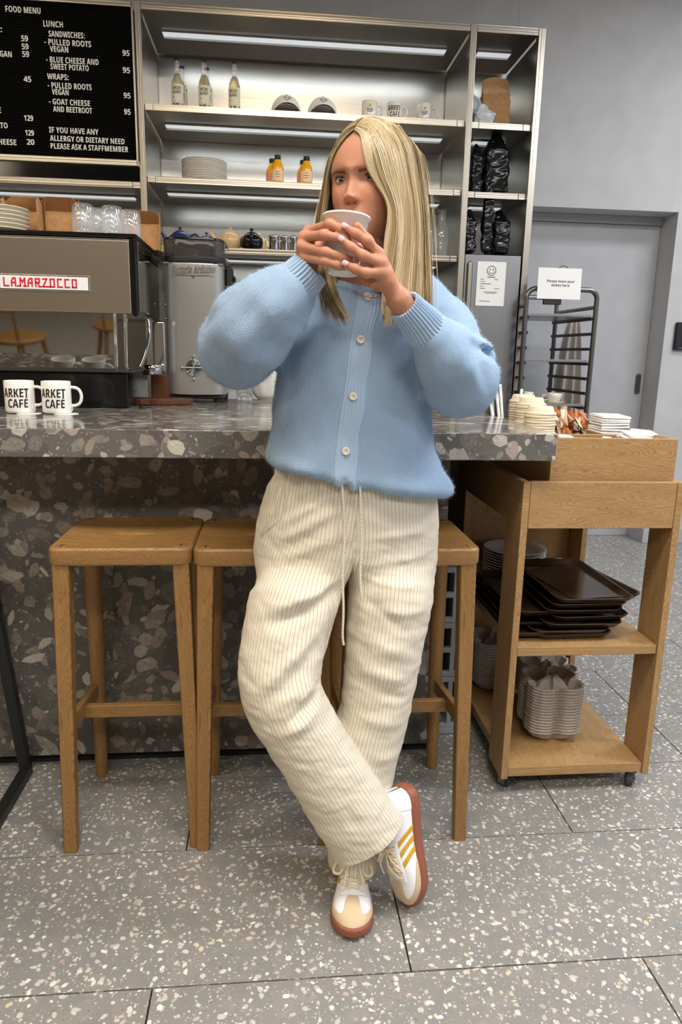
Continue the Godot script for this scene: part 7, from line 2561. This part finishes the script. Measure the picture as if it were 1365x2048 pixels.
func trouser_leg(b: MB, path: Array, side: float):
	# path: [point, half width, half depth]; side -1 is her right leg
	var nu := 168
	var nv := 230
	var seamx := func(y: float) -> float: return key([[0.6, 0.168], [0.74, 0.17], [0.8, 0.172], [0.9, 0.18], [1.0, 0.186]], y)
	var nz := FastNoiseLite.new()
	nz.seed = 12 + int(side); nz.frequency = 1.0; nz.fractal_octaves = 3
	# [from, to, height, width] ridges (+) and valleys (-)
	var folds := [
		[Vector3(0.165, 0.775, -1.47), Vector3(-0.03, 0.715, -1.44), 0.013, 0.012], [Vector3(0.165, 0.755, -1.47), Vector3(-0.03, 0.69, -1.44), -0.014, 0.010],
		[Vector3(0.13, 0.965, -1.48), Vector3(0.0, 0.87, -1.47), 0.006, 0.008], [Vector3(0.14, 0.93, -1.475), Vector3(-0.01, 0.83, -1.46), 0.007, 0.009], [Vector3(0.15, 0.87, -1.465), Vector3(-0.02, 0.79, -1.45), 0.006, 0.010], [Vector3(0.10, 0.97, -1.48), Vector3(0.02, 0.90, -1.5), -0.005, 0.007],
		[Vector3(0.12, 0.70, -1.42), Vector3(-0.05, 0.55, -1.37), 0.007, 0.010], [Vector3(0.12, 0.665, -1.42), Vector3(-0.03, 0.53, -1.36), -0.006, 0.011], [Vector3(0.10, 0.60, -1.38), Vector3(0.0, 0.53, -1.35), 0.005, 0.009],
		[Vector3(0.095, 0.553, -1.37), Vector3(0.03, 0.50, -1.33), -0.010, 0.009], [Vector3(0.1, 0.525, -1.36), Vector3(0.02, 0.475, -1.33), 0.008, 0.010], [Vector3(0.09, 0.575, -1.37), Vector3(0.05, 0.54, -1.34), 0.007, 0.008],
		[Vector3(0.12, 0.47, -1.36), Vector3(0.235, 0.30, -1.34), 0.004, 0.008], [Vector3(0.15, 0.33, -1.32), Vector3(0.19, 0.24, -1.31), -0.004, 0.012],
		[Vector3(0.2, 0.86, -1.47), Vector3(0.37, 0.875, -1.51), 0.004, 0.007], [Vector3(0.2, 0.80, -1.465), Vector3(0.38, 0.82, -1.51), 0.005, 0.008], [Vector3(0.19, 0.77, -1.46), Vector3(0.37, 0.745, -1.49), 0.005, 0.007], [Vector3(0.21, 0.70, -1.45), Vector3(0.35, 0.70, -1.47), 0.005, 0.008], [Vector3(0.19, 0.74, -1.46), Vector3(0.29, 0.66, -1.43), -0.005, 0.009],
		[Vector3(0.19, 0.64, -1.44), Vector3(0.32, 0.60, -1.44), 0.005, 0.010], [Vector3(0.18, 0.58, -1.44), Vector3(0.30, 0.545, -1.43), 0.006, 0.010], [Vector3(0.19, 0.535, -1.44), Vector3(0.31, 0.50, -1.43), -0.005, 0.010], [Vector3(0.18, 0.46, -1.43), Vector3(0.30, 0.44, -1.43), 0.005, 0.010], [Vector3(0.22, 0.37, -1.42), Vector3(0.29, 0.35, -1.43), 0.005, 0.010],
		[Vector3(0.14, 0.075, -1.42), Vector3(0.25, 0.06, -1.42), 0.006, 0.010], [Vector3(0.15, 0.11, -1.42), Vector3(0.25, 0.12, -1.42), -0.005, 0.010]]
	var arc := PackedFloat32Array()
	arc.resize(nu + 1)
	var from := b.P.size()
	var i0 := b.I.size()
	var lens := 0.0
	var last := Vector3.ZERO
	var m := path.size()
	for j in nv + 1:
		var t := float(j) / nv * (m - 1)
		var k := mini(int(t), m - 2)
		var u := t - k
		var q0 = path[maxi(k - 1, 0)]
		var q1 = path[k]
		var q2 = path[k + 1]
		var q3 = path[mini(k + 2, m - 1)]
		var c: Vector3 = cr(q0[0], q1[0], q2[0], q3[0], u)
		var rx: float = cr(q0[1], q1[1], q2[1], q3[1], u)
		var rz: float = cr(q0[2], q1[2], q2[2], q3[2], u)
		var c2: Vector3 = cr(q0[0], q1[0], q2[0], q3[0], minf(u + 0.05, 1.0)) if u < 0.95 else c + (c - cr(q0[0], q1[0], q2[0], q3[0], u - 0.05))
		var ax := (c2 - c).normalized()
		var w := smoothstep(0.70, 0.82, c.y)
		ax = ax.lerp(Vector3.DOWN, w).normalized()
		var sx := (Vector3.RIGHT - ax * ax.x).normalized()
		var sz := sx.cross(ax)
		if sz.z < 0: sz = -sz
		if j > 0: lens += c.distance_to(last)
		last = c
		# the pelvis at this height
		var pcx: float = key([[0.7, 0.172], [0.8, 0.172], [0.9, 0.178], [1.0, 0.194]], c.y)
		var prx: float = key([[0.7, 0.215], [0.8, 0.217], [0.88, 0.21], [0.95, 0.196], [1.0, 0.184]], c.y)
		var prz: float = key([[0.7, 0.11], [0.8, 0.122], [0.9, 0.124], [1.0, 0.118]], c.y)
		var pcz := -1.592
		var ring := []
		for i in nu + 1:
			var a := TAU * i / nu + PI   # starts at the back
			var dx := sin(a)
			var dz := cos(a)
			var r := 1.0 / sqrt(dx * dx / (rx * rx) + dz * dz / (rz * rz))
			if w > 0.0:
				var ox := (c.x - pcx) / prx
				var oz := (c.z - pcz) / prz
				var ux := dx / prx
				var uz := dz / prz
				var A := ux * ux + uz * uz
				var B := ox * ux + oz * uz
				var C := ox * ox + oz * oz - 1.0
				var rp := (-B + sqrt(maxf(B * B - A * C, 0.0))) / A
				var sxp: float = seamx.call(c.y) - side * 0.0
				if dx * side < -0.001:
					var rpl: float = (sxp - side * 0.014 - c.x) / dx
					if rpl > 0.0: rp = minf(rp, rpl)
					var past: float = (sxp - (c.x + dx * rp)) * side
					if past > 0.0: rp *= 1.0 - 0.07 * smoothstep(0.0, 0.014, past)
				r = lerpf(r, rp, w)
			ring.append(c + (sx * dx + sz * dz) * r)
		# arc length from the front
		arc[nu / 2] = 0.0
		for i in range(nu / 2 + 1, nu + 1): arc[i] = arc[i - 1] + ring[i].distance_to(ring[i - 1])
		for i in range(nu / 2 - 1, -1, -1): arc[i] = arc[i + 1] - ring[i].distance_to(ring[i + 1])
		for i in nu + 1:
			var a := TAU * i / nu + PI
			var p: Vector3 = ring[i]
			var n := sx * sin(a) + sz * cos(a)
			var d := nz.get_noise_3d(p.x * 9.0, p.y * 16.0, p.z * 9.0) * 0.003 + nz.get_noise_3d(p.x * 22.0 + 7.0, p.y * 34.0, p.z * 22.0) * 0.0016
			if w > 0.5: d += 0.0035 * sin(arc[i] * 130.0 + nz.get_noise_1d(p.x * 30.0) * 4.0) * smoothstep(0.90, 0.99, p.y)
			for e in folds:
				if absf(p.y - e[0].y) > 0.2: continue
				var pa: Vector3 = p - e[0]
				var bb: Vector3 = e[1] - e[0]
				pa.z = 0.0
				bb.z = 0.0
				var tt := clampf(pa.dot(bb) / bb.length_squared(), 0.0, 1.0)
				var o: Vector3 = pa - bb * tt
				var dd = (o.x * o.x + o.y * o.y + 0.0) / (2.0 * e[3] * e[3])
				if dd < 5.0 and n.z > 0.0: d += 1.25 * n.z * e[2] * exp(-dd) * sin(PI * clampf(tt, 0.06, 0.94))
			b.vert(p + n * d, Vector3.ZERO, Vector2(arc[i] / 0.0088 + 0.5, lens / 0.0088))
	for j in nv:
		for i in nu:
			var q := from + j * (nu + 1) + i
			b.quad(q, q + nu + 1, q + nu + 2, q + 1)
	# hem turned inside
	var e0 := from + nv * (nu + 1)
	var cen := Vector3.ZERO
	for i in nu: cen += b.P[e0 + i] / nu
	var upv: Vector3 = (path[m - 2][0] - path[m - 1][0]).normalized()
	var prev := e0
	for s in 3:
		var st := b.P.size()
		for i in nu + 1:
			var p := b.P[e0 + i]
			var inw := (cen - p).normalized()
			b.vert(p + inw * [0.0012, 0.003, 0.006][s] + upv * [-0.0008, 0.002, 0.05][s], Vector3.ZERO, b.T[e0 + i])
		for i in nu: b.quad(prev + i, st + i, st + i + 1, prev + i + 1)
		prev = st
	b.smooth_from(from, i0)

func build_trousers():
	var b := MB.new()
	trouser_leg(b, [[Vector3(0.105, 1.02, -1.60), 0.09, 0.115], [Vector3(0.085, 0.86, -1.582), 0.1, 0.12], [Vector3(0.052, 0.725, -1.515), 0.1, 0.105], [Vector3(0.02, 0.60, -1.452), 0.092, 0.092], [Vector3(0.024, 0.52, -1.424), 0.088, 0.088], [Vector3(0.083, 0.41, -1.408), 0.083, 0.082], [Vector3(0.148, 0.30, -1.396), 0.086, 0.078], [Vector3(0.214, 0.192, -1.388), 0.092, 0.076]], -1.0)
	trouser_leg(b, [[Vector3(0.275, 1.02, -1.60), 0.09, 0.115], [Vector3(0.285, 0.86, -1.59), 0.1, 0.12], [Vector3(0.276, 0.74, -1.552), 0.1, 0.106], [Vector3(0.259, 0.60, -1.523), 0.09, 0.092], [Vector3(0.243, 0.466, -1.508), 0.082, 0.085], [Vector3(0.213, 0.325, -1.494), 0.082, 0.078], [Vector3(0.198, 0.18, -1.484), 0.07, 0.072], [Vector3(0.196, 0.055, -1.478), 0.062, 0.068]], 1.0)
	var tr := fit(put(b, "trousers", M.striped_cotton, who, "cream wide trousers with fine dark stripes"))
	# drawstring ends
	for pts in [[Vector3(0.1453, 0.985, -1.455), Vector3(0.1528, 0.8863, -1.452), Vector3(0.1497, 0.7932, -1.442), Vector3(0.1524, 0.7148, -1.435), Vector3(0.1515, 0.6578, -1.432), Vector3(0.1542, 0.6347, -1.432)], [Vector3(0.1834, 0.985, -1.455), Vector3(0.1896, 0.8643, -1.452), Vector3(0.1883, 0.7897, -1.448), Vector3(0.1917, 0.7424, -1.445)]]:
		var c := MB.new()
		c.tube(bez(pts, 40), 0.0042, 10, true, 0.6)
		for v in c.T.size(): c.T[v] = Vector2(c.T[v].x * 2.0 + c.T[v].y * 110.0, c.T[v].y * 60.0)
		put(c, "drawstring", M.striped_cord, tr)
	# side pocket edge
	var pk := MB.new()
	pk.tube(bez([Vector3(0.018, 0.965, -1.515), Vector3(0.0, 0.91, -1.51), Vector3(-0.028, 0.855, -1.545)], 16), 0.002, 8, true, 0.6)
	put(pk, "pocket_edge", M.striped_cord, tr)

# shoe in its own axes: z from heel to toe, y up
const SHOE := 0.272
func sh_w(s: float) -> float: return key([[0.0, 0.002], [0.012, 0.016], [0.05, 0.0275], [0.12, 0.0315], [0.25, 0.032], [0.42, 0.0325], [0.55, 0.038], [0.68, 0.0435], [0.8, 0.044], [0.9, 0.036], [0.96, 0.0245], [0.99, 0.011], [1.0, 0.002]], s)
func sh_h(s: float) -> float: return key([[0.0, 0.05], [0.03, 0.066], [0.1, 0.07], [0.25, 0.064], [0.4, 0.0605], [0.5, 0.056], [0.62, 0.047], [0.75, 0.038], [0.86, 0.033], [0.93, 0.027], [0.975, 0.018], [1.0, 0.008]], s)
func sh_p(s: float, t: float, off := 0.0) -> Vector3:
	var p := sh_q(s, t)
	if off != 0.0:
		var a := sh_q(minf(s + 0.01, 1.0), t) - sh_q(maxf(s - 0.01, 0.0), t)
		var b := sh_q(s, t + 0.02) - sh_q(s, t - 0.02)
		p -= a.cross(b).normalized() * off
	return p
func sh_q(s: float, t: float) -> Vector3:
	var th := t * PI * 0.5
	var w := sh_w(s) * (1.0 + 0.06 * (1.0 - absf(t)) * 0.0)
	return Vector3(-w * signf(sin(th)) * pow(absf(sin(th)), 0.78), 0.018 + sh_h(s) * pow(maxf(cos(th), 0.0), 0.72), s * SHOE)

func shoe(xf: Transform3D, label: String):
	var sh := Node3D.new()
	sh.name = numbered("shoe", who)
	who.add_child(sh, true)
	sh.set_meta("label", label)
	sh.transform = Transform3D(xf.basis, xf.origin - who.position)
	var b := MB.new()
	b.sheet(48, 60, func(i: int, j: int): return sh_p(0.5 - 0.5 * cos(PI * j / 60.0), i / 24.0 - 1.0), null, false, true)
	put(b, "upper", M.shoe_white, sh)
	# gum sole, its outline a little wider than the upper
	b = MB.new()
	var ring := []
	for j in 41: ring.append([0.5 - 0.5 * cos(PI * j / 40.0), 1.0])
	for j in range(39, 0, -1): ring.append([0.5 - 0.5 * cos(PI * j / 40.0), -1.0])
	var m := ring.size()
	var lv := [[-0.012, 0.0], [-0.003, 0.0], [0.0035, 0.002], [0.0045, 0.006], [0.0045, 0.017], [0.0035, 0.0215], [0.0, 0.0225], [-0.006, 0.022]]
	b.sheet(m, lv.size() - 1, func(i: int, j: int):
		var e = ring[i % m]
		var s: float = e[0]
		var w := maxf(sh_w(s) + lv[j][0], 0.0005)
		var zz = s * SHOE + lv[j][0] * (s * 2.0 - 1.0)
		var spring := 0.010 * smoothstep(0.72, 1.0, s)
		return Vector3(w * e[1], lv[j][1] * (1.0 + 0.25 * (1.0 - s)) + spring, zz), null, true, false)
	var bot := PackedVector2Array()
	for e in ring: bot.append(Vector2(maxf(sh_w(e[0]) - 0.011, 0.0004) * e[1], e[0] * SHOE - 0.011 * (e[0] * 2.0 - 1.0)))
	b.prism(bot, 0.003, Transform3D(Basis(Vector3.RIGHT, PI / 2) * Basis.IDENTITY, Vector3(0, 0.003, 0)).scaled_local(Vector3(1, 1, 1)))
	put(b, "sole", M.gum_sole, sh)
	# suede toe piece with its tongue up the middle and its wings along the sides
	b = MB.new()
	var smin := func(t: float) -> float: return key([[0.0, 0.735], [0.1, 0.74], [0.17, 0.78], [0.24, 0.85], [0.36, 0.885], [0.52, 0.87], [0.68, 0.80], [0.8, 0.70], [0.9, 0.60], [1.0, 0.54]], absf(t))
	b.sheet(96, 20, func(i: int, j: int):
		var t := i / 48.0 - 1.0
		var s: float = lerpf(smin.call(t), 0.997, j / 20.0)
		return sh_p(s, t, 0.0004 if j == 0 else 0.0016), null, false, true)
	put(b, "toe_cap", M.suede, sh)
	b = MB.new()
	b.sheet(40, 10, func(i: int, j: int):
		var t := i / 20.0 - 1.0
		return sh_p(lerpf(0.003, 0.10 + 0.06 * absf(t), j / 10.0), t, 0.0004 if j == 10 else 0.0014), null, false, true)
	put(b, "heel_counter", M.shoe_white, sh)
	for sd in [-1, 1]:
		for k in 3:
			b = MB.new()
			b.sheet(10, 14, func(i: int, j: int):
				var v := j / 14.0
				var t: float = sd * lerpf(0.97, 0.46, v)
				var s := 0.30 + k * 0.086 + v * 0.115 + (i / 10.0 - 0.5) * 0.048
				return sh_p(s, t, 0.0003 if i == 0 or i == 10 else 0.0014), null, false, true)
			put(b, "stripe", M.shoe_gold, sh)
		# lacing strip
		b = MB.new()
		b.sheet(8, 20, func(i: int, j: int):
			var v := j / 20.0
			var t: float = sd * lerpf(0.13 + 0.04 * v, 0.42, i / 8.0)
			return sh_p(lerpf(0.735, 0.39, v), t, 0.0006 if i == 8 else 0.0026), null, false, sd > 0)
		var st := put(b, "lace_strip", M.shoe_white, sh)
		b = MB.new()
		for k in 6:
			var c := sh_p(0.70 - k * 0.055, sd * 0.27, 0.0029)
			var c2 := sh_p(0.70 - k * 0.055, sd * 0.27, 0.004)
			b.tube([c, c2], [0.0017, 0.0016], 10)
		put(b, "eyelets", M.rubber, st)
	b = MB.new()
	b.sheet(10, 20, func(i: int, j: int):
		var t := (i / 10.0 - 0.5) * 0.36
		return sh_p(lerpf(0.74, 0.30, j / 20.0), t, 0.0016 + 0.0035 * smoothstep(0.4, 1.0, j / 20.0)), null, false, true)
	put(b, "tongue", M.shoe_white, sh)
	b = MB.new()
	for k in 5:
		for sd in [-1, 1]:
			var pts := []
			for q in 9:
				var v := q / 8.0
				pts.append(sh_p(0.70 - k * 0.055 - v * 0.05, sd * lerpf(0.29, -0.29, v), 0.0045 + 0.002 * sin(v * PI)))
			b.tube(pts, 0.0028, 8, true, 0.45)
	# bow: two loops and two ends
	var top := sh_p(0.45, 0.0, 0.009)
	for e in [[Vector3(0.03, 0.012, 0.01), Vector3(0.045, -0.004, 0.035), Vector3(0.028, -0.006, 0.04)], [Vector3(-0.03, 0.012, 0.01), Vector3(-0.046, -0.004, 0.03), Vector3(-0.03, -0.004, 0.038)]]:
		b.tube(bez([top, top + e[0], top + e[1], top + e[2], top + e[0] * 0.4, top], 24), 0.003, 8, true, 0.4)
	for e in [[Vector3(0.014, 0.006, 0.03), Vector3(0.024, -0.012, 0.06)], [Vector3(-0.012, 0.006, 0.03), Vector3(-0.02, -0.01, 0.065)]]:
		b.tube(bez([top, top + e[0], top + e[1]], 12), 0.0028, 8, true, 0.45)
	put(b, "lace", M.lace, sh)

func build_shoes():
	var z := Vector3(-0.11, 0.0, 0.99).normalized()
	shoe(Transform3D(Basis(Vector3.UP.cross(z), Vector3.UP, z), Vector3(0.203, 0.0, -1.566)), "white leather sneaker flat on the floor, toe to the front")
	z = Vector3(0.06, -0.955, 0.20).normalized()
	var up := Vector3(-0.80, 0.0, 0.58)
	up = (up - z * up.dot(z)).normalized()
	shoe(Transform3D(Basis(up.cross(z), up, z), Vector3(0.332, 0.012, -1.395) - z * SHOE), "white leather sneaker standing on its toe with the gum sole turned out")
